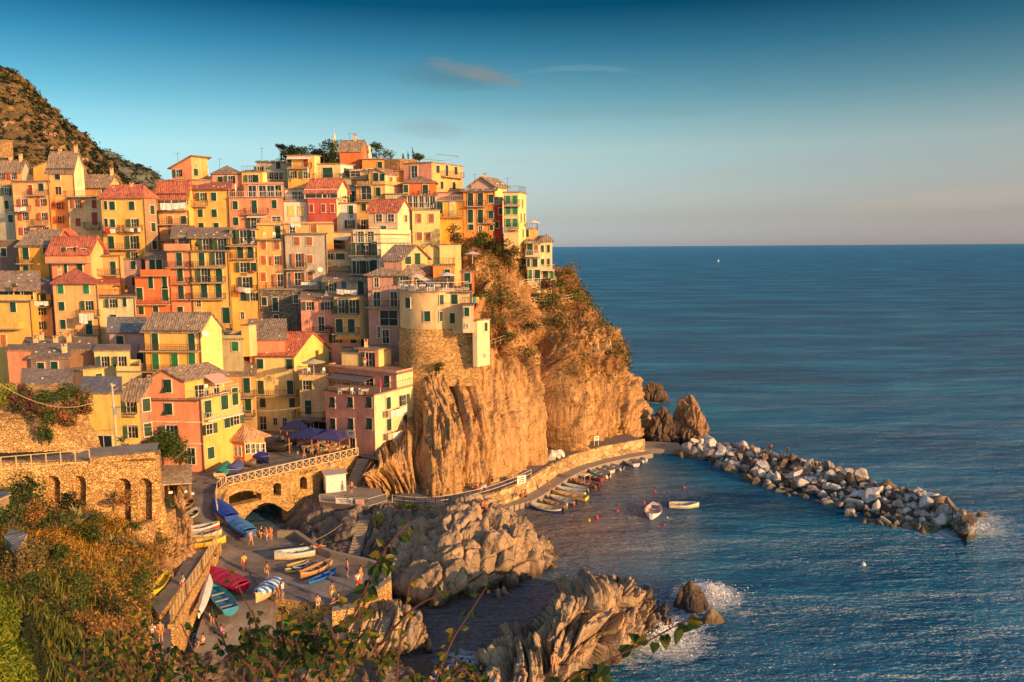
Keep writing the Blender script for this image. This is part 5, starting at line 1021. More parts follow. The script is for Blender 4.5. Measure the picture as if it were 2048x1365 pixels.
# ---------------- stairs, quay, ramp, piazza ----------------
def polyslab(name, pts, z0, mat, smat, label=None, cat=None, kind=None):
    mb = MB(); b_ = [Vector((p[0], p[1], z0)) for p in pts]; t_ = [Vector(p) for p in pts]
    ar = sum(t_[i].x * t_[(i + 1) % len(t_)].y - t_[(i + 1) % len(t_)].x * t_[i].y for i in range(len(t_)))
    if ar < 0: b_.reverse(); t_.reverse()
    mb.hexa(b_, t_, 1, [1] * len(t_)); mb.m[1] = 0
    return tag(mb.build(name, [mat, smat]), label, cat, kind=kind)
PAV = pave_mat()
tri = lambda L, z: [g3(x, y, z) for x, y in L]
q_ = tri([(550, 1196), (664, 1212), (706, 1204), (779, 1150), (742, 1137), (662, 1119), (632, 1106), (592, 1078), (556, 1076), (510, 1090), (495, 1140), (520, 1175)], 3.0)
polyslab('quay', q_, -1.2, PAV, STONE, 'raised stone quay with small boats drawn up on it', 'quay')
W0 = G(452, 974, 6.5); W1 = G(716, 912, 6.5)
pz = [G(452, 975, 6.5), G(716, 912, 6.5), G(775, 925, 6.5), G(860, 890, 6.5), G(880, 845, 6.5), G(300, 845, 6.5), G(300, 960, 6.5), G(395, 962, 6.5)]
mb = MB(); mb.poly([tuple(p) for p in pz]); tag(mb.build('piazza', PAV), kind='structure')
rows = [
 [g3(380, 1345, .4), g3(470, 1335, .3), g3(560, 1325, .2)],
 [g3(392, 1275, 1.4), g3(470, 1265, 1.2), g3(552, 1258, 1.0)],
 [g3(408, 1222, 2.1), g3(480, 1212, 2.2), g3(556, 1203, 2.6)],
 [g3(418, 1160, 2.8), g3(490, 1152, 2.9), g3(566, 1152, 2.97)],
 [g3(430, 1105, 3.6), g3(500, 1100, 3.4), g3(590, 1092, 2.98)],
 [g3(388, 1058, 4.6), g3(460, 1062, 4.2), g3(556, 1076, 3.1)],
 [g3(372, 1015, 5.4), g3(410, 1018, 5.3), g3(452, 1030, 5.0)],
 [g3(330, 960, 6.47), g3(395, 962, 6.47), g3(455, 975, 6.45)]]
rp, _, _ = patch('ramp', rows, 60, 120, PAV, lambda p: fbm(p * .8, 3) * .04, world=True, smooth=True); rp['kind'] = 'structure'
# upper walk on the left with its wall and fence
wk_in = [(352, 1150), (330, 1190), (312, 1230), (290, 1290), (270, 1360)]
wk_out = [(436, 1094), (404, 1150), (372, 1200), (342, 1258), (345, 1330)]
rows = [[g3(x, y, 4.2) for x, y in reversed([(392, 1080)] + wk_in)], [g3(x, y, 4.2) for x, y in reversed([(442, 1078)] + wk_out)]]
wkv = np.array(rows); put('walkway', grid_mesh('walkway', wkv, PAV))['kind'] = 'structure'
wp = [g3(438, 1092, 4.2), g3(405, 1150, 4.2), g3(373, 1200, 4.2), g3(342, 1258, 4.2)]
wallstrip(wp, .35, .5, STONE, 'ramp_wall', 'sloping stone wall between the upper walk and the sunken boat ramp', down=3.4)
fence('ramp_fence', 'long golden metal fence along the upper walk', [tuple(Vector(p) + Vector((0, 0, .35))) for p in wp], 1.25, 1.1, plain((.66, .47, .24), .5), (1.0, .08), .06, infill=.28)
fence('fence_end', 'short glass fence panel at the lower end of the upper walk', [tuple(Vector(wp[-1]) + Vector((0, 0, .2))), g3(385, 1262, 4.2)], 1.1, 1.2, plain((.66, .47, .24), .5), (1.0, .1), .06, 'fence')
polyslab('ledge', tri([(302, 1205), (352, 1152), (366, 1168), (318, 1232)], 4.9), 3.5, PAV, STONE, 'small raised stone platform holding the yellow kayak', 'platform')
polyslab('quay_wall_top', tri([(664, 1214), (706, 1206), (779, 1152), (783, 1160), (709, 1216), (664, 1224)], 3.5), -1, CONC2, STONE, 'low parapet along the seaward corner of the quay', 'wall')
wallstrip([g3(556, 1074, 3.0), g3(592, 1075, 3.0), g3(634, 1104, 3.0), g3(664, 1117, 3.0), g3(742, 1135, 3.0), g3(778, 1148, 3.0)], .75, .5, CONC2, 'quay_parapet', 'thick low parapet on the cove side of the quay', down=3.5)
def holed_wall(name, label, cat, P0, P1, outer, holes, th, mat, down=None):
    """flat wall through P0,P1 (level line); outlines in picture points projected on its plane"""
    from mathutils.geometry import tessellate_polygon
    u = (P1 - P0); u.z = 0; u.normalize(); nrm = Vector((u.y, -u.x, 0))
    def uv(px, py):
        r = ray(px, py); o = Vector((0, 0, HC)); k = (P0 - o).dot(nrm) / r.dot(nrm); h = o + r * k; return ((h - P0).dot(u), h.z)
    loops = [[uv(*p) for p in L] for L in [outer] + holes]
    flat = [p for L in loops for p in L]; t = tessellate_polygon([[Vector((a, b, 0)) for a, b in L] for L in loops])
    mb = MB(); back = -nrm * th; w3 = lambda a, z: Vector((P0.x, P0.y, 0)) + u * a + Vector((0, 0, z))
    for i, j, k in t:
        tri_ = [w3(*flat[i]), w3(*flat[j]), w3(*flat[k])]
        if (tri_[1] - tri_[0]).cross(tri_[2] - tri_[0]).dot(nrm) < 0: tri_.reverse()
        mb.poly(tri_); mb.poly([p + back for p in reversed(tri_)])
    for L in loops:
        for i in range(len(L)):
            a, b = w3(*L[i]), w3(*L[(i + 1) % len(L)]); mb.poly([a, b, b + back, a + back])
    return tag(mb.build(name, mat), label, cat), u, nrm, uv, w3
def arch(x0, x1, yt, yb, k=10, fl=1.0):
    cx, hw = (x0 + x1) / 2, (x1 - x0) / 2; ys = yt + hw * fl
    return [(x0, yb)] + [(cx - hw * math.cos(math.pi * i / k), ys - hw * fl * math.sin(math.pi * i / k)) for i in range(k + 1)] + [(x1, yb)]
def seg_arch(x0, x1, y0, y1, yb0, yb1, rise, k=10):     # segmental arch on a slanting springing line
    top = [(x0 + (x1 - x0) * i / k, y0 + (y1 - y0) * i / k - rise * math.sin(math.pi * i / k)) for i in range(k + 1)]
    return [(x0, yb0)] + top + [(x1, yb1)]
big = seg_arch(474, 578, 1054, 1022, 1110, 1100, 34, 14)
o_, bu, bn, buv, bw3 = holed_wall('bridge_wall', 'curving golden stone bridge wall with arches carrying the piazza edge', 'bridge', W0, W1,
    [(446, 972), (716, 912), (719, 948), (700, 955), (690, 1000), (640, 1010), (600, 1050), (578, 1100), (474, 1100), (470, 1072), (452, 1050)],
    [seg_arch(458, 523, 994, 988, 1015, 1000, 9, 8), arch(547, 562, 966, 992, 8), arch(600, 614, 954, 979, 8), seg_arch(641, 693, 962, 944, 990, 978, 10, 8), [(480, 1092), *seg_arch(480, 574, 1050, 1024, 1092, 1085, 30, 14)[1:-1], (574, 1085)]], 1.3, STONE)
mb = MB(); a, b = W0 + Vector((-.4, 6, -5.2)), W1 + Vector((0, 6, -5.2)); mb.hexa([a, b, b + Vector((0, 3, 0)), a + Vector((0, 3, 0))], [p + Vector((0, 0, 5.0)) for p in (a, b, b + Vector((0, 3, 0)), a + Vector((0, 3, 0)))])
tag(mb.build('cellar_wall', STONE2), 'dim back wall seen through the arches of the bridge', 'wall')
# X-braced railing
e = empty('lattice_railing', W0, 'golden railing of crossed bars along the edge of the piazza', 'railing'); mb = MB(); GR = plain((.70, .52, .30), .6, name='cream_iron'); L_ = (W1 - W0).length; nb_ = 20; pm = None
mr = MB()
for i in range(nb_ + 1):
    p = (W1 - W0) * i / nb_ + Vector((0, 0, .05)) + bn * .05
    m1 = MB(); m1.bar(p, p + Vector((0, 0, 1.1)), .12); m1.build('post', GR, e)
    if i < nb_:
        q = (W1 - W0) * (i + 1) / nb_ + Vector((0, 0, .05)) + bn * .05; m1 = MB(); m1.bar(p + Vector((0, 0, .1)), q + Vector((0, 0, 1.0)), .055); m1.bar(p + Vector((0, 0, 1.0)), q + Vector((0, 0, .1)) + bn * .06, .055); m1.build('crossed_bars', GR, e)
mr.bar(Vector((0, 0, 1.15)), W1 - W0 + Vector((0, 0, 1.15)), .14, .1); mr.bar(Vector((0, 0, .12)), W1 - W0 + Vector((0, 0, .12)), .1, .1); mr.build('handrail', GR, e)
W2 = [tuple(W0), g3(436, 988, 6.2), g3(432, 1010, 5.6), g3(436, 1035, 5.1), g3(462, 1046, 4.6), g3(500, 1066, 3.9), g3(525, 1076, 3.3)]
wallstrip(W2, .45, .6, STONE, 'ramp_parapet', 'low curved parapet from the bridge down beside the blue boats', down=3.0)
fence('ramp_railing', 'short plain railing turning from the lattice railing down the ramp', [tuple(Vector(p) + Vector((0, 0, .45))) for p in W2[:4]], 1.0, .9, GR, (1.0, .1), .08, infill=.5)
# kiosk terrace
kt = tri([(636, 992), (700, 968), (760, 975), (774, 1003), (736, 1014), (640, 1004)], 3.4)
polyslab('kiosk_terrace', kt, -.5, CONC2, plain((.16, .13, .11), .95, name='dark_wall'), 'dark walled terrace under the white kiosk', 'terrace')  # terrace sides in one dark tone
fence('kiosk_railing', 'low railing hung with two notice banners in front of the white kiosk', [tuple(Vector(kt[5]) + Vector((0, 0, 0))), tuple(Vector(kt[4])), tuple(Vector(kt[3]))], 1.0, 2.0, WRAIL, (1.0, .1), .05)
board('notice_banner', 'pale notice banner on the left of the kiosk railing', 'banner', 689, 1008, 3.4, 2.2, .75, R(-6), lines=2)
board('notice_banner', 'pink notice banner on the right of the kiosk railing', 'banner', 720, 1012, 3.4, 1.1, .8, R(-6), mat=plain((.75, .50, .42), .7), lines=3, ink=plain((.55, .12, .10), .7))
k0 = G(668, 985, 3.4); e = empty('kiosk', k0, 'white ticket kiosk with a printed price board under the bridge', 'kiosk', rz=R(22)); mb = MB(); mb.box((.3, 1, 1.15), 2.6, 2.0, 2.3); mb.build('cabin', WHT, e)
mb = MB(); mb.box((.3, 1, 2.36), 3.0, 2.4, .1); mb.build('roof', plain((.55, .5, .44), .7), e)
for i in range(6): mb = MB(); mb.box((1.62, 1.0 + random.uniform(-.2, .2), 2.05 - i * .27), .02, random.uniform(.8, 1.5), .07); mb.build('text_line', INK if i < 4 else plain((.75, .45, .12), .7), e)
# steep stairs in the cove
def stairs(name, label, A, B, w, n, mat, dirw):
    e = Vector(A); mb = MB(); A, B = Vector(A), Vector(B)
    for i in range(n):
        p = A + (B - A) * i / n; q = A + (B - A) * (i + 1) / n; dd = Vector((q.x - p.x, q.y - p.y, 0)); c = (p + q) / 2; rz = math.atan2(dd.y, dd.x)
        mb.box((c.x, c.y, q.z - 1.0), dd.length * 1.02, w, 2.0, 0, rz)
    return tag(mb.build(name, mat), label, 'stairs')
stairs('stone_stairs', 'steep dark stone stairs cut into the cove below the kiosk', g3(706, 1118, .8), g3(728, 1040, 3.2), 1.3, 14, CONC2, 0)
stairs('stone_stairs', 'stone stairs climbing beside the pink restaurant house', g3(700, 975, 3.4), g3(728, 918, 6.4), 1.6, 14, CONC2, 0)
mb = MB()
for a_, b_2 in (((718, 962, 4.2), (742, 925, 7.3)), ((726, 972, 3.9), (750, 930, 7.0))): mb.tube([g3(*a_), g3(*b_2)], .05, 5)
tag(mb.build('handrail', plain((.5, .36, .2), .6)), 'pair of thin handrails beside the stairs at the restaurant house', 'handrail')

# ---------------- left retaining walls ----------------
RW = [P(-60, 930, 68), P(180, 926, 72), P(312, 922, 74)]
zt_ = RW[1].z; RW = [Vector((p.x, p.y, zt_)) for p in RW]
ow, ru, rn, ruv, rw3 = holed_wall('arcaded_retaining_wall', 'tall golden retaining wall with blind arches on the left slope', 'wall', RW[1], RW[2], [(-70, 928), (312, 922), (322, 990), (345, 1075), (250, 1085), (120, 1050), (-70, 1030)],
    [arch(230, 262, 957, 1045, 8, .9), arch(274, 304, 957, 1045, 8, .9), arch(90, 120, 952, 1010, 8, .9), arch(144, 172, 952, 1005, 8, .9), arch(36, 66, 952, 1005, 8, .9)], 1.0, STONE)
mb = MB(); a = rw3(ruv(-70, 928)[0], zt_ - 9) - rn * .95; b = rw3(ruv(318, 922)[0], zt_ - 9) - rn * .95
mb.hexa([a, b, b - rn * 2, a - rn * 2], [p + Vector((0, 0, 8.95)) for p in (a, b, b - rn * 2, a - rn * 2)]); tag(mb.build('arch_infill', STONE2), 'rough masonry inside the blind arches of the tall retaining wall', 'wall')
mb = MB(); a = rw3(ruv(-70, 928)[0], zt_ + .02); b = rw3(ruv(312, 922)[0], zt_ + .02); mb.poly([a, b, b - rn * 6, a - rn * 6]); mb.build('upper_path', PAV)['kind'] = 'structure'
fence('upper_path_railing', 'cream panel railing along the upper path on the left', [tuple(rw3(ruv(-60, 928)[0], zt_)), tuple(rw3(ruv(180, 926)[0], zt_))], 1.25, 1.15, GR, (1.0, .1), .07)
wallstrip([tuple(rw3(ruv(181, 926)[0], zt_)), tuple(rw3(ruv(312, 922)[0], zt_))], .5, .6, STONE, 'path_parapet', 'solid parapet at the right end of the upper path')
wallstrip([p3(255, 1075, 70), p3(300, 1062, 73), p3(345, 1035, 79)], .9, .7, STONE2, 'slope_wall', 'lower block wall stepping down toward the ramp', down=4.5)
wallstrip([p3(-50, 862, 77.5), p3(60, 850, 79), p3(120, 840, 80), p3(165, 832, 81)], .6, .7, STONE2, 'garden_wall', 'stone garden wall under the flower hedge at left', down=2)
# shed roofs at the ramp
e = empty('boat_shed', p3(350, 975, 90), 'open fronted boat shed with a pale tiled lean roof by the ramp', 'shed'); o = Vector(p3(350, 975, 90)); mb = MB()
q = [Vector(p3(*t)) - o for t in ((320, 972, 88), (384, 968, 90), (384, 932, 96), (312, 934, 95))]; mb.hexa(q, [p + Vector((0, 0, .15)) for p in q]); mb.build('roof', roof_mat((.42, .32, .24)), e)
mb = MB(); q2 = [Vector(p3(*t)) - o for t in ((326, 972, 88.6), (380, 969, 90.3), (380, 940, 95), (320, 940, 94))]
for p in q2: mb.bar(p - Vector((0, 0, 2.6)), p, .18)
mb.build('post', WOODP, e); mb = MB(); mb.hexa([q2[3] - Vector((0, 0, 3)), q2[2] - Vector((0, 0, 3)), q2[2] + Vector((0, .3, -3)), q2[3] + Vector((0, .3, -3))], [q2[3], q2[2], q2[2] + Vector((0, .3, 0)), q2[3] + Vector((0, .3, 0))]); mb.build('back_wall', plain((.10, .06, .04), .9), e)
mb = MB()
for i in range(5): mb.bar(q2[0] + (q2[1] - q2[0]) * (i / 5 + .1) - Vector((0, -.6, 1 + .3 * (i % 3))), q2[0] + (q2[1] - q2[0]) * (i / 5 + .25) - Vector((0, -.6, 1 + .3 * (i % 3))), .12, .3)
mb.build('shelf', WHT, e)
for lb, pts in (('weathered wooden shed roof at the far left edge', ((-30, 1015, 44), (22, 992, 47), (10, 985, 50), (-40, 1000, 48))), ('slatted shed roof with a red ridge on the left slope', ((8, 1078, 40), (34, 1105, 37), (56, 1072, 40), (22, 1062, 43)))):
    mb = MB(); q = [P(*t) for t in pts]
    if (q[1] - q[0]).cross(q[2] - q[0]).z < 0: q = q[::-1]
    e = empty('garden_shed', q[0], lb, 'shed'); mb.hexa([p - q[0] for p in q], [p - q[0] + Vector((0, 0, .12)) for p in q]); mb.build('roof', roof_mat((.46, .34, .25)), e); m2 = MB(); c0 = sum((p - q[0] for p in q), Vector()) / 4; qq = [c0 + (p - q[0] - c0) * .85 for p in q]; m2.hexa([Vector((p.x, p.y, p.z - 1.0)) for p in qq], [p - Vector((0, 0, .02)) for p in qq]); m2.build('wall', WOODP, e)
# ---------------- boats ----------------
BN = {}
def bpaint(c, rough=.4): return plain(tuple(c), rough, name='boat_paint')
def boat(label, A, B, z, beam=1.5, hull=(.75, .72, .66), stripe=None, inner=(.55, .45, .32), cover=None, motor=False, ends='transom', depth=.62, lift=0.0, benches=3, canopy=None, cat='boat', group=None, name='rowing_boat', stripes2=None, roll=0.0):
    a, b = G(A[0], A[1], z), G(B[0], B[1], z); d = a - b; L = d.length; rz = math.atan2(d.y, d.x); c = (a + b) / 2
    e = empty(name, (c.x, c.y, z + lift), label, cat, group, rz); e.rotation_euler.x = roll
    ns = 15; stripe = stripe or hull
    def half(t):
        if ends == 'double': return beam / 2 * max(0.02, math.sin(math.pi * (t * .94 + .03)) ** .62)
        return beam / 2 * max(0.02, (.80 + .20 * min(1, t / .35)) * max(0, 1 - max(0, (t - .42) / .58) ** 2.3) ** .85)
    def sheer(t): return depth * (1 + .42 * max(0, (t - .4) / .6) ** 2 + (.32 * max(0, (.35 - t) / .35) ** 2 if ends == 'double' else .03))
    def rocker(t): return .14 * depth * (max(0, (t - .6) / .4) ** 2 * 2.6)
    def ring(t, k=1.0, zk=0.0):
        x = (t - .5) * L + (.05 * L * max(0, (t - .85) / .15)); h = half(t) * k; s = sheer(t); r = rocker(t)
        return [(x, h, s), (x, h * .97, s * .72), (x, h * .80, s * .34 + r * .6), (x, h * .42, s * .08 + r), (x, 0, r), (x, -h * .42, s * .08 + r), (x, -h * .80, s * .34 + r * .6), (x, -h * .97, s * .72), (x, -h, s)]
    mb = MB(); R_ = [ring(i / (ns - 1)) for i in range(ns)]; i0 = 0
    for r in R_: mb.v += r
    for i in range(ns - 1):
        for j in range(8):
            q = [i * 9 + j, i * 9 + j + 1, (i + 1) * 9 + j + 1, (i + 1) * 9 + j]; mb.f.append(q); mb.m.append(1 if j in (0, 7) else 0)
    mb.f.append(list(range(9))); mb.m.append(0)
    mb.build('hull', [bpaint(hull), bpaint(stripe)], e, smooth=False)
    mb = MB(); I_ = []
    for i in range(ns):
        t = i / (ns - 1); x = (t - .5) * L + (.05 * L * max(0, (t - .85) / .15)); h = half(t) * .90; s = sheer(t)
        I_.append([(x * .985, h, s - .01), (x * .985, h * .72, s * .36 + .05), (x * .985, -h * .72, s * .36 + .05), (x * .985, -h, s - .01)])
    for r in I_: mb.v += r
    for i in range(ns - 1):
        for j in range(3): mb.f.append([i * 4 + j + 1, i * 4 + j, (i + 1) * 4 + j, (i + 1) * 4 + j + 1]); mb.m.append(0)
    mb.f.append([0, 1, 2, 3]); mb.m.append(0); mb.build('interior', bpaint(inner, .7), e)
    mb = MB()
    for s in (1, -1):
        for i in range(ns - 1):
            p, q = R_[i][0 if s > 0 else 8], R_[i + 1][0 if s > 0 else 8]; mb.bar(p, q, .075, .06)
    mb.bar(R_[0][0], R_[0][8], .08, .06); mb.build('gunwale', bpaint(mul(stripe, .8) if stripe != hull else (.6, .5, .36)), e)
    if not cover:
        for i in range(benches):
            t = .18 + i * .24; x = (t - .5) * L; w = half(t) * 1.8; mb = MB(); mb.box((x, 0, sheer(t) * .72), .24, w, .04); mb.build('bench', bpaint((.62, .48, .30), .7), e)
        mb = MB(); t0 = .84; mb.poly([((t0 - .5) * L, half(t0) * .92, sheer(t0) - .02), ((t0 - .5) * L, -half(t0) * .92, sheer(t0) - .02), (.52 * L, 0, sheer(1) - .02)][::-1]); mb.build('foredeck', bpaint(stripe), e)
    else:
        mb = MB(); nn = 13
        for i in range(nn):
            t = .01 + .98 * i / (nn - 1); x = (t - .5) * L; h = half(t) + .05; s = sheer(t); c_ = .22 + .16 * math.sin(math.pi * t) + .04 * math.sin(i * 2.1)
            mb.v += [(x, h + .02, s - .22), (x, h, s + .02), (x, h * .5, s + c_ * .75 + .03 * math.sin(i * 1.7)), (x, 0, s + c_), (x, -h * .5, s + c_ * .7), (x, -h, s + .02), (x, -h - .02, s - .22)]
        for i in range(nn - 1):
            for j in range(6): mb.f.append([i * 7 + j + 1, i * 7 + j, (i + 1) * 7 + j, (i + 1) * 7 + j + 1]); mb.m.append(i % 2 if stripes2 else 0)
        mb.build('cover', [plain(cover, .75, name='tarpaulin')] + ([plain(stripes2, .75, name='tarpaulin')] if stripes2 else []), e)
    if motor:
        mb = MB(); x = -.5 * L - .14; mb.box((x, 0, depth * 1.15), .30, .26, .36); mb.box((x, 0, depth * 1.36), .22, .2, .1); mb.bar((x, 0, depth), (x - .05, 0, -.15), .09, .16); mb.bar((x + .1, 0, depth * 1.2), (x + .55, .08, depth * 1.25), .035)
        mb.build('outboard_motor', plain((.03, .03, .035) if motor == 1 else (.6, .6, .58), .35), e)
    if canopy:
        mb = MB(); x0, x1, hb, zc_ = -.1 * L, .24 * L, beam * .46, depth + 1.15
        mb.hexa([(x0, -hb, zc_), (x1, -hb, zc_), (x1, hb, zc_), (x0, hb, zc_)], [(x0, -hb * .85, zc_ + .14), (x1, -hb * .85, zc_ + .14), (x1, hb * .85, zc_ + .14), (x0, hb * .85, zc_ + .14)])
        co = mb.build('canopy', plain(canopy, .8, name='canvas'), e); mb = MB()
        for x in (x0, x1):
            for s in (-1, 1): mb.bar((x, s * hb * .95, depth * .9), (x, s * hb * .95, zc_), .04)
        mb.build('frame', WRAIL, co)
    return e
WHb, CRb = (.76, .73, .68), (.78, .66, .44)
MG = 'boats moored along the sea wall'
boat('dark blue double ended boat with white band, nearest of the moored row', (1063, 1016), (1124, 1027), 0, 1.7, (.02, .05, .30), (.7, .66, .62), (.6, .5, .2), ends='double', lift=-.15, group=MG, motor=1)
boat('small brown wooden boat tucked behind the dark blue one', (1088, 1009), (1131, 1017), 0, 1.3, (.30, .15, .07), (.5, .33, .2), (.3, .22, .14), lift=-.15, group=MG, motor=2)
boat('white boat with a rust red side and white patches', (1102, 1000), (1151, 1010), 0, 1.5, (.35, .10, .06), WHb, (.45, .42, .38), lift=-.15, group=MG, motor=1)
boat('bright yellow hulled boat with wooden deck', (1108, 991), (1174, 1001), 0, 1.7, (.80, .62, .04), (.62, .36, .14), (.55, .36, .18), lift=-.15, group=MG)
boat('long white boat with a yellow waterline and blue seats', (1114, 983), (1172, 991), 0, 1.6, (.74, .66, .10), WHb, (.45, .48, .55), lift=-.12, group=MG, motor=1)
boat('pale olive boat with a white bundle amidships', (1129, 976), (1178, 984), 0, 1.4, (.40, .38, .26), (.6, .57, .45), (.5, .5, .45), lift=-.15, group=MG, motor=1)
boat('dark red boat under a small beige canopy', (1146, 967), (1194, 977), 0, 1.7, (.32, .07, .05), (.42, .14, .09), (.32, .2, .15), lift=-.15, group=MG, canopy=(.78, .62, .40), motor=1)
boat('crimson boat with a turquoise tarpaulin over its bow', (1167, 954), (1205, 963), 0, 1.4, (.42, .03, .05), (.35, .06, .06), (.05, .35, .28), lift=-.15, group=MG, cover=None)
boat('white and pale green boat beside the crimson one', (1178, 945), (1217, 957), 0, 1.5, (.55, .62, .50), WHb, (.4, .45, .38), lift=-.15, group=MG, motor=1)
boat('white boat with a covered bow third from the far end', (1186, 935), (1225, 947), 0, 1.5, (.55, .52, .42), WHb, (.35, .33, .3), lift=-.15, group=MG)
boat('grey open boat with a standing console', (1201, 931), (1244, 942), 0, 1.5, (.42, .42, .40), (.6, .58, .55), (.4, .4, .38), lift=-.15, group=MG, motor=1)
boat('white boat with lilac seats lying nearest the far end', (1242, 920), (1273, 934), 0, 1.6, (.62, .56, .60), WHb, (.5, .3, .35), lift=-.15, group=MG)
boat('grey motor boat farthest along the moored row', (1250, 915), (1290, 926), 0, 1.7, (.5, .48, .44), (.62, .6, .55), (.25, .24, .22), lift=-.15, group=MG, motor=2)
boat('pale yellow boat moored alone in the open harbour', (1395, 1016), (1338, 1015), 0, 1.7, (.78, .64, .30), WHb, (.6, .55, .42), lift=-.12, motor=1, benches=3)
boat('white rounded inflatable boat with red seats seen end on', (1311, 1018), (1302, 1040), 0, 2.2, (.82, .78, .74), (.84, .8, .76), (.75, .45, .40), lift=-.1, ends='double', depth=.7, name='inflatable_boat')
# drawn up ashore
boat('big royal blue tarped boat against the curved ramp parapet', (430, 1016), (464, 1046), 4.95, 1.9, (.02, .07, .42), (.03, .10, .5), cover=(.02, .09, .50), depth=.8)
boat('lighter blue boat below the royal blue one on the ramp', (462, 1050), (500, 1076), 4.1, 1.9, (.03, .13, .42), (.05, .22, .55), cover=(.08, .26, .55), depth=.8)
RG = 'boats drawn up along the left side of the ramp'
boat('bright yellow rowing boat on the ramp by the rock', (449, 1090), (380, 1098), 4.2, 1.5, (.82, .50, .06), (.82, .56, .10), (.66, .45, .12), group=RG, depth=.7)
boat('grey boat with a cream bow behind the yellow rowing boat', (441, 1074), (376, 1080), 4.6, 1.4, (.75, .62, .30), (.6, .55, .45), (.30, .29, .29), group=RG, ends='double')
boat('red hulled white boat with an upright stem post', (436, 1060), (366, 1070), 4.8, 1.4, (.62, .07, .04), WHb, (.45, .45, .46), group=RG, ends='double')
boat('old brown wooden boat under the boat shed', (386, 1008), (358, 1030), 5.4, 1.4, (.22, .11, .06), (.36, .2, .1), (.2, .12, .08), group=RG, ends='double')
boat('green grey boat with a white stem between shed and red boat', (396, 1030), (366, 1050), 5.1, 1.4, (.10, .16, .10), (.6, .58, .5), (.2, .2, .16), group=RG, ends='double')
QG = 'small craft on the stone quay'
boat('cream rowing boat with a pale blue rail on the quay', (553, 1124), (629, 1112), 3.05, 1.5, (.80, .66, .42), (.55, .66, .70), (.5, .6, .62), group=QG, depth=.8)
boat('wooden boat with orange timbers lying on the quay', (661, 1136), (600, 1160), 3.05, 1.3, (.45, .24, .10), (.60, .36, .18), (.42, .22, .1), group=QG, ends='double')
boat('upper bright yellow kayak on the quay', (576, 1139), (617, 1127), 3.05, .75, (.80, .66, .03), None, (.5, .42, .03), group=QG, depth=.3, benches=1, ends='double', name='kayak', cat='kayak')
boat('lower bright yellow kayak on the quay', (572, 1147), (603, 1143), 3.05, .75, (.78, .64, .03), None, (.5, .42, .03), group=QG, depth=.3, benches=1, ends='double', name='kayak', cat='kayak')
boat('dark blue kayak beside the yellow ones', (588, 1144), (620, 1134), 3.05, .8, (.02, .09, .40), None, (.02, .06, .25), group=QG, depth=.35, benches=1, ends='double', name='kayak', cat='kayak')
boat('vivid blue kayak on the open part of the quay', (619, 1172), (671, 1146), 3.05, .85, (.02, .16, .62), (.03, .2, .66), (.03, .12, .42), group=QG, depth=.34, benches=1, ends='double', name='kayak', cat='kayak')
boat('crimson tarped boat at the head of the sunken ramp', (422, 1158), (486, 1186), 2.75, 2.0, (.40, .02, .07), (.45, .03, .09), cover=(.50, .025, .10), stripes2=(.36, .02, .07), depth=.85)
boat('open turquoise blue rowing boat on the sunken ramp', (424, 1184), (462, 1232), 2.3, 1.7, (.04, .26, .44), (.10, .42, .58), (.06, .32, .50), depth=.7, benches=3)
boat('boat under a blue and white striped tarpaulin', (514, 1212), (552, 1176), 2.75, 1.7, (.70, .45, .24), (.7, .5, .3), cover=(.75, .76, .76), stripes2=(.03, .22, .55), depth=.9)
boat('long narrow white canoe leaning along the ramp wall', (424, 1150), (398, 1238), 3.0, .75, (.80, .78, .72), None, (.6, .6, .55), cover=(.8, .78, .72), depth=.4, ends='double', name='canoe', cat='canoe')
boat('bright green kayak under the quay wall', (567, 1256), (621, 1268), 1.0, .8, (.02, .48, .06), (.03, .55, .08), (.02, .3, .04), depth=.34, benches=1, ends='double', name='kayak', cat='kayak')
boat('yellow kayak lying on the small stone platform', (336, 1154), (309, 1192), 4.95, 1.0, (.82, .62, .03), (.8, .6, .05), (.6, .45, .03), depth=.4, benches=2, ends='double', name='kayak', cat='kayak')
PG = 'covered boats stored on the piazza'
boat('turquoise covered boat behind the lattice railing', (457, 940), (438, 958), 6.52, 1.7, (.75, .6, .3), (.7, .55, .3), cover=(.02, .30, .26), group=PG, depth=.7)
boat('slate blue covered boat beside the turquoise one', (480, 938), (462, 952), 6.52, 1.9, (.08, .1, .3), None, cover=(.10, .13, .36), group=PG, depth=.8)
boat('open cream boat between two covered boats on the piazza', (510, 938), (482, 922), 6.52, 1.6, (.62, .42, .24), (.75, .62, .42), (.6, .5, .36), group=PG, depth=.7)
boat('deep blue covered boat right of the open cream boat', (536, 932), (503, 914), 6.52, 2.0, (.03, .05, .3), None, cover=(.04, .06, .42), group=PG, depth=.95)
boat('black tarped boat in the shade of the piazza', (582, 905), (534, 903), 6.52, 2.0, (.03, .03, .03), None, cover=(.035, .032, .03), group=PG, depth=.9)
boat('grey tarped dinghy behind the black tarped boat', (592, 890), (556, 889), 6.52, 1.8, (.08, .07, .06), None, cover=(.10, .095, .09), group=PG, depth=.8)
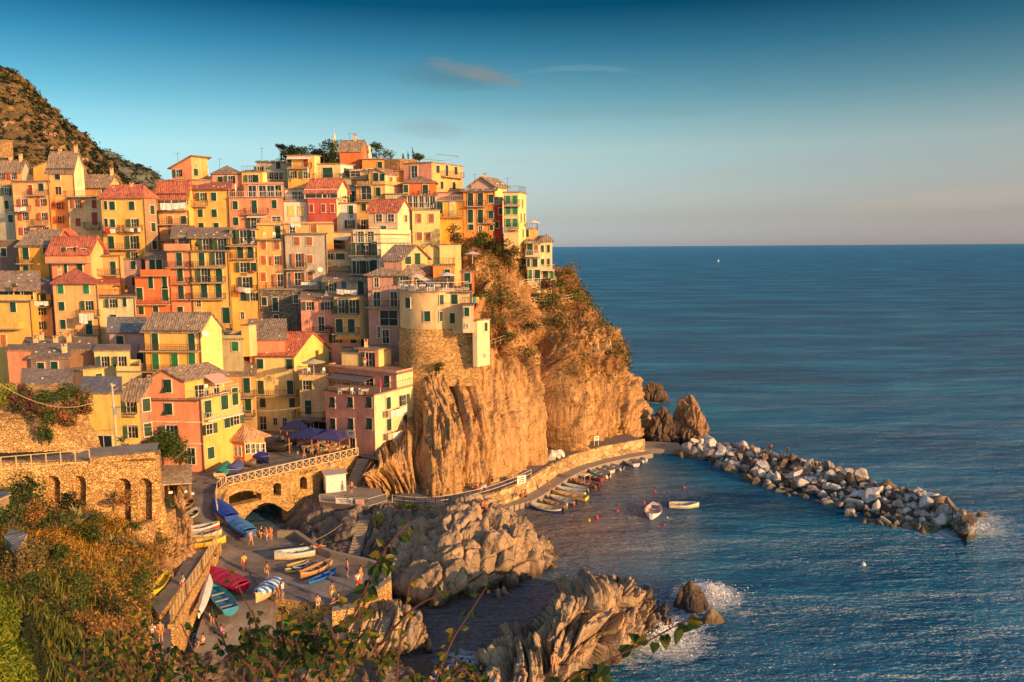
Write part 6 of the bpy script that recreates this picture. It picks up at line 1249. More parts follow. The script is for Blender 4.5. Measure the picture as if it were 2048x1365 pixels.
# sailing boat on the horizon, buoys
q = G(1437, 524, 0); e = empty('sailing_boat', q, 'tiny white sailing boat far out near the horizon', 'sailing boat'); mb = MB(); mb.box((0, 0, 1), 14, 4, 2); mb.build('hull', WHT, e); mb = MB(); mb.hexa([(-5, 0, 2.5), (5, 0, 2.5), (5, .3, 2.5), (-5, .3, 2.5)], [(-.2, 0, 20), (.2, 0, 20), (.2, .3, 20), (-.2, .3, 20)]); mb.build('sail', WHT, e); e.scale = (.3,) * 3
mb = MB(); mb.lathe((0, 0, 0), [(.01, -.2), (.2, -.16), (.33, 0), (.33, .14), (.2, .36), (.07, .44), (.07, .56), (.01, .58)], 12); b0 = None
for px, py, cl, s, lb in ((1368, 976, 'r', 1, 'red buoy farthest out, toward the boulders'), (1310, 985, 'r', .9, 'red buoy left of the farthest one'), (1288, 1006, 'r', 1, 'red buoy above the white inflatable boat'), (1235, 1023, 'r', 1, 'red buoy between the inflatable and the moored row'),
                          (1194, 1037, 'r', 1.2, 'large red buoy next to the yellow one'), (1178, 1042, 'y', .9, 'yellow buoy off the dark blue boat'), (1317, 1054, 'r', .6, 'faint red buoy just below the inflatable'), (1329, 1050, 'r', .6, 'faint red buoy right of the inflatable'), (1727, 1131, 'w', 1.2, 'white buoy alone in the open water at right'), (1335, 1036, 'w', .5, 'tiny pale float beside the inflatable')):
    me = mb.mesh('buoy', plain({'r': (.75, .04, .05), 'y': (.8, .55, .03), 'w': (.82, .76, .72)}[cl], .45)); o = put('buoy', me, None, G(px, py, 0)); o.scale = (s * .62,) * 3; tag(o, lb, 'buoy', 'mooring buoys')

# ---------------- breakwater ----------------
def boulder_mesh(seed, mats):
    rs = np.random.default_rng(seed); bm = bmesh.new(); bmesh.ops.create_icosphere(bm, subdivisions=3, radius=1.0)
    P_ = np.array([v.co for v in bm.verts]); nrm = rs.normal(0, 1, (9, 3)); nrm /= np.linalg.norm(nrm, axis=1, keepdims=True); off = rs.uniform(.40, .72, 9)
    for n1, o1 in zip(nrm, off):
        d = P_ @ n1 - o1; P_ = P_ - np.where(d > 0, d, 0)[:, None] * n1
    P_ = P_ * rs.uniform(.75, 1.2, 3) + P_ * (fbm(P_ * 2.2 + seed * 5, 3) * .16)[:, None]
    for v, p in zip(bm.verts, P_): v.co = p
    out = []
    for m_ in mats:
        me = bpy.data.meshes.new('boulder'); bm.to_mesh(me); me.materials.append(m_); out.append(me)
    bm.free(); return out
def bmat(name, base, light, dark):
    m, n, b = newmat(name); p = pos(n, obj=False); a = noise(n, p, 1.4, 6, .65); oi = N(n, 'ShaderNodeObjectInfo').outputs['Random']
    v = mth(n, 'ADD', a, mth(n, 'MULTIPLY', mth(n, 'SUBTRACT', oi, .5), .22)); g = ramp(n, v, [(.35, dark), (.5, base), (.68, light)])
    z = N(n, 'ShaderNodeSeparateXYZ'); n.links.new(p, z.inputs[0]); g = mixc(n, ramp(n, mth(n, 'DIVIDE', mth(n, 'ADD', z.outputs[2], mth(n, 'MULTIPLY', a, .8)), 4), [(.18, .85), (.34, 0.0)]), g, (.13, .10, .05))
    n.links.new(g, b.inputs['Base Color']); b.inputs['Roughness'].default_value = .85; bump(n, b, a, .6, .12); return m
BMT = [bmat('pale_boulder', (.54, .50, .46), (.70, .66, .61), (.32, .28, .25)), bmat('brown_boulder', (.20, .14, .095), (.34, .23, .14), (.09, .065, .05)), bmat('grey_boulder', (.32, .28, .25), (.46, .40, .35), (.15, .13, .11))]
BM_ = [boulder_mesh(s, BMT) for s in range(12)]
fr = catmull(np.array([(1366, 912), (1420, 925), (1475, 950), (1540, 975), (1610, 997), (1680, 1018), (1745, 1044), (1805, 1058), (1862, 1062), (1912, 1050), (1932, 1042)], float), 60)
cr_ = catmull(np.array([(1384, 888), (1430, 888), (1490, 893), (1560, 912), (1640, 928), (1700, 950), (1760, 968), (1828, 984), (1880, 1005), (1915, 1026), (1935, 1037)], float), 60)
FRW = [G(x, y, 0) for x, y in fr]; CRW = [G(x, y, 2.1) for x, y in cr_]
core = np.array([[list(a) for a in FRW], [list((a + b) / 2 + Vector((0, 0, .1))) for a, b in zip(FRW, CRW)], [list(b - Vector((0, 0, .7))) for b in CRW], [[2 * b.x - a.x, 2 * b.y - a.y, -.5] for a, b in zip(FRW, CRW)]])
core[0, :, 2] = -.8; tag(put('breakwater_core', grid_mesh('core', core, DKR)), kind='structure')
bmm = bmesh.new(); bmesh.ops.create_icosphere(bmm, subdivisions=1, radius=1.0); bv = np.array([v.co for v in bmm.verts]); bf = [[v.index for v in f.verts] for f in bmm.faces]; bmm.free(); sv_, sf_, sm_ = [], [], []
for i in range(520):
    t = rng.uniform(0, 58.9); k = int(t); f = t - k; Fp = FRW[k].lerp(FRW[k + 1], f); Cp = CRW[k].lerp(CRW[k + 1], f); s = rng.uniform(-.05, 1.35); p = Fp + (Cp - Fp) * s; z = (2.1 * min(1, s * 1.05) if s < 1 else 2.1 - (s - 1) * 3.2) - .1
    Q_ = bv * rng.uniform(.25, .55) * rng.uniform(.7, 1.3, 3) * (1 + rng.uniform(-.25, .2, (len(bv), 1))) + [p.x, p.y, z]; o_ = len(sv_); sv_ += [tuple(x) for x in Q_]; sf_ += [[a + o_ for a in ff] for ff in bf]; sm_ += [int(rng.integers(0, 3))] * len(bf)
me = bpy.data.meshes.new('rubble'); me.from_pydata(sv_, [], sf_); [me.materials.append(x) for x in BMT]; me.polygons.foreach_set('material_index', sm_); me.update(); tag(put('rubble', me), 'small broken stones wedged between the breakwater boulders', 'rubble', kind='stuff')
LBL = ['pale limestone boulder of the breakwater', 'dark brown boulder of the breakwater', 'grey boulder of the breakwater']
rr = random.Random(3); nb = 0
for i in range(46):
    t = i / 45 * 59; k = min(int(t), 58); f = t - k; Fp = FRW[k].lerp(FRW[k + 1], f); Cp = CRW[k].lerp(CRW[k + 1], f)
    wdt = (Cp - Fp).length; ss = [0.0, .27, .54, .8, 1.05, 1.32] if wdt > 3.5 else [0.05, .5, 1.0, 1.4]
    for s in ss:
        s += rr.uniform(-.07, .07); p = Fp + (Cp - Fp) * s; z = (2.1 * min(1, s * 1.05) if s < 1 else 2.1 - (s - 1) * 3.2) - .25 + rr.uniform(-.25, .3)
        m_ = 0 if (rr.random() < (.70 if .1 < s < .75 else .22) and t < 54) else (2 if rr.random() < .45 else 1)
        sz = rr.choice((.55, .65, .75, .85, 1.0, 1.1, 1.35)) * (1.2 if m_ == 0 else 1.0)
        o = bpy.data.objects.new('boulder', BM_[rr.randrange(12)][m_]); COL.objects.link(o); o.location = (p.x + rr.uniform(-.35, .35), p.y + rr.uniform(-.35, .35), z); o.rotation_euler = (rr.uniform(0, 6), rr.uniform(0, 6), rr.uniform(0, 6)); o.scale = (sz * rr.uniform(.85, 1.3), sz * rr.uniform(.8, 1.1), sz * rr.uniform(.7, 1))
        zn = ('next to the cone shaped rock', 'in the first third', 'halfway along', 'in the last third', 'at the tip')[min(4, i // 10)]; rk = 'low at the harbour waterline' if s < .2 else ('high on the crest' if s > .72 and s < 1.15 else ('on the harbour facing flank' if s < .72 else 'on the seaward side'))
        lb = ('pale limestone', 'dark brown', 'grey')[m_] + ' breakwater boulder ' + rk + ', ' + zn; tag(o, lb, 'boulder', lb.replace('boulder', 'boulders')); nb += 1
for px, py, sz, z, m_, lb in ((1388, 893, 1.5, .8, 0, 'big white boulder at the foot of the cone shaped rock'), (1418, 880, 1.5, 1.8, 0, 'tall white boulder at the right foot of the cone rock'), (1677, 1012, 1.0, .2, 2, 'low flat olive boulder detached at the waterline'), (1700, 1016, .9, .2, 2, 'second low olive boulder detached at the waterline'),
                          (1100, 915, 1.1, 3.0, 0, 'left pale boulder lying on the cliff path'), (1113, 911, .9, 3.0, 0, 'middle pale boulder lying on the cliff path'), (1122, 909, .8, 3.0, 0, 'right pale boulder lying on the cliff path'), (1088, 912, .9, 3.2, 0, 'pale boulder in the cleft behind the path'), (1725, 1042, .7, .1, 1, 'small wet boulder low beside the breakwater front'), (1960, 1032, .8, .1, 1, 'last wet boulder beyond the breakwater tip')):
    o = bpy.data.objects.new('boulder', BM_[rr.randrange(12)][m_]); COL.objects.link(o); o.location = G(px, py, z); o.rotation_euler = (rr.uniform(0, 6), rr.uniform(0, 6), 0); o.scale = (sz, sz, sz * .85); tag(o, lb, 'boulder')
# spray thrown up where the swell meets the rocks
FOAMM = plain((.86, .88, .9), .6, name='white_foam')
for px, py, r, h, n3, lb in ((1420, 1190, 2.3, 1.5, 3600, 'burst of white spray behind the surf washed rock'), (1322, 1272, 2.4, 1.3, 3400, 'white surf breaking at the end of the jagged fins'), (1935, 1052, 2.6, .3, 900, 'line of white surf at the breakwater tip')):
    c_ = G(px, py, 0); a = rng.uniform(0, 2 * math.pi, n3); rad = r * np.abs(rng.normal(0, .5, n3)); C3 = np.stack([c_.x + rad * np.cos(a) * 1.3, c_.y + rad * np.sin(a), np.abs(rng.normal(0, .35, n3)) * h * np.exp(-rad / r) + .03], 1)
    tag(put('sea_spray', quads_mesh('sea_spray', C3, np.tile([0, -.3, 1], (n3, 1)), rng.uniform(.04, .16, n3), FOAMM, .5, .9)), lb, 'spray', kind='stuff')
# ---------------- people ----------------
def skin_mesh(name, nodes, edges, root=0, sub=1):
    """nodes: {key: (x,y,z,radius)}; one continuous surface grown over the joints"""
    keys = list(nodes); me = bpy.data.meshes.new(name); me.from_pydata([nodes[k][:3] for k in keys], [(keys.index(a), keys.index(b)) for a, b in edges], [])
    o = bpy.data.objects.new(name, me); COL.objects.link(o); md = o.modifiers.new('s', 'SKIN'); o.modifiers.new('u', 'SUBSURF').levels = sub
    for i, k in enumerate(keys):
        r = nodes[k][3]; sv = me.skin_vertices[0].data[i]; sv.radius = r if hasattr(r, '__len__') else (r, r); sv.use_root = (i == root)
    dg = bpy.context.evaluated_depsgraph_get(); m2 = bpy.data.meshes.new_from_object(o.evaluated_get(dg)); bpy.data.objects.remove(o); bpy.data.meshes.remove(me)
    m2.name = name; m2.polygons.foreach_set('use_smooth', [True] * len(m2.polygons)); return m2
SKINM = [plain(c, .6, name='skin') for c in ((.55, .30, .18), (.62, .36, .22), (.42, .22, .13))]
HAIRM = [plain(c, .8, name='hair') for c in ((.03, .02, .015), (.10, .05, .025), (.35, .22, .10))]
def make_pose(kind):
    n = {}
    if kind == 'sit' or kind == 'sit2': hip = .14; kn = [(.10, -.42, .42), (-.10, -.38, .46)] if kind == 'sit' else [(.14, -.44, .20), (-.12, -.36, .48)]; an = [(.12, -.62, .06), (-.12, -.52, .06)] if kind == 'sit' else [(.16, -.86, .06), (-.14, -.56, .06)]; ch = (0, .05, hip + .42)
    elif kind == 'lie': hip = .13; kn = [(.10, -.46, .14), (-.10, -.42, .32)]; an = [(.12, -.86, .06), (-.12, -.64, .06)]; ch = (0, .42, .22)
    elif kind == 'walk': hip = .93; kn = [(.09, -.18, .50), (-.09, .06, .49)]; an = [(.09, -.24, .09), (-.09, .34, .14)]; ch = (0, -.03, hip + .42)
    elif kind == 'bend': hip = .90; kn = [(.10, -.05, .48), (-.10, .0, .48)]; an = [(.12, 0, .08), (-.12, .05, .08)]; ch = (0, -.28, hip + .30)
    else: hip = .94; kn = [(.10, -.02, .50), (-.11, .01, .50)]; an = [(.13, .02, .08), (-.13, .03, .08)]; ch = (0, 0, hip + .44)
    hp = Vector((0, 0, hip)); ch = Vector(ch); ax = (ch - hp).normalized(); nk = ch + ax * .15; hd = nk + ax * .07 + Vector((0, -.02, .06)); top = hd + ax * .08 + Vector((0, 0, .06))
    V = lambda v, r: (v[0], v[1], v[2], r)
    n['hip'] = V(hp, (.135, .10)); n['waist'] = V(hp.lerp(ch, .42), (.115, .085)); n['chest'] = V(ch, (.15, .10)); n['neck'] = V(nk, .055); n['chin'] = V(hd, (.075, .085)); n['head'] = V(top, (.08, .095))
    ed = [('hip', 'waist'), ('waist', 'chest'), ('chest', 'neck'), ('neck', 'chin'), ('chin', 'head')]
    for i, s in enumerate((1, -1)):
        k, a = Vector(kn[i]), Vector(an[i]); t = hp + Vector((s * .095, 0, -.05)); ft = a + Vector((0, -.14, -.04))
        n['th%d' % i] = V(t, .085); n['tm%d' % i] = V(t.lerp(k, .5), .074); n['kn%d' % i] = V(k, .055); n['cf%d' % i] = V(k.lerp(a, .35), .056); n['an%d' % i] = V(a, .037); n['ft%d' % i] = V(ft, .034)
        ed += [('hip', 'th%d' % i), ('th%d' % i, 'tm%d' % i), ('tm%d' % i, 'kn%d' % i), ('kn%d' % i, 'cf%d' % i), ('cf%d' % i, 'an%d' % i), ('an%d' % i, 'ft%d' % i)]
        sh = ch + Vector((s * .18, 0, .06))
        if kind == 'stand2' and s > 0: el, wr = sh + Vector((.10, -.08, -.26)), sh + Vector((-.02, -.26, -.12))
        elif kind == 'walk': el, wr = sh + Vector((s * .05, .08 * s, -.28)), sh + Vector((s * .06, -.05 + .16 * s, -.52))
        elif kind in ('sit', 'sit2'): el, wr = sh + Vector((s * .06, -.04, -.27)), sh + Vector((-s * .02, -.26, -.30))
        elif kind == 'lie': el, wr = sh + Vector((s * .12, -.05, -.10)), sh + Vector((s * .10, -.26, -.12))
        elif kind == 'bend': el, wr = sh + Vector((s * .03, -.05, -.28)), sh + Vector((s * .0, -.14, -.50))
        else: el, wr = sh + Vector((s * .06, .02, -.29)), sh + Vector((s * .08, -.06, -.54))
        d = (wr - el).normalized(); hd_ = wr + d * .07
        n['sh%d' % i] = V(sh, .058); n['el%d' % i] = V(el, .042); n['wr%d' % i] = V(wr, .028); n['pm%d' % i] = V(hd_, (.036, .020))
        ed += [('chest', 'sh%d' % i), ('sh%d' % i, 'el%d' % i), ('el%d' % i, 'wr%d' % i), ('wr%d' % i, 'pm%d' % i)]
        lat = d.cross(Vector((0, 1, 0))); lat = lat.normalized() if lat.length > .1 else Vector((1, 0, 0))
        for f in range(4):
            off = lat * (.027 - .018 * f); ln = (.075, .088, .082, .062)[f]; b1 = hd_ + off + d * ln * .5; b2 = b1 + (d + Vector((0, -.5, 0))).normalized() * ln * .5
            n['f%d%d' % (i, f)] = V(b1, .010); n['g%d%d' % (i, f)] = V(b2, .008); ed += [('pm%d' % i, 'f%d%d' % (i, f)), ('f%d%d' % (i, f), 'g%d%d' % (i, f))]
        tb = wr + d * .03 + lat * .045 + Vector((0, -.02, 0)); n['t%d' % i] = V(tb, .011); n['u%d' % i] = V(tb + d * .035 + Vector((0, -.01, 0)), .009); ed += [('wr%d' % i, 't%d' % i), ('t%d' % i, 'u%d' % i)]
    body = skin_mesh('body', n, ed)
    # clothes follow the same joints a little outside the body
    g = lambda k, f, rr_: tuple(n[k][:3]) + ((tuple(x + rr_ for x in n[k][3]) if hasattr(n[k][3], '__len__') else n[k][3] + rr_),)
    sn = {k: g(k, 0, .018) for k in ('hip', 'waist', 'chest', 'sh0', 'sh1')}
    for i in (0, 1): m_ = Vector(n['sh%d' % i][:3]).lerp(Vector(n['el%d' % i][:3]), .6); sn['m%d' % i] = (*m_, .066)
    nk_ = Vector(n['chest'][:3]).lerp(Vector(n['neck'][:3]), .6); sn['nk'] = (*nk_, .07)
    shirt = skin_mesh('shirt', sn, [('hip', 'waist'), ('waist', 'chest'), ('chest', 'sh0'), ('chest', 'sh1'), ('sh0', 'm0'), ('sh1', 'm1'), ('chest', 'nk')])
    pn = {k: g(k, 0, .022) for k in ('hip', 'th0', 'th1', 'tm0', 'tm1')}
    for i in (0, 1): m_ = Vector(n['tm%d' % i][:3]).lerp(Vector(n['kn%d' % i][:3]), .55); pn['k%d' % i] = (*m_, .088)
    short = skin_mesh('shorts', pn, [('hip', 'th0'), ('hip', 'th1'), ('th0', 'tm0'), ('th1', 'tm1'), ('tm0', 'k0'), ('tm1', 'k1')])
    mb = MB(); hc = (Vector(n['chin'][:3]) + Vector(n['head'][:3])) / 2 + Vector((0, .022, .035)); mb.blob(hc, .092, .108, .12, 0, 10, 7); hair = mb.mesh('hair', HAIRM[0], True)
    mb = MB(); fc = (Vector(n['chin'][:3]) + Vector(n['head'][:3])) / 2; mb.blob(fc + Vector((0, -.10, -.005)), .014, .022, .022, 0, 6, 4)
    for s in (-1, 1): mb.blob(fc + Vector((s * .033, -.088, .025)), .013, .01, .009, 1, 6, 4)
    mb.box(tuple(fc + Vector((0, -.094, -.045))), .045, .012, .012, 2); face = mb.mesh('face', [SKINM[1], plain((.02, .02, .02), .4), plain((.45, .12, .10), .6)], True)
    return body, shirt, short, hair, face
POSE = {k: make_pose(k) for k in ('stand', 'stand2', 'walk', 'sit', 'sit2', 'lie', 'bend')}
CLO = dict(white=(.78, .76, .72), red=(.62, .05, .05), blue=(.05, .12, .42), navy=(.02, .03, .10), orange=(.80, .26, .06), pink=(.75, .28, .30), green=(.05, .25, .10), black=(.03, .03, .03), khaki=(.45, .34, .2), grey=(.3, .3, .3), yellow=(.8, .6, .1), salmon=(.8, .35, .22), teal=(.03, .3, .32), purple=(.25, .08, .35), brown=(.2, .1, .05))
def person(label, px, py, z, pose='stand', top='white', bot='navy', rz=None, h=1.0, sk=0, hr=0, usez=True, lift=0.0):
    q = G(px, py, z) if usez else P(px, py, z); q.z += lift
    e = empty('person', q, label, 'person', None, rr.uniform(0, 6.28) if rz is None else R(rz)); e.scale = (h,) * 3
    b_, s_, t_, h_, f_ = POSE[pose]
    for nm, me, mt in (('body', b_, SKINM[sk]), ('shirt', s_, top and plain(CLO[top], .8, name='cloth')), ('shorts', t_, bot and plain(CLO[bot], .8, name='cloth')), ('hair', h_, HAIRM[hr])):
        if mt is None: continue
        o = put(nm, me, e)
        if not me.materials: me.materials.append(mt)
        o.material_slots[0].link = 'OBJECT'; o.material_slots[0].material = mt
    put('face', f_, e); return e
pp = person
pp('person in a blue top walking last of the group on the upper walk', 291, 1286, 4.2, 'walk', 'navy', 'grey', 200)
pp('person in a white T-shirt and dark shorts on the upper walk', 306, 1290, 4.2, 'walk', 'white', 'navy', 190, 1.05)
pp('shirtless looking person in salmon clothes beside the white T-shirt walker', 322, 1284, 4.2, 'stand', 'salmon', 'orange', 185)
pp('person in pale clothes walking up by the ledge with the yellow kayak', 366, 1186, 4.2, 'walk', 'white', 'salmon', 150)
pp('person in a long pink skirt crossing the ramp by the blue boat', 502, 1092, 3.6, 'walk', 'pink', 'pink', 60)
pp('left person of the trio at the quay entrance, dark top', 524, 1082, 3.2, 'stand', 'black', 'salmon', 20)
pp('middle person of the trio at the quay entrance, white cap', 533, 1085, 3.15, 'stand', 'salmon', 'white', 320)
pp('right person of the trio at the quay entrance, orange vest', 542, 1084, 3.1, 'stand2', 'orange', 'orange', 350)
pp('person in red shorts standing in the middle of the ramp', 489, 1142, 3.0, 'stand2', 'yellow', 'red', 30)
pp('tanned person walking toward the striped boat', 535, 1160, 2.95, 'walk', 'brown', 'khaki', 200, sk=2)
pp('person bending over the covered boat beside the white canoe', 424, 1140, 3.0, 'bend', 'white', 'grey', 80)
pp('person in yellow shorts alone on the seaward quay', 665, 1202, 3.05, 'stand', None, 'yellow', 40, sk=2)
pp('pale dressed person leaning by the quay parapet', 695, 1154, 3.05, 'stand', 'salmon', 'purple', 120)
pp('person in bright orange at the far corner of the quay', 722, 1168, 3.05, 'stand', 'orange', 'orange', 70)
pp('person in red and white next to the one in bright orange', 716, 1180, 3.05, 'stand', 'white', 'red', 200)
pp('sunbather lying on the quay parapet', 634, 1096, 3.8, 'lie', None, 'red', 110)
pp('person in white holding the striped boat', 566, 1198, 3.05, 'stand2', 'white', 'blue', 80)
pp('bare backed person bending at the stern of the striped boat', 556, 1196, 3.05, 'bend', None, 'orange', 60)
pp('person sitting at the near edge of the quay', 636, 1210, 3.05, 'sit', 'salmon', 'white', 10)
pp('dark dressed person sitting near the quay corner', 676, 1206, 3.05, 'sit2', 'brown', 'black', 300)
pp('person sitting on the sunken ramp beside the blue rowing boat', 425, 1240, 1.9, 'sit', 'white', 'red', 20)
pp('person crouching at the lower end of the ramp in purple', 444, 1272, 1.3, 'sit2', 'purple', 'black', 60)
pp('person with a white hat at the foot of the ramp', 405, 1290, 1.1, 'sit', 'white', 'black', 330)
pp('waiter in white near the veranda', 566, 893, 6.52, 'stand', 'white', 'navy', 10)
pp('person in salmon beside the waiter', 573, 897, 6.52, 'stand', 'salmon', 'blue', 300)
pp('person in orange crossing the piazza toward the tables', 608, 921, 6.52, 'walk', 'orange', 'salmon', 100)
pp('small child dressed in white on the piazza', 595, 917, 6.52, 'stand', 'white', 'white', 0, .65)
pp('person sitting by the lattice railing, orange top', 632, 922, 6.52, 'sit', 'orange', 'salmon', 10)
pp('second person sitting by the lattice railing, salmon top', 643, 920, 6.52, 'sit', 'salmon', 'red', 200)
pp('person leaning on the railing near the restaurant', 660, 914, 6.52, 'stand2', 'red', 'khaki', 170)
pp('person at the penthouse door in red and white', 730, 735, 116, 'stand', 'red', 'white', 10, usez=False)
pp('person climbing the stairs beside the kiosk', 703, 988, 3.4, 'walk', 'salmon', 'brown', 150)
pp('red dressed person resting on the cliff path', 955, 981, 2.62, 'sit', 'red', 'white', 20)
pp('white dressed person resting on the cliff path', 963, 981, 2.62, 'sit2', 'white', 'white', 340)
pp('person in a red hat sitting at the end of the path group', 970, 979, 2.62, 'sit', 'white', 'red', 30)
pp('dark person standing against the cliff foot', 984, 972, 2.62, 'stand', 'brown', 'black', 0)
pp('sunbather in red on the golden rock top', 966, 1018, 4.6, 'sit', 'red', 'navy', 60)
pp('sunbather in orange on the golden rock top', 973, 1016, 4.6, 'sit2', 'orange', 'black', 30)
pp('left one of the bathers on the ledge below the path', 1043, 996, 1.5, 'sit', 'brown', 'red', 200, sk=2)
pp('right one of the bathers on the ledge below the path', 1051, 994, 1.5, 'sit', 'orange', 'black', 160, sk=2)
pp('pink bather on the rocks under the banner', 1074, 968, 1.2, 'sit2', 'pink', 'pink', 150)
pp('bather with an orange towel further along the ledge', 1101, 955, .8, 'sit', 'orange', 'orange', 100)
pp('lone bather standing at the water edge of the ledge', 1100, 982, .78, 'bend', None, 'red', 300)
pp('left swimmer sitting at the waterline of the golden rock', 996, 1190, .2, 'sit', None, 'salmon', 10, lift=-.1)
pp('right swimmer sitting at the waterline of the golden rock', 1008, 1186, .2, 'sit2', None, 'pink', 40, lift=-.1)
pp('swimmer beside the right tip of the golden rock', 1097, 1092, .3, 'sit', None, 'white', 240, lift=-.1)
pp('left figure sitting on the breakwater crest', 1542, 898, 2.9, 'sit', 'brown', 'black', 200, sk=2)
pp('right figure sitting on the breakwater crest', 1575, 904, 2.9, 'sit', 'brown', 'navy', 150, sk=2)
pp('person in white shorts sunbathing at the bottom rocks', 1048, 1362, 2.2, 'sit2', None, 'white', 330, 1.1)
pp('slim person standing on the near rocks in golden light', 1108, 1345, 2.4, 'stand', None, 'orange', 20)
for i, (x, y, c_, po) in enumerate(((880, 1350, 'red', 'sit'), (897, 1353, 'white', 'sit2'), (914, 1346, 'orange', 'sit'), (926, 1352, 'pink', 'sit2'), (942, 1346, 'teal', 'sit'), (962, 1352, 'black', 'sit2'), (906, 1362, 'yellow', 'lie'), (870, 1362, 'blue', 'sit'))):
    pp('bather with %s clothes in the crowd on the bottom beach' % c_, x, y, .9, po, c_ if po != 'lie' else None, c_, None)
# ---------------- restaurant: awnings, tables ----------------
def tent(label, px, py, w, dpt, rz, col, h=2.5):
    e = empty('parasol_tent', G(px, py, 6.52), label, 'awning', None, R(rz)); mb = MB()
    q = [(-w / 2, -dpt / 2, h), (w / 2, -dpt / 2, h), (w / 2, dpt / 2, h), (-w / 2, dpt / 2, h)]; t = (0, 0, h + .9)
    for i in range(4): mb.poly([q[i], q[(i + 1) % 4], t]); mb.poly([(q[i][0], q[i][1], h - .25), (q[(i + 1) % 4][0], q[(i + 1) % 4][1], h - .25), q[(i + 1) % 4], q[i]])
    mb.build('canopy', plain(col, .8, name='tent_cloth'), e)
    for x, y, _ in q: m2 = MB(); m2.bar((x * .96, y * .96, 0), (x * .96, y * .96, h), .1); m2.build('pole', plain((.62, .22, .10), .6), e)
tent('left blue canvas canopy over the restaurant tables', 622, 902, 4.6, 4.2, -14, (.03, .04, .18)); tent('right blue canvas canopy close to the pink house', 668, 906, 4.6, 4.2, -20, (.07, .065, .22)); tent('dark blue canopy in the shade at the back of the piazza', 592, 885, 3.6, 3.4, 0, (.02, .03, .12))
mb = MB(); mb.box((0, 0, .74), .85, .85, .04); mb.box((0, 0, .62), .87, .87, .2); TT = mb.mesh('tabletop', plain((.62, .52, .40), .8, name='tablecloth')); mb = MB(); [mb.bar((x, y, 0), (x, y, .72), .05) for x in (-.35, .35) for y in (-.35, .35)]; TL = mb.mesh('leg_frame', WOODP)
mb = MB(); mb.box((0, 0, .45), .42, .42, .04); CS = mb.mesh('seat', WOODP); mb = MB(); mb.box((0, .2, .7), .4, .03, .3); [mb.bar((x, .2, .45), (x, .2, .8), .04) for x in (-.19, .19)]; CB = mb.mesh('backrest', WOODP); mb = MB(); mb.bar((0, 0, 0), (0, 0, .44), .04); CLg = mb.mesh('leg', WOODP)
ti = 0
for i, (px, py) in enumerate([(612, 902), (624, 908), (636, 906), (648, 908), (660, 904), (672, 906), (684, 902), (630, 900), (652, 899), (668, 897), (604, 896), (696, 900), (644, 893), (616, 893)]):
    q = G(px, py, 6.52); e = empty('restaurant_table', q, 'square restaurant table with a pale cloth on the shaded piazza', 'table', 'tables of the piazza restaurant', R(-20)); put('tabletop', TT, e); put('leg_frame', TL, e)
    for k in range(2):
        a = (k * 180 + rr.uniform(-20, 20) + 90); c2 = empty('chair', q + Vector((math.cos(R(a)) * .75, math.sin(R(a)) * .75, 0)), 'brown wooden chair at a restaurant table on the piazza', 'chair', 'chairs of the piazza restaurant', R(a - 90)); put('seat', CS, c2); put('backrest', CB, c2)
        for x in (-.18, .18):
            for y in (-.18, .18): put('leg', CLg, c2, (x, y, 0))
# restaurant sign and laundry
board('restaurant_sign', 'blue oval restaurant sign on the pink wall', 'sign', 702, 873, 107.6, 1.6, .8, R(-34), mat=plain((.66, .56, .52), .7), usez=False, lines=2, ink=plain((.05, .04, .22), .6))
def laundry(label, pa, pb, d, items, sag=.1, d2=None):
    a, b = P(pa[0], pa[1], d), P(pb[0], pb[1], d2 or d); e = empty('washing_line', a, label, 'washing'); u = b - a; m2 = MB(); m2.tube([Vector(), u * .5 - Vector((0, 0, sag)), u], .02, 4); m2.build('line', RAIL, e)
    x = .04; rl = random.Random(len(label))
    nrm = Vector((u.y, -u.x, 0)).normalized()
    for c_, w_, h_ in items:
        f0, f1 = x, min(.98, x + w_ / u.length); x = f1 + .02; mb = MB(); k = 5; V = []
        for j in range(k + 1):
            f = f0 + (f1 - f0) * j / k; p = u * f - Vector((0, 0, sag * 4 * f * (1 - f) / 1)); V.append((p, p - Vector((0, 0, h_ * rl.uniform(.92, 1.05))) + nrm * (.06 * math.sin(j * 2.4))))
        for j in range(k): mb.poly([V[j][1], V[j + 1][1], V[j + 1][0], V[j][0]]); mb.poly([V[j][0] - nrm * .02, V[j + 1][0] - nrm * .02, V[j + 1][1] - nrm * .02, V[j][1] - nrm * .02])
        mb.build('cloth', plain(c_, .8, name='cloth'), e)
        if x > .95: break
W_ = (.78, .75, .70)
laundry('white sheets drying on the upper line of the cream restaurant side', (774, 823), (815, 812), 108.2, [((.6, .3, .2), .5, .9), (W_, .8, .95), (W_, 1.5, 1.1), (W_, .8, .8)], d2=111.5)
laundry('white and orange cloths on the lower line of the restaurant side', (775, 868), (812, 858), 108.2, [((.75, .5, .3), .8, .9), (W_, 1.6, 1.4), ((.8, .6, .5), .6, 1.2)], d2=111.3)
laundry('white curtains hanging from the slatted balcony house', (318, 406), (372, 405), 144.6, [(W_, 2.0, 1.2), (W_, 2.4, 1.1)])
laundry('pale sheets on the balcony of the red shuttered house', (27, 414), (52, 414), 147.6, [((.72, .55, .52), 1.0, .8), (W_, 1.1, .7)])
laundry('red and white washing on the left balcony of the yellow house', (208, 457), (236, 457), 141.6, [((.6, .03, .05), .9, .7), (W_, .9, .8)])
laundry('mixed washing on the right balcony of the yellow house', (250, 456), (283, 456), 141.6, [((.3, .25, .25), .7, .6), (W_, .6, .6), ((.05, .06, .1), .6, .6), (W_, .5, .7)])
laundry('big pale washing bundle in front of the large cream house', (156, 627), (196, 625), 124.6, [(W_, 1.3, 1.6), ((.8, .6, .4), .9, 1.1)])
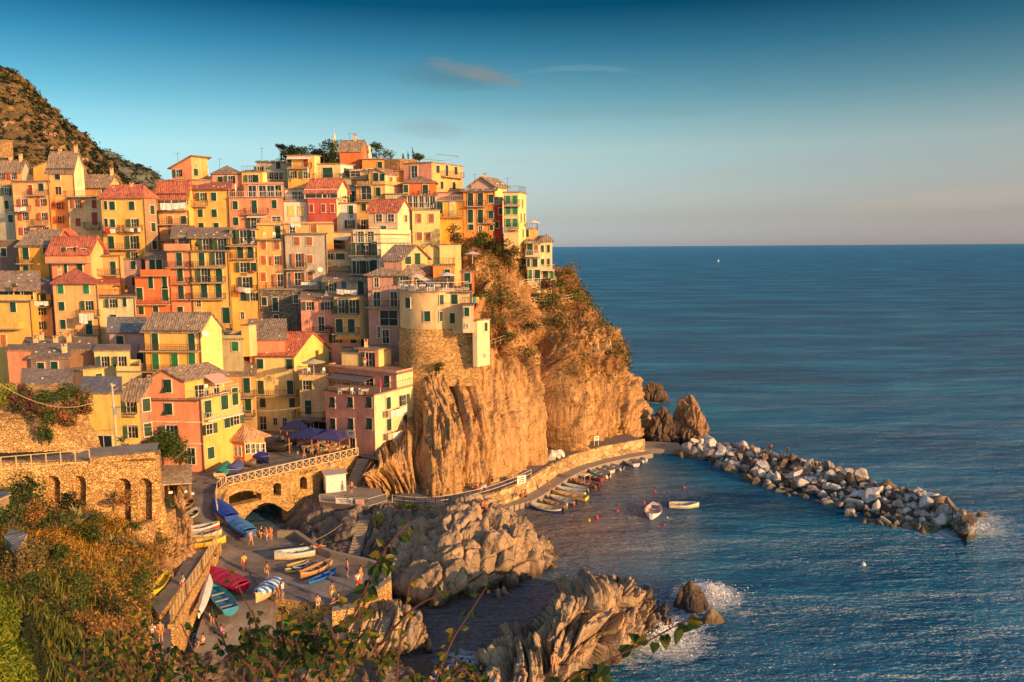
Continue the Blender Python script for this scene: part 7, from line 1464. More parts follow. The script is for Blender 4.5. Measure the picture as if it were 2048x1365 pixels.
laundry('row of white shirts above the narrow shuttered house', (66, 602), (100, 602), 128.4, [(W_, .8, .8), (W_, .7, .6), (W_, .8, .8)])
laundry('row of white towels on the long balcony of the broad grey house', (600, 564), (640, 564), 133.6, [(W_, .6, .5), (W_, .6, .5), (W_, .7, .5), (W_, .5, .4)])
laundry('white cloths strung above the yellow terrace house', (580, 446), (604, 446), 137.0, [(W_, .6, .7), (W_, .5, .5), (W_, .5, .7)])
laundry('mauve and white washing hung over the ochre balcony block', (671, 578), (720, 580), 125.4, [((.6, .55, .6), 1.1, .8), (W_, .9, .6), ((.6, .6, .68), 1.0, .8)])
laundry('pink and white clothes on the slim golden house', (474, 573), (508, 576), 132.6, [((.7, .3, .35), .5, .9), ((.5, .5, .45), .5, .8), (W_, 1.0, .9)])
laundry('dark and red clothes under the paired windows of the golden house', (495, 541), (508, 541), 133.4, [((.1, .08, .08), .6, .5), ((.7, .04, .04), .5, .5)])
laundry('yellow and blue clothes on the small balcony over the tower', (938, 592), (958, 594), 116.5, [((.8, .5, .1), .5, .8), ((.05, .3, .5), .4, .9), ((.8, .5, .1), .4, .8)])
# tower terrace furniture
def parasol(label, q, r, h, col, name='parasol', cat='parasol', closed=False):
    e = empty(name, q, label, cat); mb = MB(); mb.tube([(0, 0, 0), (0, 0, h)], .04, 6); mb.build('pole', WRAIL, e); mb = MB()
    prof = [(.03, h + .05), (.12, h - .5), (.16, h - 1.3)] if closed else [(.02, h + .1), (r * .5, h - .12), (r, h - .38), (r * .98, h - .42), (r * .5, h - .16), (.02, h)]
    mb.lathe((0, 0, 0), prof, 10); mb.build('canopy', plain(col, .8, name='cloth'), e)
parasol('open white parasol on the terrace of the round tower', tz + Vector((2.2, -2.4, zt_tower if 'zt_tower' in globals() else tw_top - tw_bot + .3)), 1.5, 2.3, (.78, .72, .68))
parasol('pale pink parasol beside the white one on the tower terrace', tz + Vector((-2.4, -2.0, tw_top - tw_bot + .3)), 1.3, 2.1, (.78, .60, .52))
parasol('closed white parasol on the pink roof terrace near the left', P(472, 396, 149), 1, 2.6, W_, closed=True)
parasol('closed white parasol on a terrace below the hilltop', P(617, 372, 154), 1, 3.6, W_, closed=True)
parasol('closed magenta parasol on the loggia of the pink restaurant house', P(761, 790, 108.6), 1, 2.3, (.75, .03, .15), closed=True)
parasol('lilac parasol on the garden wall above the tower', P(945, 528, 133), 1.3, 2.0, (.65, .52, .6))
parasol('beige square parasol on the furnished terrace by the red tiled house', P(628, 752, 117), 1.8, 2.4, (.6, .5, .36))
parasol('white parasol hanging over the sea at the last terrace', P(1068, 460, 147), 1.2, 1.6, W_)
for px, py, d, lb in ((815, 583, 112.6, 'left white table on the tower terrace'), (845, 583, 111.6, 'middle white table on the tower terrace'), (875, 583, 113.2, 'right white table on the tower terrace'), (600, 748, 117, 'table on the furnished terrace of the cream house'), (690, 790, 109, 'table in the loggia of the restaurant house'), (730, 792, 107.6, 'second table in the loggia of the restaurant house')):
    q = P(px, py, d); q.z += .2 if d < 114 else .3; e = empty('terrace_table', q, lb, 'table'); put('tabletop', TT, e); put('leg_frame', TL, e)
# terrace clutter, aerials and dishes
mb = MB(); mb.box((0, 0, .42), .45, .45, .05); PC_S = mb.mesh('seat', WHT); mb = MB(); mb.box((0, .22, .68), .45, .04, .42); PC_B = mb.mesh('backrest', WHT); mb = MB(); [mb.bar((x, y, 0), (x, y, .42), .04) for x in (-.2, .2) for y in (-.2, .2)]; mb.bar((-.2, -.2, .2), (.2, .2, .2), .03); mb.bar((-.2, .2, .2), (.2, -.2, .2), .03); PC_L = mb.mesh('leg_frame', WHT)
def plastic_chair(px, py, d, lb, dz=.2):
    q = P(px, py, d); q.z += dz; e = empty('plastic_chair', q, lb, 'chair', None, rr.uniform(0, 6)); put('seat', PC_S, e); put('backrest', PC_B, e); put('leg_frame', PC_L, e)
for px, py, d, lb in ((805, 583, 113.4, 'white plastic chair at the left end of the tower terrace'), (822, 584, 112.2, 'white plastic chair by the left tower terrace table'), (833, 584, 111.6, 'white plastic chair between the two tower terrace tables'), (857, 584, 111.4, 'white plastic chair by the middle tower terrace table'), (866, 584, 112.2, 'white plastic chair right of the middle tower terrace table'), (890, 585, 113.6, 'white plastic chair at the right end of the tower terrace'),
                      (609, 750, 117.5, 'white chair left of the beige square parasol'), (618, 750, 117.2, 'white chair under the beige square parasol'), (646, 750, 117.5, 'white deck chair right of the beige square parasol'), (680, 792, 109.5, 'white chair at the left table of the pink loggia'), (706, 792, 108.2, 'white chair in the middle of the pink loggia'), (722, 793, 107.9, 'white chair at the right table of the pink loggia'),
                      (412, 785, 101.5, 'white chair on the balcony terrace of the salmon house, near'), (428, 779, 103.5, 'white chair on the balcony terrace of the salmon house, far'), (530, 478, 135, 'white chair on the yellow terrace, left'), (548, 478, 135, 'white chair on the yellow terrace, right'), (490, 490, 133.2, 'white chair on the glazed loggia balcony'), (505, 491, 133.2, 'second white chair on the glazed loggia balcony'), (678, 538, 136.8, 'white chair on the shaded grey balcony'), (850, 419, 143, 'white chair on the lemon cream roof terrace, left'), (865, 419, 143, 'white chair on the lemon cream roof terrace, right'), (664, 940, 104, 'white cafe chair under the arch by the kiosk')):
    plastic_chair(px, py, d, lb)
def antenna(px, py, d, lb, h=2.2):
    q = P(px, py, d); e = empty('aerial', q, lb, 'aerial'); mb = MB(); mb.tube([(0, 0, -1), (0, 0, h)], .03, 4); mb.build('mast', RAIL, e); mb = MB(); mb.bar((-.5, 0, h * .92), (.6, 0, h * .92), .03)
    for i in range(5): mb.bar((-.45 + i * .22, -.22, h * .92), (-.45 + i * .22, .22, h * .92), .025)
    mb.build('dipoles', RAIL, e)
for i, (px, py, d) in enumerate(((28, 330, 161), (128, 325, 156), (232, 385, 147), (356, 328, 160), (440, 340, 158), (524, 318, 162), (560, 318, 163), (648, 322, 160), (700, 288, 165), (782, 340, 154), (840, 348, 151), (950, 372, 148), (1015, 380, 146), (600, 440, 140), (660, 448, 140), (470, 455, 139), (160, 492, 136), (140, 560, 129), (520, 680, 124), (620, 670, 126), (350, 640, 116), (770, 690, 119))):
    antenna(px, py, d, 'television aerial over the ' + ['far left slate roof', 'tall cream gable', 'red hipped roof of the yellow house', 'highest pink house', 'grey hipped roof of the pink house', 'grey mauve house', 'left of the bright yellow top house', 'beige house', 'blank red orange house', 'ochre attic', 'low red orange house', 'orange clifftop house', 'cream tower house', 'yellow terrace house', 'peach roof house', 'glazed loggia', 'salmon house with long balcony', 'large cream house', 'small salmon slate roof', 'red tiled stone weighted roof', 'mossy slate roof', 'penthouse'][i])
for px, py, d, lb in ((497, 665, 122, 'round white satellite dish beside the thin stair turret'), (412, 668, 112, 'pale satellite dish on the yellow gable wall'), (640, 540, 134, 'small dish on the broad grey house')):
    q = P(px, py, d); e = empty('satellite_dish', q, lb, 'dish', None, R(30)); mb = MB(); mb.lathe((0, 0, 0), [(.01, .0), (.25, .04), (.45, .14)], 12); o = mb.build('dish', WHT, e); o.rotation_euler = (R(70), 0, 0); mb = MB(); mb.bar((0, 0, 0), (0, .3, -.5), .05); mb.build('arm', RAIL, e)
# utility pole with cables
pb = P(238, 925, 80); pt_ = P(229, 770, 80); e = empty('utility_pole', Vector((pb.x, pb.y, pt_.z - 9.5)), 'pale concrete utility pole beside the bright yellow house', 'pole'); mb = MB(); mb.tube([(0, 0, -1), (-.2, 0, 9.5)], [.16, .10], 8); mb.build('shaft', plain((.55, .47, .36), .8), e)
mb = MB(); mb.bar((-.5, 0, 9.2), (.9, 0, 9.2), .08); mb.bar((-.4, 0, 7.2), (.5, 0, 7.2), .08); mb.build('crossarm', GUT, e); mb = MB(); mb.box((.15, -.2, 6.8), .4, .25, .6); mb.build('junction_box', plain((.4, .4, .4), .6), e)
def cable(label, A, B, sag, r=.03):
    A, B = P(*A), P(*B); mb = MB(); mb.tube([A.lerp(B, t) - Vector((0, 0, sag * 4 * t * (1 - t))) for t in [i / 14 for i in range(15)]], r, 4); tag(mb.build('cable', plain((.45, .36, .26), .6)), label, 'cable')
cable('long pale cable sagging across the flowered hedge', (-20, 755, 60), (236, 775, 80), 2.2, .04); cable('cable from the pole to the mauve houses on the left', (238, 852, 80), (392, 838, 101), .5)
cable('cable slanting over the dark cove wall', (600, 1090, 82), (722, 1012, 95), .8); cable('cable from the retaining wall to the salmon house', (325, 935, 76), (402, 868, 99), .3)
cable('cable across the olive house facade', (480, 822, 110), (640, 808, 118), .4)
# ---------------- vegetation ----------------
LG = leaf_mat('green_leaves', [(.02, .04, .012), (.05, .09, .022), (.12, .16, .04)])
LD = leaf_mat('dark_leaves', [(.010, .018, .010), (.022, .035, .016), (.05, .065, .025)])
LO = leaf_mat('olive_scrub', [(.08, .065, .02), (.18, .14, .045), (.32, .23, .08)])
LR = leaf_mat('rusty_scrub', [(.16, .075, .025), (.34, .16, .05), (.48, .27, .10)])
LGOLD = leaf_mat('golden_grass', [(.22, .12, .02), (.46, .25, .04), (.62, .38, .08)], .35)
LGR = leaf_mat('green_grass', [(.05, .07, .015), (.13, .15, .03), (.26, .24, .06)], .35)
LMAG = leaf_mat('magenta_blossom', [(.25, .015, .10), (.45, .03, .16)]); LPK = leaf_mat('pink_blossom', [(.55, .08, .08), (.75, .22, .16)]); LYEL = leaf_mat('lime_foliage', [(.10, .14, .01), (.26, .30, .02), (.42, .42, .05)], .4)
BARK = plain((.12, .08, .05), .9, name='bark')
def crown_pts(c, rx, ry, rz, n, lumps=7, seed=0, lo=-.5):
    rs = np.random.default_rng(seed + 1000); out = []; nr = []
    lc = rs.normal(0, 1, (lumps, 3)); lc /= np.linalg.norm(lc, axis=1, keepdims=True); lc[:, 2] = np.maximum(lc[:, 2], lo); lc *= rs.uniform(.35, .72, (lumps, 1)); lr = rs.uniform(.30, .52, lumps); per = n // lumps
    for k in range(lumps):
        d = rs.normal(0, 1, (per, 3)); d /= np.linalg.norm(d, axis=1, keepdims=True); r = lr[k] * rs.uniform(.55, 1.12, (per, 1)); out.append(lc[k] + d * r); nr.append(d)
    Pn = np.concatenate(out); return Pn * [rx, ry, rz] + [c[0], c[1], c[2]], np.concatenate(nr)
nbush = [0]
def bush(label, px, py, d, rx, rz, mat, n=260, leaf=.3, cat='bush', group=None, flowers=None, name='bush', stem=True, z=None, ry=None, lumps=7, lift=.55):
    q = P(px, py, d) if z is None else G(px, py, z); nbush[0] += 1; s = nbush[0]
    e = empty(name, q, label, cat, group); C, D = crown_pts((0, 0, rz * lift), rx, ry or rx * .8, rz, n, lumps, s)
    put('foliage', quads_mesh('foliage', C, D, leaf, mat, .5), e)
    if flowers: C, D = crown_pts((0, -.1, rz * lift), rx * 1.04, (ry or rx * .8) * 1.04, rz * 1.04, n // 3, lumps, s); put('blossom', quads_mesh('blossom', C, D, leaf * .8, flowers, .5), e)
    if stem:
        mb = MB()
        for k in range(3): mb.tube([(0, 0, -.5), (random.uniform(-.2, .2) * rx, 0, rz * .3), (random.uniform(-.5, .5) * rx, random.uniform(-.3, .3) * rx, rz * .8)], [.07, .05, .02], 5)
        mb.build('stem', BARK, e)
    return e
def tree(label, px, py, d, h, r, mat, n=700, leaf=.35, name='tree', flat=.7, trunk=.14, lumps=9, z=None):
    q = P(px, py, d) if z is None else G(px, py, z); nbush[0] += 1; e = empty(name, q, label, 'tree'); C, D = crown_pts((0, 0, h - r * flat), r, r, r * flat, n, lumps, nbush[0], -.3)
    put('crown', quads_mesh('crown', C, D, leaf, mat, .5), e); mb = MB(); mb.tube([(0, 0, -1), (.05, 0, h * .35), (-.05, .1, h * .75)], [trunk, trunk * .8, trunk * .4], 7)
    for k in range(5): a = k * 1.3; mb.tube([(0, 0, h * (.35 + .06 * k)), (math.cos(a) * r * .45, math.sin(a) * r * .45, h * .62), (math.cos(a) * r * .7, math.sin(a) * r * .7, h * .8)], [trunk * .45, trunk * .3, trunk * .12], 5)
    mb.build('trunk', BARK, e); return e
def scatter(V, NN, n, weight, mat, label, name, size=.35, cat='scrub', jitter=.6, lift=.1, cluster=6, spread=.5):
    Vf, Nf = V.reshape(-1, 3), NN.reshape(-1, 3); w = np.maximum(weight(Vf, Nf), 0); k = n // cluster; idx = rng.choice(len(Vf), k, p=w / w.sum())
    C = np.repeat(Vf[idx], cluster, 0) + rng.normal(0, spread, (k * cluster, 3)) * [1, 1, .5]; D = np.repeat(Nf[idx], cluster, 0) + [0, 0, .6]; C = C + D * lift
    o = put(name, quads_mesh(name, C, D, size, mat, jitter)); tag(o, label, cat, kind='stuff'); return o
def cw(V, NN):    # cliff: only the upper vegetated part
    px = PXC(V); lm = np.interp(px, [800, 930, 1000, 1075, 1130, 1200, 1260], [18, 21, 19.5, 17.0, 15.0, 13.5, 12.5]); return (V[:, 2] > lm) * (1 / np.maximum(V[:, 1], 60)) * (fbm(V * .16, 3) > -.25) * (V[:, 1] < 170)
scatter(CV, CN, 17000, cw, LR, 'rusty dry scrub covering the upper cliff', 'cliff_scrub', .38, lift=.12)
scatter(CV, CN, 7000, lambda V, N_: cw(V, N_) * (fbm(V * .12 + 40, 3) > .0), LO, 'olive scrub patches on the upper cliff', 'cliff_scrub', .42, lift=.25)
scatter(CV, CN, 8000, lambda V, N_: cw(V, N_) * (fbm(V * .10 + 80, 3) > .12), LG, 'green shrubs among the scrub of the upper cliff', 'cliff_scrub', .45, lift=.45, spread=.7)
scatter(CV, CN, 1800, lambda V, N_: (V[:, 2] > 8) * (V[:, 2] < 18) * (PXC(V) > 1090) * (N_[:, 2] > .35) * (fbm(V * .2 + 20, 3) > .1), LO, 'thin weeds in the cracks of the right cliff', 'cliff_weeds', .3)
# named bushes on the promontory
for a in (('red flowering bush below the golden yellow house', 905, 486, 142, 2.6, 2.2, LG, 500, .32, LPK), ('broad dark green shrub under the orange clifftop house', 965, 492, 144, 3.2, 2.0, LG, 600, .32, None), ('second dark green shrub under the red house', 993, 503, 144.5, 3.0, 2.0, LD, 500, .32, None),
          ('shrub hanging below the cream tower house', 1030, 520, 145, 2.0, 1.8, LO, 350, .3, None), ('green bush by the lemon wall', 925, 512, 138, 1.8, 1.8, LG, 350, .3, None), ('lone round tree behind the promontory house', 1128, 565, 160, 3.6, 3.2, LO, 900, .3, None),
          ('rusty hanging bush under the round tree of the promontory', 1130, 592, 156, 2.8, 2.6, LR, 600, .3, None), ('magenta bougainvillea in front of the promontory house', 1096, 580, 148, 2.7, 1.5, LG, 500, .28, LMAG), ('left dark bush on the garden terrace', 1070, 602, 147, 1.8, 1.5, LG, 350, .28, None),
          ('middle dark bush on the garden terrace', 1098, 603, 149, 1.7, 1.5, LD, 350, .28, None), ('right tall bush on the garden terrace', 1120, 588, 151, 1.5, 2.0, LG, 350, .28, None), ('green bush hanging on the terrace wall', 1100, 645, 147, 1.6, 2.2, LG, 350, .3, None), ('green bush at the small orange red house', 962, 595, 119, 1.7, 1.1, LG, 350, .24, None),
          ('grey leafless bush on the mid slope', 1005, 650, 124, 2.6, 1.9, LO, 380, .2, None), ('green bush beside the cave on the path', 1015, 680, 122, 1.6, .9, LG, 260, .24, None), ('dark bush above the path railing', 1062, 660, 128, 1.7, .9, LD, 260, .26, None), ('bright green bush at the outer slope edge', 1214, 715, 143, 1.2, 1.5, LG, 260, .28, None),
          ('tuft of green on the rock above the restaurant house', 878, 742, 114, 1.4, .9, LG, 240, .24, None)):
    bush(a[0], a[1], a[2], a[3] - (2.6 if a[3] > 125 and a[3] < 160 and a[1] > 900 else .6), *a[4:7], n=int(a[7] * 1.6), leaf=a[8], flowers=a[9])
for i, (px, py) in enumerate(((572, 330), (596, 330), (620, 332), (646, 332), (668, 330), (690, 330), (716, 330), (640, 322), (664, 318), (585, 322))):
    bush('dense dark shrub of the hilltop grove, number %s from the left' % ('one two three four five six seven eight nine ten'.split()[i]), px, py, 173 + (i % 3), 2.6, 2.1, LD if i % 2 else LG, n=900, leaf=.36)
# hilltop trees
for a in (('dark cypress like tree at the left end of the hilltop grove', 563, 322, 175, 3.8, 1.4, LD), ('first round tree of the hilltop grove', 584, 320, 176, 3.6, 2.4, LD), ('second round tree of the hilltop grove', 608, 322, 177, 3.4, 2.6, LG), ('third tree of the hilltop grove', 632, 324, 176, 3.8, 2.6, LD), ('tallest hilltop tree below the little spire', 663, 326, 176, 5.6, 2.6, LG), ('low tree left of the blank orange house', 648, 334, 172, 3.8, 2.4, LD),
          ('palm like tree right of the blank orange house', 752, 318, 176, 3.6, 1.5, LG), ('broad tree behind the orange annex', 768, 330, 176, 4.0, 2.8, LG), ('small tree at the end of the hilltop garden', 838, 330, 176, 2.6, 1.5, LG), ('dark tree behind the beige house', 738, 328, 174, 3.4, 1.8, LD)):
    tree(a[0], a[1], a[2], a[3], a[4], a[5], a[6], 500, .36)
wallstrip([p3(765, 330, 170), p3(800, 328, 168), p3(835, 330, 168)], 1.0, .5, STONE2, 'hilltop_wall', 'rough stone wall of the hilltop garden', down=5)
q = P(669, 286, 176); e = empty('spire', q, 'little pale spire with a cross above the hilltop trees', 'spire'); e.scale = (.6, .6, .75); mb = MB(); mb.box((0, 0, 0), .9, .9, 2.6); mb.build('base', TRIM, e); mb = MB(); mb.lathe((0, 0, 1.3), [(.5, 0), (.35, .8), (.1, 1.5), (.01, 1.7)], 8); mb.bar((0, 0, 2.9), (0, 0, 4.0), .07); mb.build('finial', TRIM, e)
q = P(738, 312, 172); e = empty('stone_pillar', q, 'pale stone pillar beside the blank orange house', 'pillar'); mb = MB(); mb.lathe((0, 0, 0), [(.6, -1), (.5, .6), (.38, 1.0), (.34, 1.9), (.45, 2.0), (.01, 2.3)], 10); mb.build('shaft', TRIM, e)
for px, h in ((806, 2.6), (817, 3.0), (826, 3.2)): q = P(px, 326, 170); e = empty('cypress', q, {806: 'left thin cypress on the hilltop garden wall', 817: 'middle thin cypress on the hilltop garden wall', 826: 'right thin cypress on the hilltop garden wall'}[px], 'tree'); C, D = crown_pts((0, 0, h / 2), .35, .35, h / 2, 120, 4, px); put('crown', quads_mesh('crown', C, D, .2, LD, .5), e); mb = MB(); mb.tube([(0, 0, -.5), (0, 0, h * .6)], .05, 5); mb.build('trunk', BARK, e)
e = empty('roof_frame', P(925, 326, 156), 'thin metal pergola frame on the roof of the big salmon house', 'pergola'); mb = MB(); o = P(925, 326, 156)
fp = [P(x, y, d) - o for x, y, d in ((848, 328, 160), (876, 318, 164), (918, 323, 158), (888, 332, 154))]
for i in range(4): u = Vector((0, 0, .9)); mb.bar(fp[i] + u * .4, fp[i] + u, .06); mb.bar(fp[i] + u, fp[(i + 1) % 4] + u, .06)
mb.build('frame', plain((.25, .3, .28), .5), e)
# hills
scatter(HV, HN, 26000, lambda V, N_: (fbm(V * .03, 3) > -.15) * 1.0, LD, 'dark bushes dotted over the terraced hill', 'hill_scrub', 1.5, lift=.1, spread=.75, cluster=8)
scatter(HV, HN, 12000, lambda V, N_: (fbm(V * .03 + 9, 3) > 0) * 1.0, LO, 'olive bushes dotted over the terraced hill', 'hill_scrub', 1.3, lift=.1, spread=.7, cluster=7)
scatter(HV2, HN2, 9000, lambda V, N_: V[:, 2] * 0 + 1.0, LD, 'dark woods on the far hill', 'hill_scrub', 3.0, lift=.1, spread=1.5)
# terrace walls across the hill
def drape(V, px0, py0, px1, py1, n, h, th, mat, label):
    Vf = V.reshape(-1, 3); vis = Vf[:, 1]; pxs = PXC(Vf); f_ = np.array(fw); u_ = np.array(UX); rel = Vf - [0, 0, HC]; dep_ = rel @ f_; pys = CY - FP * (rel @ u_) / dep_; pts = []
    for i in range(n):
        x = px0 + (px1 - px0) * i / (n - 1); y = py0 + (py1 - py0) * i / (n - 1); k = np.argmin((pxs - x) ** 2 + (pys - y) ** 2 + dep_ * .02); pts.append(tuple(Vf[k] + [0, -.3, .2]))
    return wallstrip(pts, .5, .8, mat, 'terrace_wall', label, down=1.2)
TW = stone_mat('pale_terrace_stone', (.42, .27, .15), .6)
for i, (a0, b0, a1, b1) in enumerate(((92, 268, 142, 272), (84, 298, 132, 296), (140, 288, 168, 286), (106, 308, 160, 306), (90, 262, 120, 252), (156, 322, 178, 320), (10, 250, 30, 246))):
    drape(HV, a0, b0, a1, b1, 9, 1.3, 1.2, TW, 'pale dry stone terrace wall on the hill, %s' % ['upper long one', 'middle left one', 'short one at the right slope', 'longest lower one', 'highest slanting one', 'lowest one above the roofs', 'far left one'][i])
e = empty('hut', P(11, 300, 196), 'small square stone hut on the hillside at far left', 'hut'); mb = MB(); mb.box((0, 0, 0), 2.2, 2.2, 4.0); mb.build('wall', STONE2, e); mb = MB(); mb.box((0, 0, 2.1), 2.6, 2.6, .2); mb.build('roof', CONC, e)
# ---- left slope plants ----
def blades(name, label, C, h, w, mat, lean=.35, parent=None):
    n = len(C); a = rng.uniform(0, 2 * math.pi, n); hh = h * rng.uniform(.5, 1.3, n); d = np.stack([np.cos(a) * w, np.sin(a) * w, 0 * a], 1); ln = np.stack([np.cos(a + 1.57), np.sin(a + 1.57), 0 * a], 1) * (hh * lean * rng.uniform(-1.3, 1.3, n))[:, None]
    up_ = np.stack([0 * a, 0 * a, hh], 1); V = np.stack([C - d, C + d, C + d * .7 + up_ * .6 + ln * .45, C + up_ * .95 + ln * 1.1], 1).reshape(-1, 3)
    me = bpy.data.meshes.new(name); me.vertices.add(4 * n); me.vertices.foreach_set('co', V.reshape(-1).astype(np.float32)); me.loops.add(4 * n); me.loops.foreach_set('vertex_index', np.arange(4 * n, dtype=np.int32)); me.polygons.add(n); me.polygons.foreach_set('loop_start', np.arange(0, 4 * n, 4, dtype=np.int32)); me.polygons.foreach_set('loop_total', np.full(n, 4, np.int32)); me.materials.append(mat); me.update(calc_edges=True)
    o = put(name, me, parent)
    if label: tag(o, label, 'grass', kind='stuff')
    return o
Sf = SV.reshape(-1, 3); spx = PXC(Sf); rel = Sf - [0, 0, HC]; spy = CY - FP * (rel @ np.array(UX)) / (rel @ np.array(fw))
def pick(n, w): w = np.maximum(w, 0).astype(float); return Sf[rng.choice(len(Sf), n, p=w / w.sum())] + rng.normal(0, .25, (n, 3)) * [1, 1, .15]
area = np.linalg.norm(np.cross(np.gradient(SV, axis=1), np.gradient(SV, axis=0)), axis=2).reshape(-1)
far = area * (Sf[:, 1] > 30)
gold = np.exp(-(((spx - 190) / 80) ** 2 + ((spy - 1120) / 60) ** 2)) + .5 * np.exp(-(((spx - 150) / 60) ** 2 + ((spy - 1090) / 40) ** 2)) + .35 * np.exp(-(((spx - 60) / 60) ** 2 + ((spy - 1010) / 50) ** 2)) + .3 * np.exp(-(((spx - 310) / 40) ** 2 + ((spy - 1010) / 40) ** 2))
blades('golden_grass', 'golden dry grass glowing on the left slope', pick(24000, far * gold), .75, .03, LGOLD)
blades('green_grass', 'green and yellow reeds covering the lower left slope', pick(30000, area / np.maximum(Sf[:, 1], 12) ** 1.0 * (spy > 1150) * (spx < 330) * (fbm(Sf * .35 + 5, 3) > -.1)), .62, .032, LGR)
blades('green_grass', 'mixed dry and green grass on the upper left slope', pick(14000, far * (spy < 1160)), .7, .035, LO)
scatter(SV, SN, 16000, lambda V, N_: far * (fbm(V * .2, 3) > .0), LR, 'rusty weeds between the grasses of the left slope', 'slope_scrub', .28, lift=.15)
scatter(SV, SN, 12000, lambda V, N_: far * (fbm(V * .2 + 30, 3) > .1), LG, 'green weeds between the grasses of the left slope', 'slope_scrub', .26, lift=.25)
for a in (('sixth broad green shrub on the reed slope', 120, 1235, 34, 1.6, 1.1, LG, 1300, .11), ('seventh golden green shrub on the reed slope', 185, 1160, 54, 1.6, 1.1, LYEL, 1200, .13), ('eighth green shrub by the rock edge', 268, 1165, 62, 1.4, 1.0, LG, 900, .14), ('ninth shrub right of the reeds', 282, 1225, 60, 1.3, .9, LO, 900, .13), ('orange shrub above the reed slope', 140, 1120, 52, 1.7, 1.1, LGOLD, 1300, .14), ('golden shrub left of the round olive bush', 90, 1085, 52, 1.4, 1.0, LGOLD, 1000, .14), ('green shrub at the top left of the slope', 20, 1010, 58, 1.8, 1.4, LG, 1100, .17), ('golden tuft under the tall arches', 235, 1055, 69, 1.5, .9, LGOLD, 800, .15), ('red flowered shrub near the conifer', 72, 1195, 30, .8, .7, LG, 700, .1), ('first green shrub low on the reed slope', 150, 1190, 40, 1.3, 1.0, LG, 900, .13), ('second dark shrub low on the reed slope', 215, 1235, 44, 1.4, 1.0, LD, 900, .13), ('third green shrub low on the reed slope', 255, 1190, 56, 1.3, .9, LG, 800, .14), ('fourth rusty shrub low on the reed slope', 180, 1270, 33, 1.0, .8, LR, 700, .11), ('fifth dark shrub at the bottom of the reed slope', 240, 1310, 36, 1.3, 1.0, LG, 900, .11), ('shrub around the slatted shed', 18, 1060, 44, 1.5, 1.3, LG, 900, .15), ('shrub below the slatted shed', 60, 1150, 36, 1.5, 1.2, LO, 900, .14), ('orange shrub behind the slatted shed', 66, 1040, 50, 1.5, 1.1, LR, 900, .16), ('tall dark shrub in front of the arches at left', 62, 1045, 56, 2.3, 3.0, LG, 1500, .22), ('rounded olive green bush in the middle of the slope', 190, 1082, 60, 1.7, 1.7, LG, 1300, .17), ('blue green bush above the agaves', 142, 1022, 62, 1.7, 1.2, LD, 900, .18), ('low green bush below the second arch', 262, 1062, 70, 1.2, .9, LG, 500, .18), ('mixed bush on the corner of the retaining wall', 332, 1012, 78, 1.3, 1.4, LG, 600, .2), ('dark bush low on the left slope', 96, 1130, 45, 1.6, 1.2, LG, 900, .18), ('green bush over the golden grass', 110, 1060, 52, 1.4, 1.2, LG, 700, .18), ('rusty bush right of the agaves', 262, 1120, 65, 1.5, .9, LR, 600, .18), ('pink tinged shrub in front of the tall arches', 255, 1010, 71, 1.7, 1.0, LR, 600, .2)):
    bush(a[0], *a[1:7], n=a[7], leaf=a[8])
# dark leafy tree between the walls and the salmon house
tree('dark leafy tree in front of the salmon orange house', 326, 938, 93, 4.4, 3.1, LG, 6000, .24, lumps=20, flat=.62); bush('second low tree beside the dark leafy tree', 360, 925, 92, 1.9, 1.6, LG, 1500, .22)
def agave(label, px, py, d, r, n=26):
    q = P(px, py, d); e = empty('agave', q, label, 'agave', 'agaves on the left slope')
    mb = MB()
    for k in range(n):
        a = k * 2.4; t = R(rr.uniform(18, 75)); L = r * rr.uniform(.7, 1.1); dv = Vector((math.cos(a) * math.cos(t), math.sin(a) * math.cos(t), math.sin(t))); s = Vector((-math.sin(a), math.cos(a), 0)) * .09 * r; m_ = dv * L * .5; tp = dv * L - Vector((0, 0, .12 * L))
        mb.poly([-s * .6, s * .6, m_ + s, m_ - s]); mb.poly([m_ - s, m_ + s, tp])
    mb.build('leaves', leaf_mat('agave_leaf', [(.07, .09, .05), (.20, .20, .10), (.34, .30, .14)], .1) if 'ag' not in MC else MC['ag'], e); return e
for a in (('largest agave in the centre of the slope', 158, 1050, 60, 2.0), ('agave right of the rounded olive bush', 225, 1098, 63, 1.7), ('grey agave above the golden grass', 192, 1108, 60, 1.6), ('agave at the edge above the kayak ledge', 272, 1102, 68, 1.4), ('small agave left of the largest one', 128, 1058, 58, 1.3), ('lowest agave near the rock edge', 240, 1142, 60, 1.4)): agave(*a)
# flower hedge at far left
for a in (('long green hedge under the slatted roof', 75, 815, 78, 3.0, 1.5, LG, 1400, .22, None), ('magenta bougainvillea at the left edge', 34, 802, 76, 1.4, 1.2, LG, 700, .2, LMAG), ('pink oleander on the stone wall', 152, 832, 79, 1.8, 1.3, LG, 900, .2, LPK), ('second magenta bougainvillea spilling over the hedge', 62, 822, 76, 1.6, 1.1, LG, 800, .2, LMAG), ('salmon flowers in the middle of the stone wall', 128, 850, 78, 1.2, .8, LG, 600, .18, LPK), ('red flowering bush beside the bright yellow house', 172, 812, 82, .9, 1.4, LG, 450, .18, LPK), ('green bush hanging over the stone wall like a beard', 97, 880, 74, 1.1, 2.2, LG, 1200, .18, None), ('orange green bush with small pink flowers at left', 110, 838, 77, 1.7, 1.0, LO, 700, .2, LPK), ('lime green shrub at the left picture edge', 8, 815, 75, 1.4, 1.8, LYEL, 700, .2, None), ('upper green end of the hedge', 130, 795, 82, 1.8, 1.0, LG, 700, .2, None)):
    bush(a[0], a[1], a[2], a[3] - (2.6 if a[3] > 125 and a[3] < 160 and a[1] > 900 else .6), *a[4:7], n=int(a[7] * 1.6), leaf=a[8], flowers=a[9])
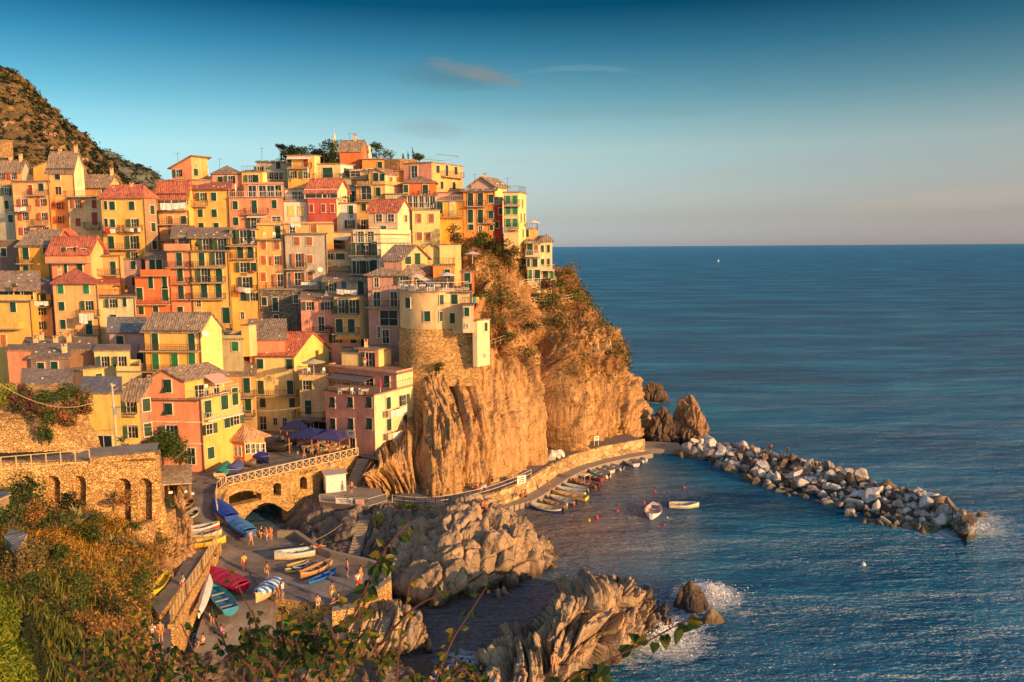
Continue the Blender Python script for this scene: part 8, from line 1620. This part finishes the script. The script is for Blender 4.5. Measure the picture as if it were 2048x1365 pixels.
for i, (px, py) in enumerate(((246, 885), (251, 900), (243, 908))): agave(['tall spiky plant by the utility pole', 'second spiky plant by the utility pole', 'small spiky plant by the utility pole'][i], px, py, 80, 1.3, 16)
bush('green creeper on the piazza bridge wall', 610, 944, 101.5, 2.2, .25, LO, 260, .16, stem=False, cat='creeper', name='creeper'); bush('green moss creeper on the cove wall', 756, 1062, 89, 1.2, 1.8, LG, 800, .16, cat='creeper', name='creeper'); bush('green grass tuft under the cliff path', 808, 1018, 96, 2.2, .6, LG, 500, .2, cat='creeper', name='creeper', stem=False)
bush('ivy on the quay wall', 610, 1235, 70.5, 2.2, .9, LD, 900, .16, cat='creeper', name='creeper', stem=False, ry=.6)
# planters, potted plants on terraces
for px, py, d, lb in ((393, 500, 133, 'big potted plant on the salmon red terrace'), (232, 583, 126.5, 'row of potted plants on the planted roof terrace left part'), (252, 585, 126.5, 'row of potted plants on the planted roof terrace right part'), (655, 666, 127.8, 'yellow potted flowers on the pink house balcony'), (28, 582, 127, 'climbing plant in the open loggia'), (556, 385, 149, 'potted palm on the pink roof terrace'), (690, 405, 146.5, 'potted shrubs on the cluttered dark terrace'), (640, 500, 137, 'potted plants on the shaded terrace')):
    e = empty('potted_plant', P(px, py, d), lb, 'plant'); mb = MB(); mb.lathe((0, 0, 0), [(.01, 0), (.2, 0), (.28, .4), (.24, .4), (.01, .36)], 10); mb.build('pot', plain((.45, .18, .08), .8), e); C, D = crown_pts((0, 0, .8), .7, .5, .5, 120, 5, px); put('foliage', quads_mesh('foliage', C, D, .2, LG, .5), e)
# ---- big plants close to the camera, left ----
def needle_tree(label, px, py, d, h, r, mat, n, leaf):
    q = P(px, py, d); e = empty('pine_tree', q, label, 'tree'); nbush[0] += 1; z = rng.uniform(0, 1, n) ** .8; a = rng.uniform(0, 2 * math.pi, n); lay = .72 + .28 * np.sin(z * h * 4 + np.sin(a * 5) * 1.2); rad = r * (1 - z * .72) * lay * rng.uniform(.35, 1, n) ** .5
    C = np.stack([rad * np.cos(a), rad * np.sin(a), z * h], 1); D = np.stack([np.cos(a), np.sin(a), .7 + 0 * a], 1); put('crown', quads_mesh('crown', C, D, leaf, mat, .45, .22), e); mb = MB(); mb.tube([(0, 0, -1), (0, 0, h * .9)], [.16, .03], 7); mb.build('trunk', BARK, e)
PINE = leaf_mat('pine_needles', [(.03, .07, .008), (.12, .18, .015), (.34, .36, .04)], .35)
needle_tree('bushy yellow green pine filling the left bottom edge', -8, 1560, 15, 4.9, 1.25, PINE, 26000, .13)
needle_tree('darker conical conifer right of the yellow green pine', 84, 1600, 17, 4.4, .62, LD, 16000, .11)
needle_tree('low bright pine branch tip at the bottom left corner', 18, 1560, 12, 2.6, 1.0, PINE, 12000, .11)
# twigs with heart shaped leaves just below the camera
LTW = leaf_mat('bramble_leaves', [(.012, .035, .016), (.03, .07, .02), (.06, .10, .02), (.30, .20, .02)], .45); STM = plain((.10, .045, .03), .7, name='twig_bark')
def heart(mb, c, s, n, t):
    n = n.normalized(); t = (t - n * t.dot(n)).normalized(); b = n.cross(t); k = n * s * .12
    L = [c, c + t * -.12 * s + b * .28 * s + k, c + t * .22 * s + b * .44 * s + k, c + t * .62 * s + b * .26 * s, c + t * 1.0 * s - k, c + t * .62 * s - b * .26 * s, c + t * .22 * s - b * .44 * s + k, c + t * -.12 * s - b * .28 * s + k]
    mb.poly(L[:5]); mb.poly([L[0]] + L[4:])
def twig_plant(label, stems, dens=.9, lf=.040):
    o = Vector(P(*stems[0][0])); e = empty('bramble', o, label, 'shrub'); ml = MB()
    for st in stems:
        ms = MB()
        pts = catmull(np.array([list(P(*s) - o) for s in st]), 8 + 6 * len(st)); pts = [Vector(p) for p in pts]; n = len(pts); ms.tube(pts, [.006 * (1 - .7 * i / n) * st[0][2] / 4 + .0015 for i in range(n)], 5)
        for i in range(2, n):
            if rr.random() < .62 * dens or i == n - 1:
                s = lf * rr.uniform(.6, 1.25); d = Vector((rr.uniform(-1, 1), rr.uniform(-.4, .4), rr.uniform(-1.1, .35))).normalized(); p = pts[i] + d * .03; ms.tube([pts[i], p], .0015, 4); heart(ml, p, s, Vector((rr.uniform(-.7, .7), -1, rr.uniform(-.3, .9))), d)
        ms.build('stem', STM, e)
    ml.build('leaves', LTW, e); return e
def auto(x0, x1, y1, n, d, y0=1420):
    out = []
    for k in range(n):
        a = rr.uniform(x0, x1); b = a + rr.uniform(-60, 90); y = y1 + rr.uniform(-20, 90); dd = d * rr.uniform(.85, 1.25); out.append([(a, y0, dd), (a * .6 + b * .4 + rr.uniform(-15, 15), y0 * .6 + y * .4, dd), (b, y, dd * 1.02)])
        for q in range(2): c = (a * .5 + b * .5, y0 * .5 + y * .5, dd); out.append([c, (c[0] + rr.uniform(-70, 70), c[1] - rr.uniform(30, 80), dd)])
    return out
twig_plant('tangled bramble at the bottom between walk and ramp', auto(230, 430, 1255, 6, 4.2))
twig_plant('dense bramble below the sunken ramp', auto(420, 610, 1225, 9, 4.0)); twig_plant('dense bramble below the stone quay', auto(590, 770, 1205, 9, 4.0))
twig_plant('tall twig rising over the quay with orange tips', [[(690, 1400, 4.2), (720, 1260, 4.2), (735, 1170, 4.2), (770, 1100, 4.2), (818, 1042, 4.2)], [(735, 1170, 4.2), (700, 1240, 4.2), (650, 1262, 4.2)], [(770, 1100, 4.2), (762, 1130, 4.2), (776, 1122, 4.2)]], 1.0, .05)
twig_plant('tall straight twig in front of the ramp', [[(790, 1420, 4.5), (798, 1300, 4.5), (820, 1170, 4.5), (828, 1150, 4.5)], [(500, 1420, 4.4), (520, 1280, 4.4), (490, 1200, 4.4), (455, 1135, 4.4)]], .6)
twig_plant('curving twig over the dark water', [[(850, 1420, 4.6), (900, 1290, 4.6), (930, 1240, 4.6), (972, 1175, 4.6)], [(760, 1290, 4.6), (830, 1215, 4.6), (905, 1180, 4.6)]], .75)
twig_plant('low leafy branch reaching right over the jagged fins', [[(1030, 1440, 4.2), (1120, 1375, 4.2), (1220, 1320, 4.2), (1300, 1280, 4.2), (1372, 1240, 4.2)], [(1120, 1375, 4.2), (1150, 1350, 4.2), (1215, 1345, 4.2)]], 1.0, .07)
twig_plant('sparse bramble along the bottom centre', auto(780, 1000, 1335, 4, 4.4)); twig_plant('thin bramble stems at the bottom left', auto(90, 250, 1255, 7, 5.0), .8)
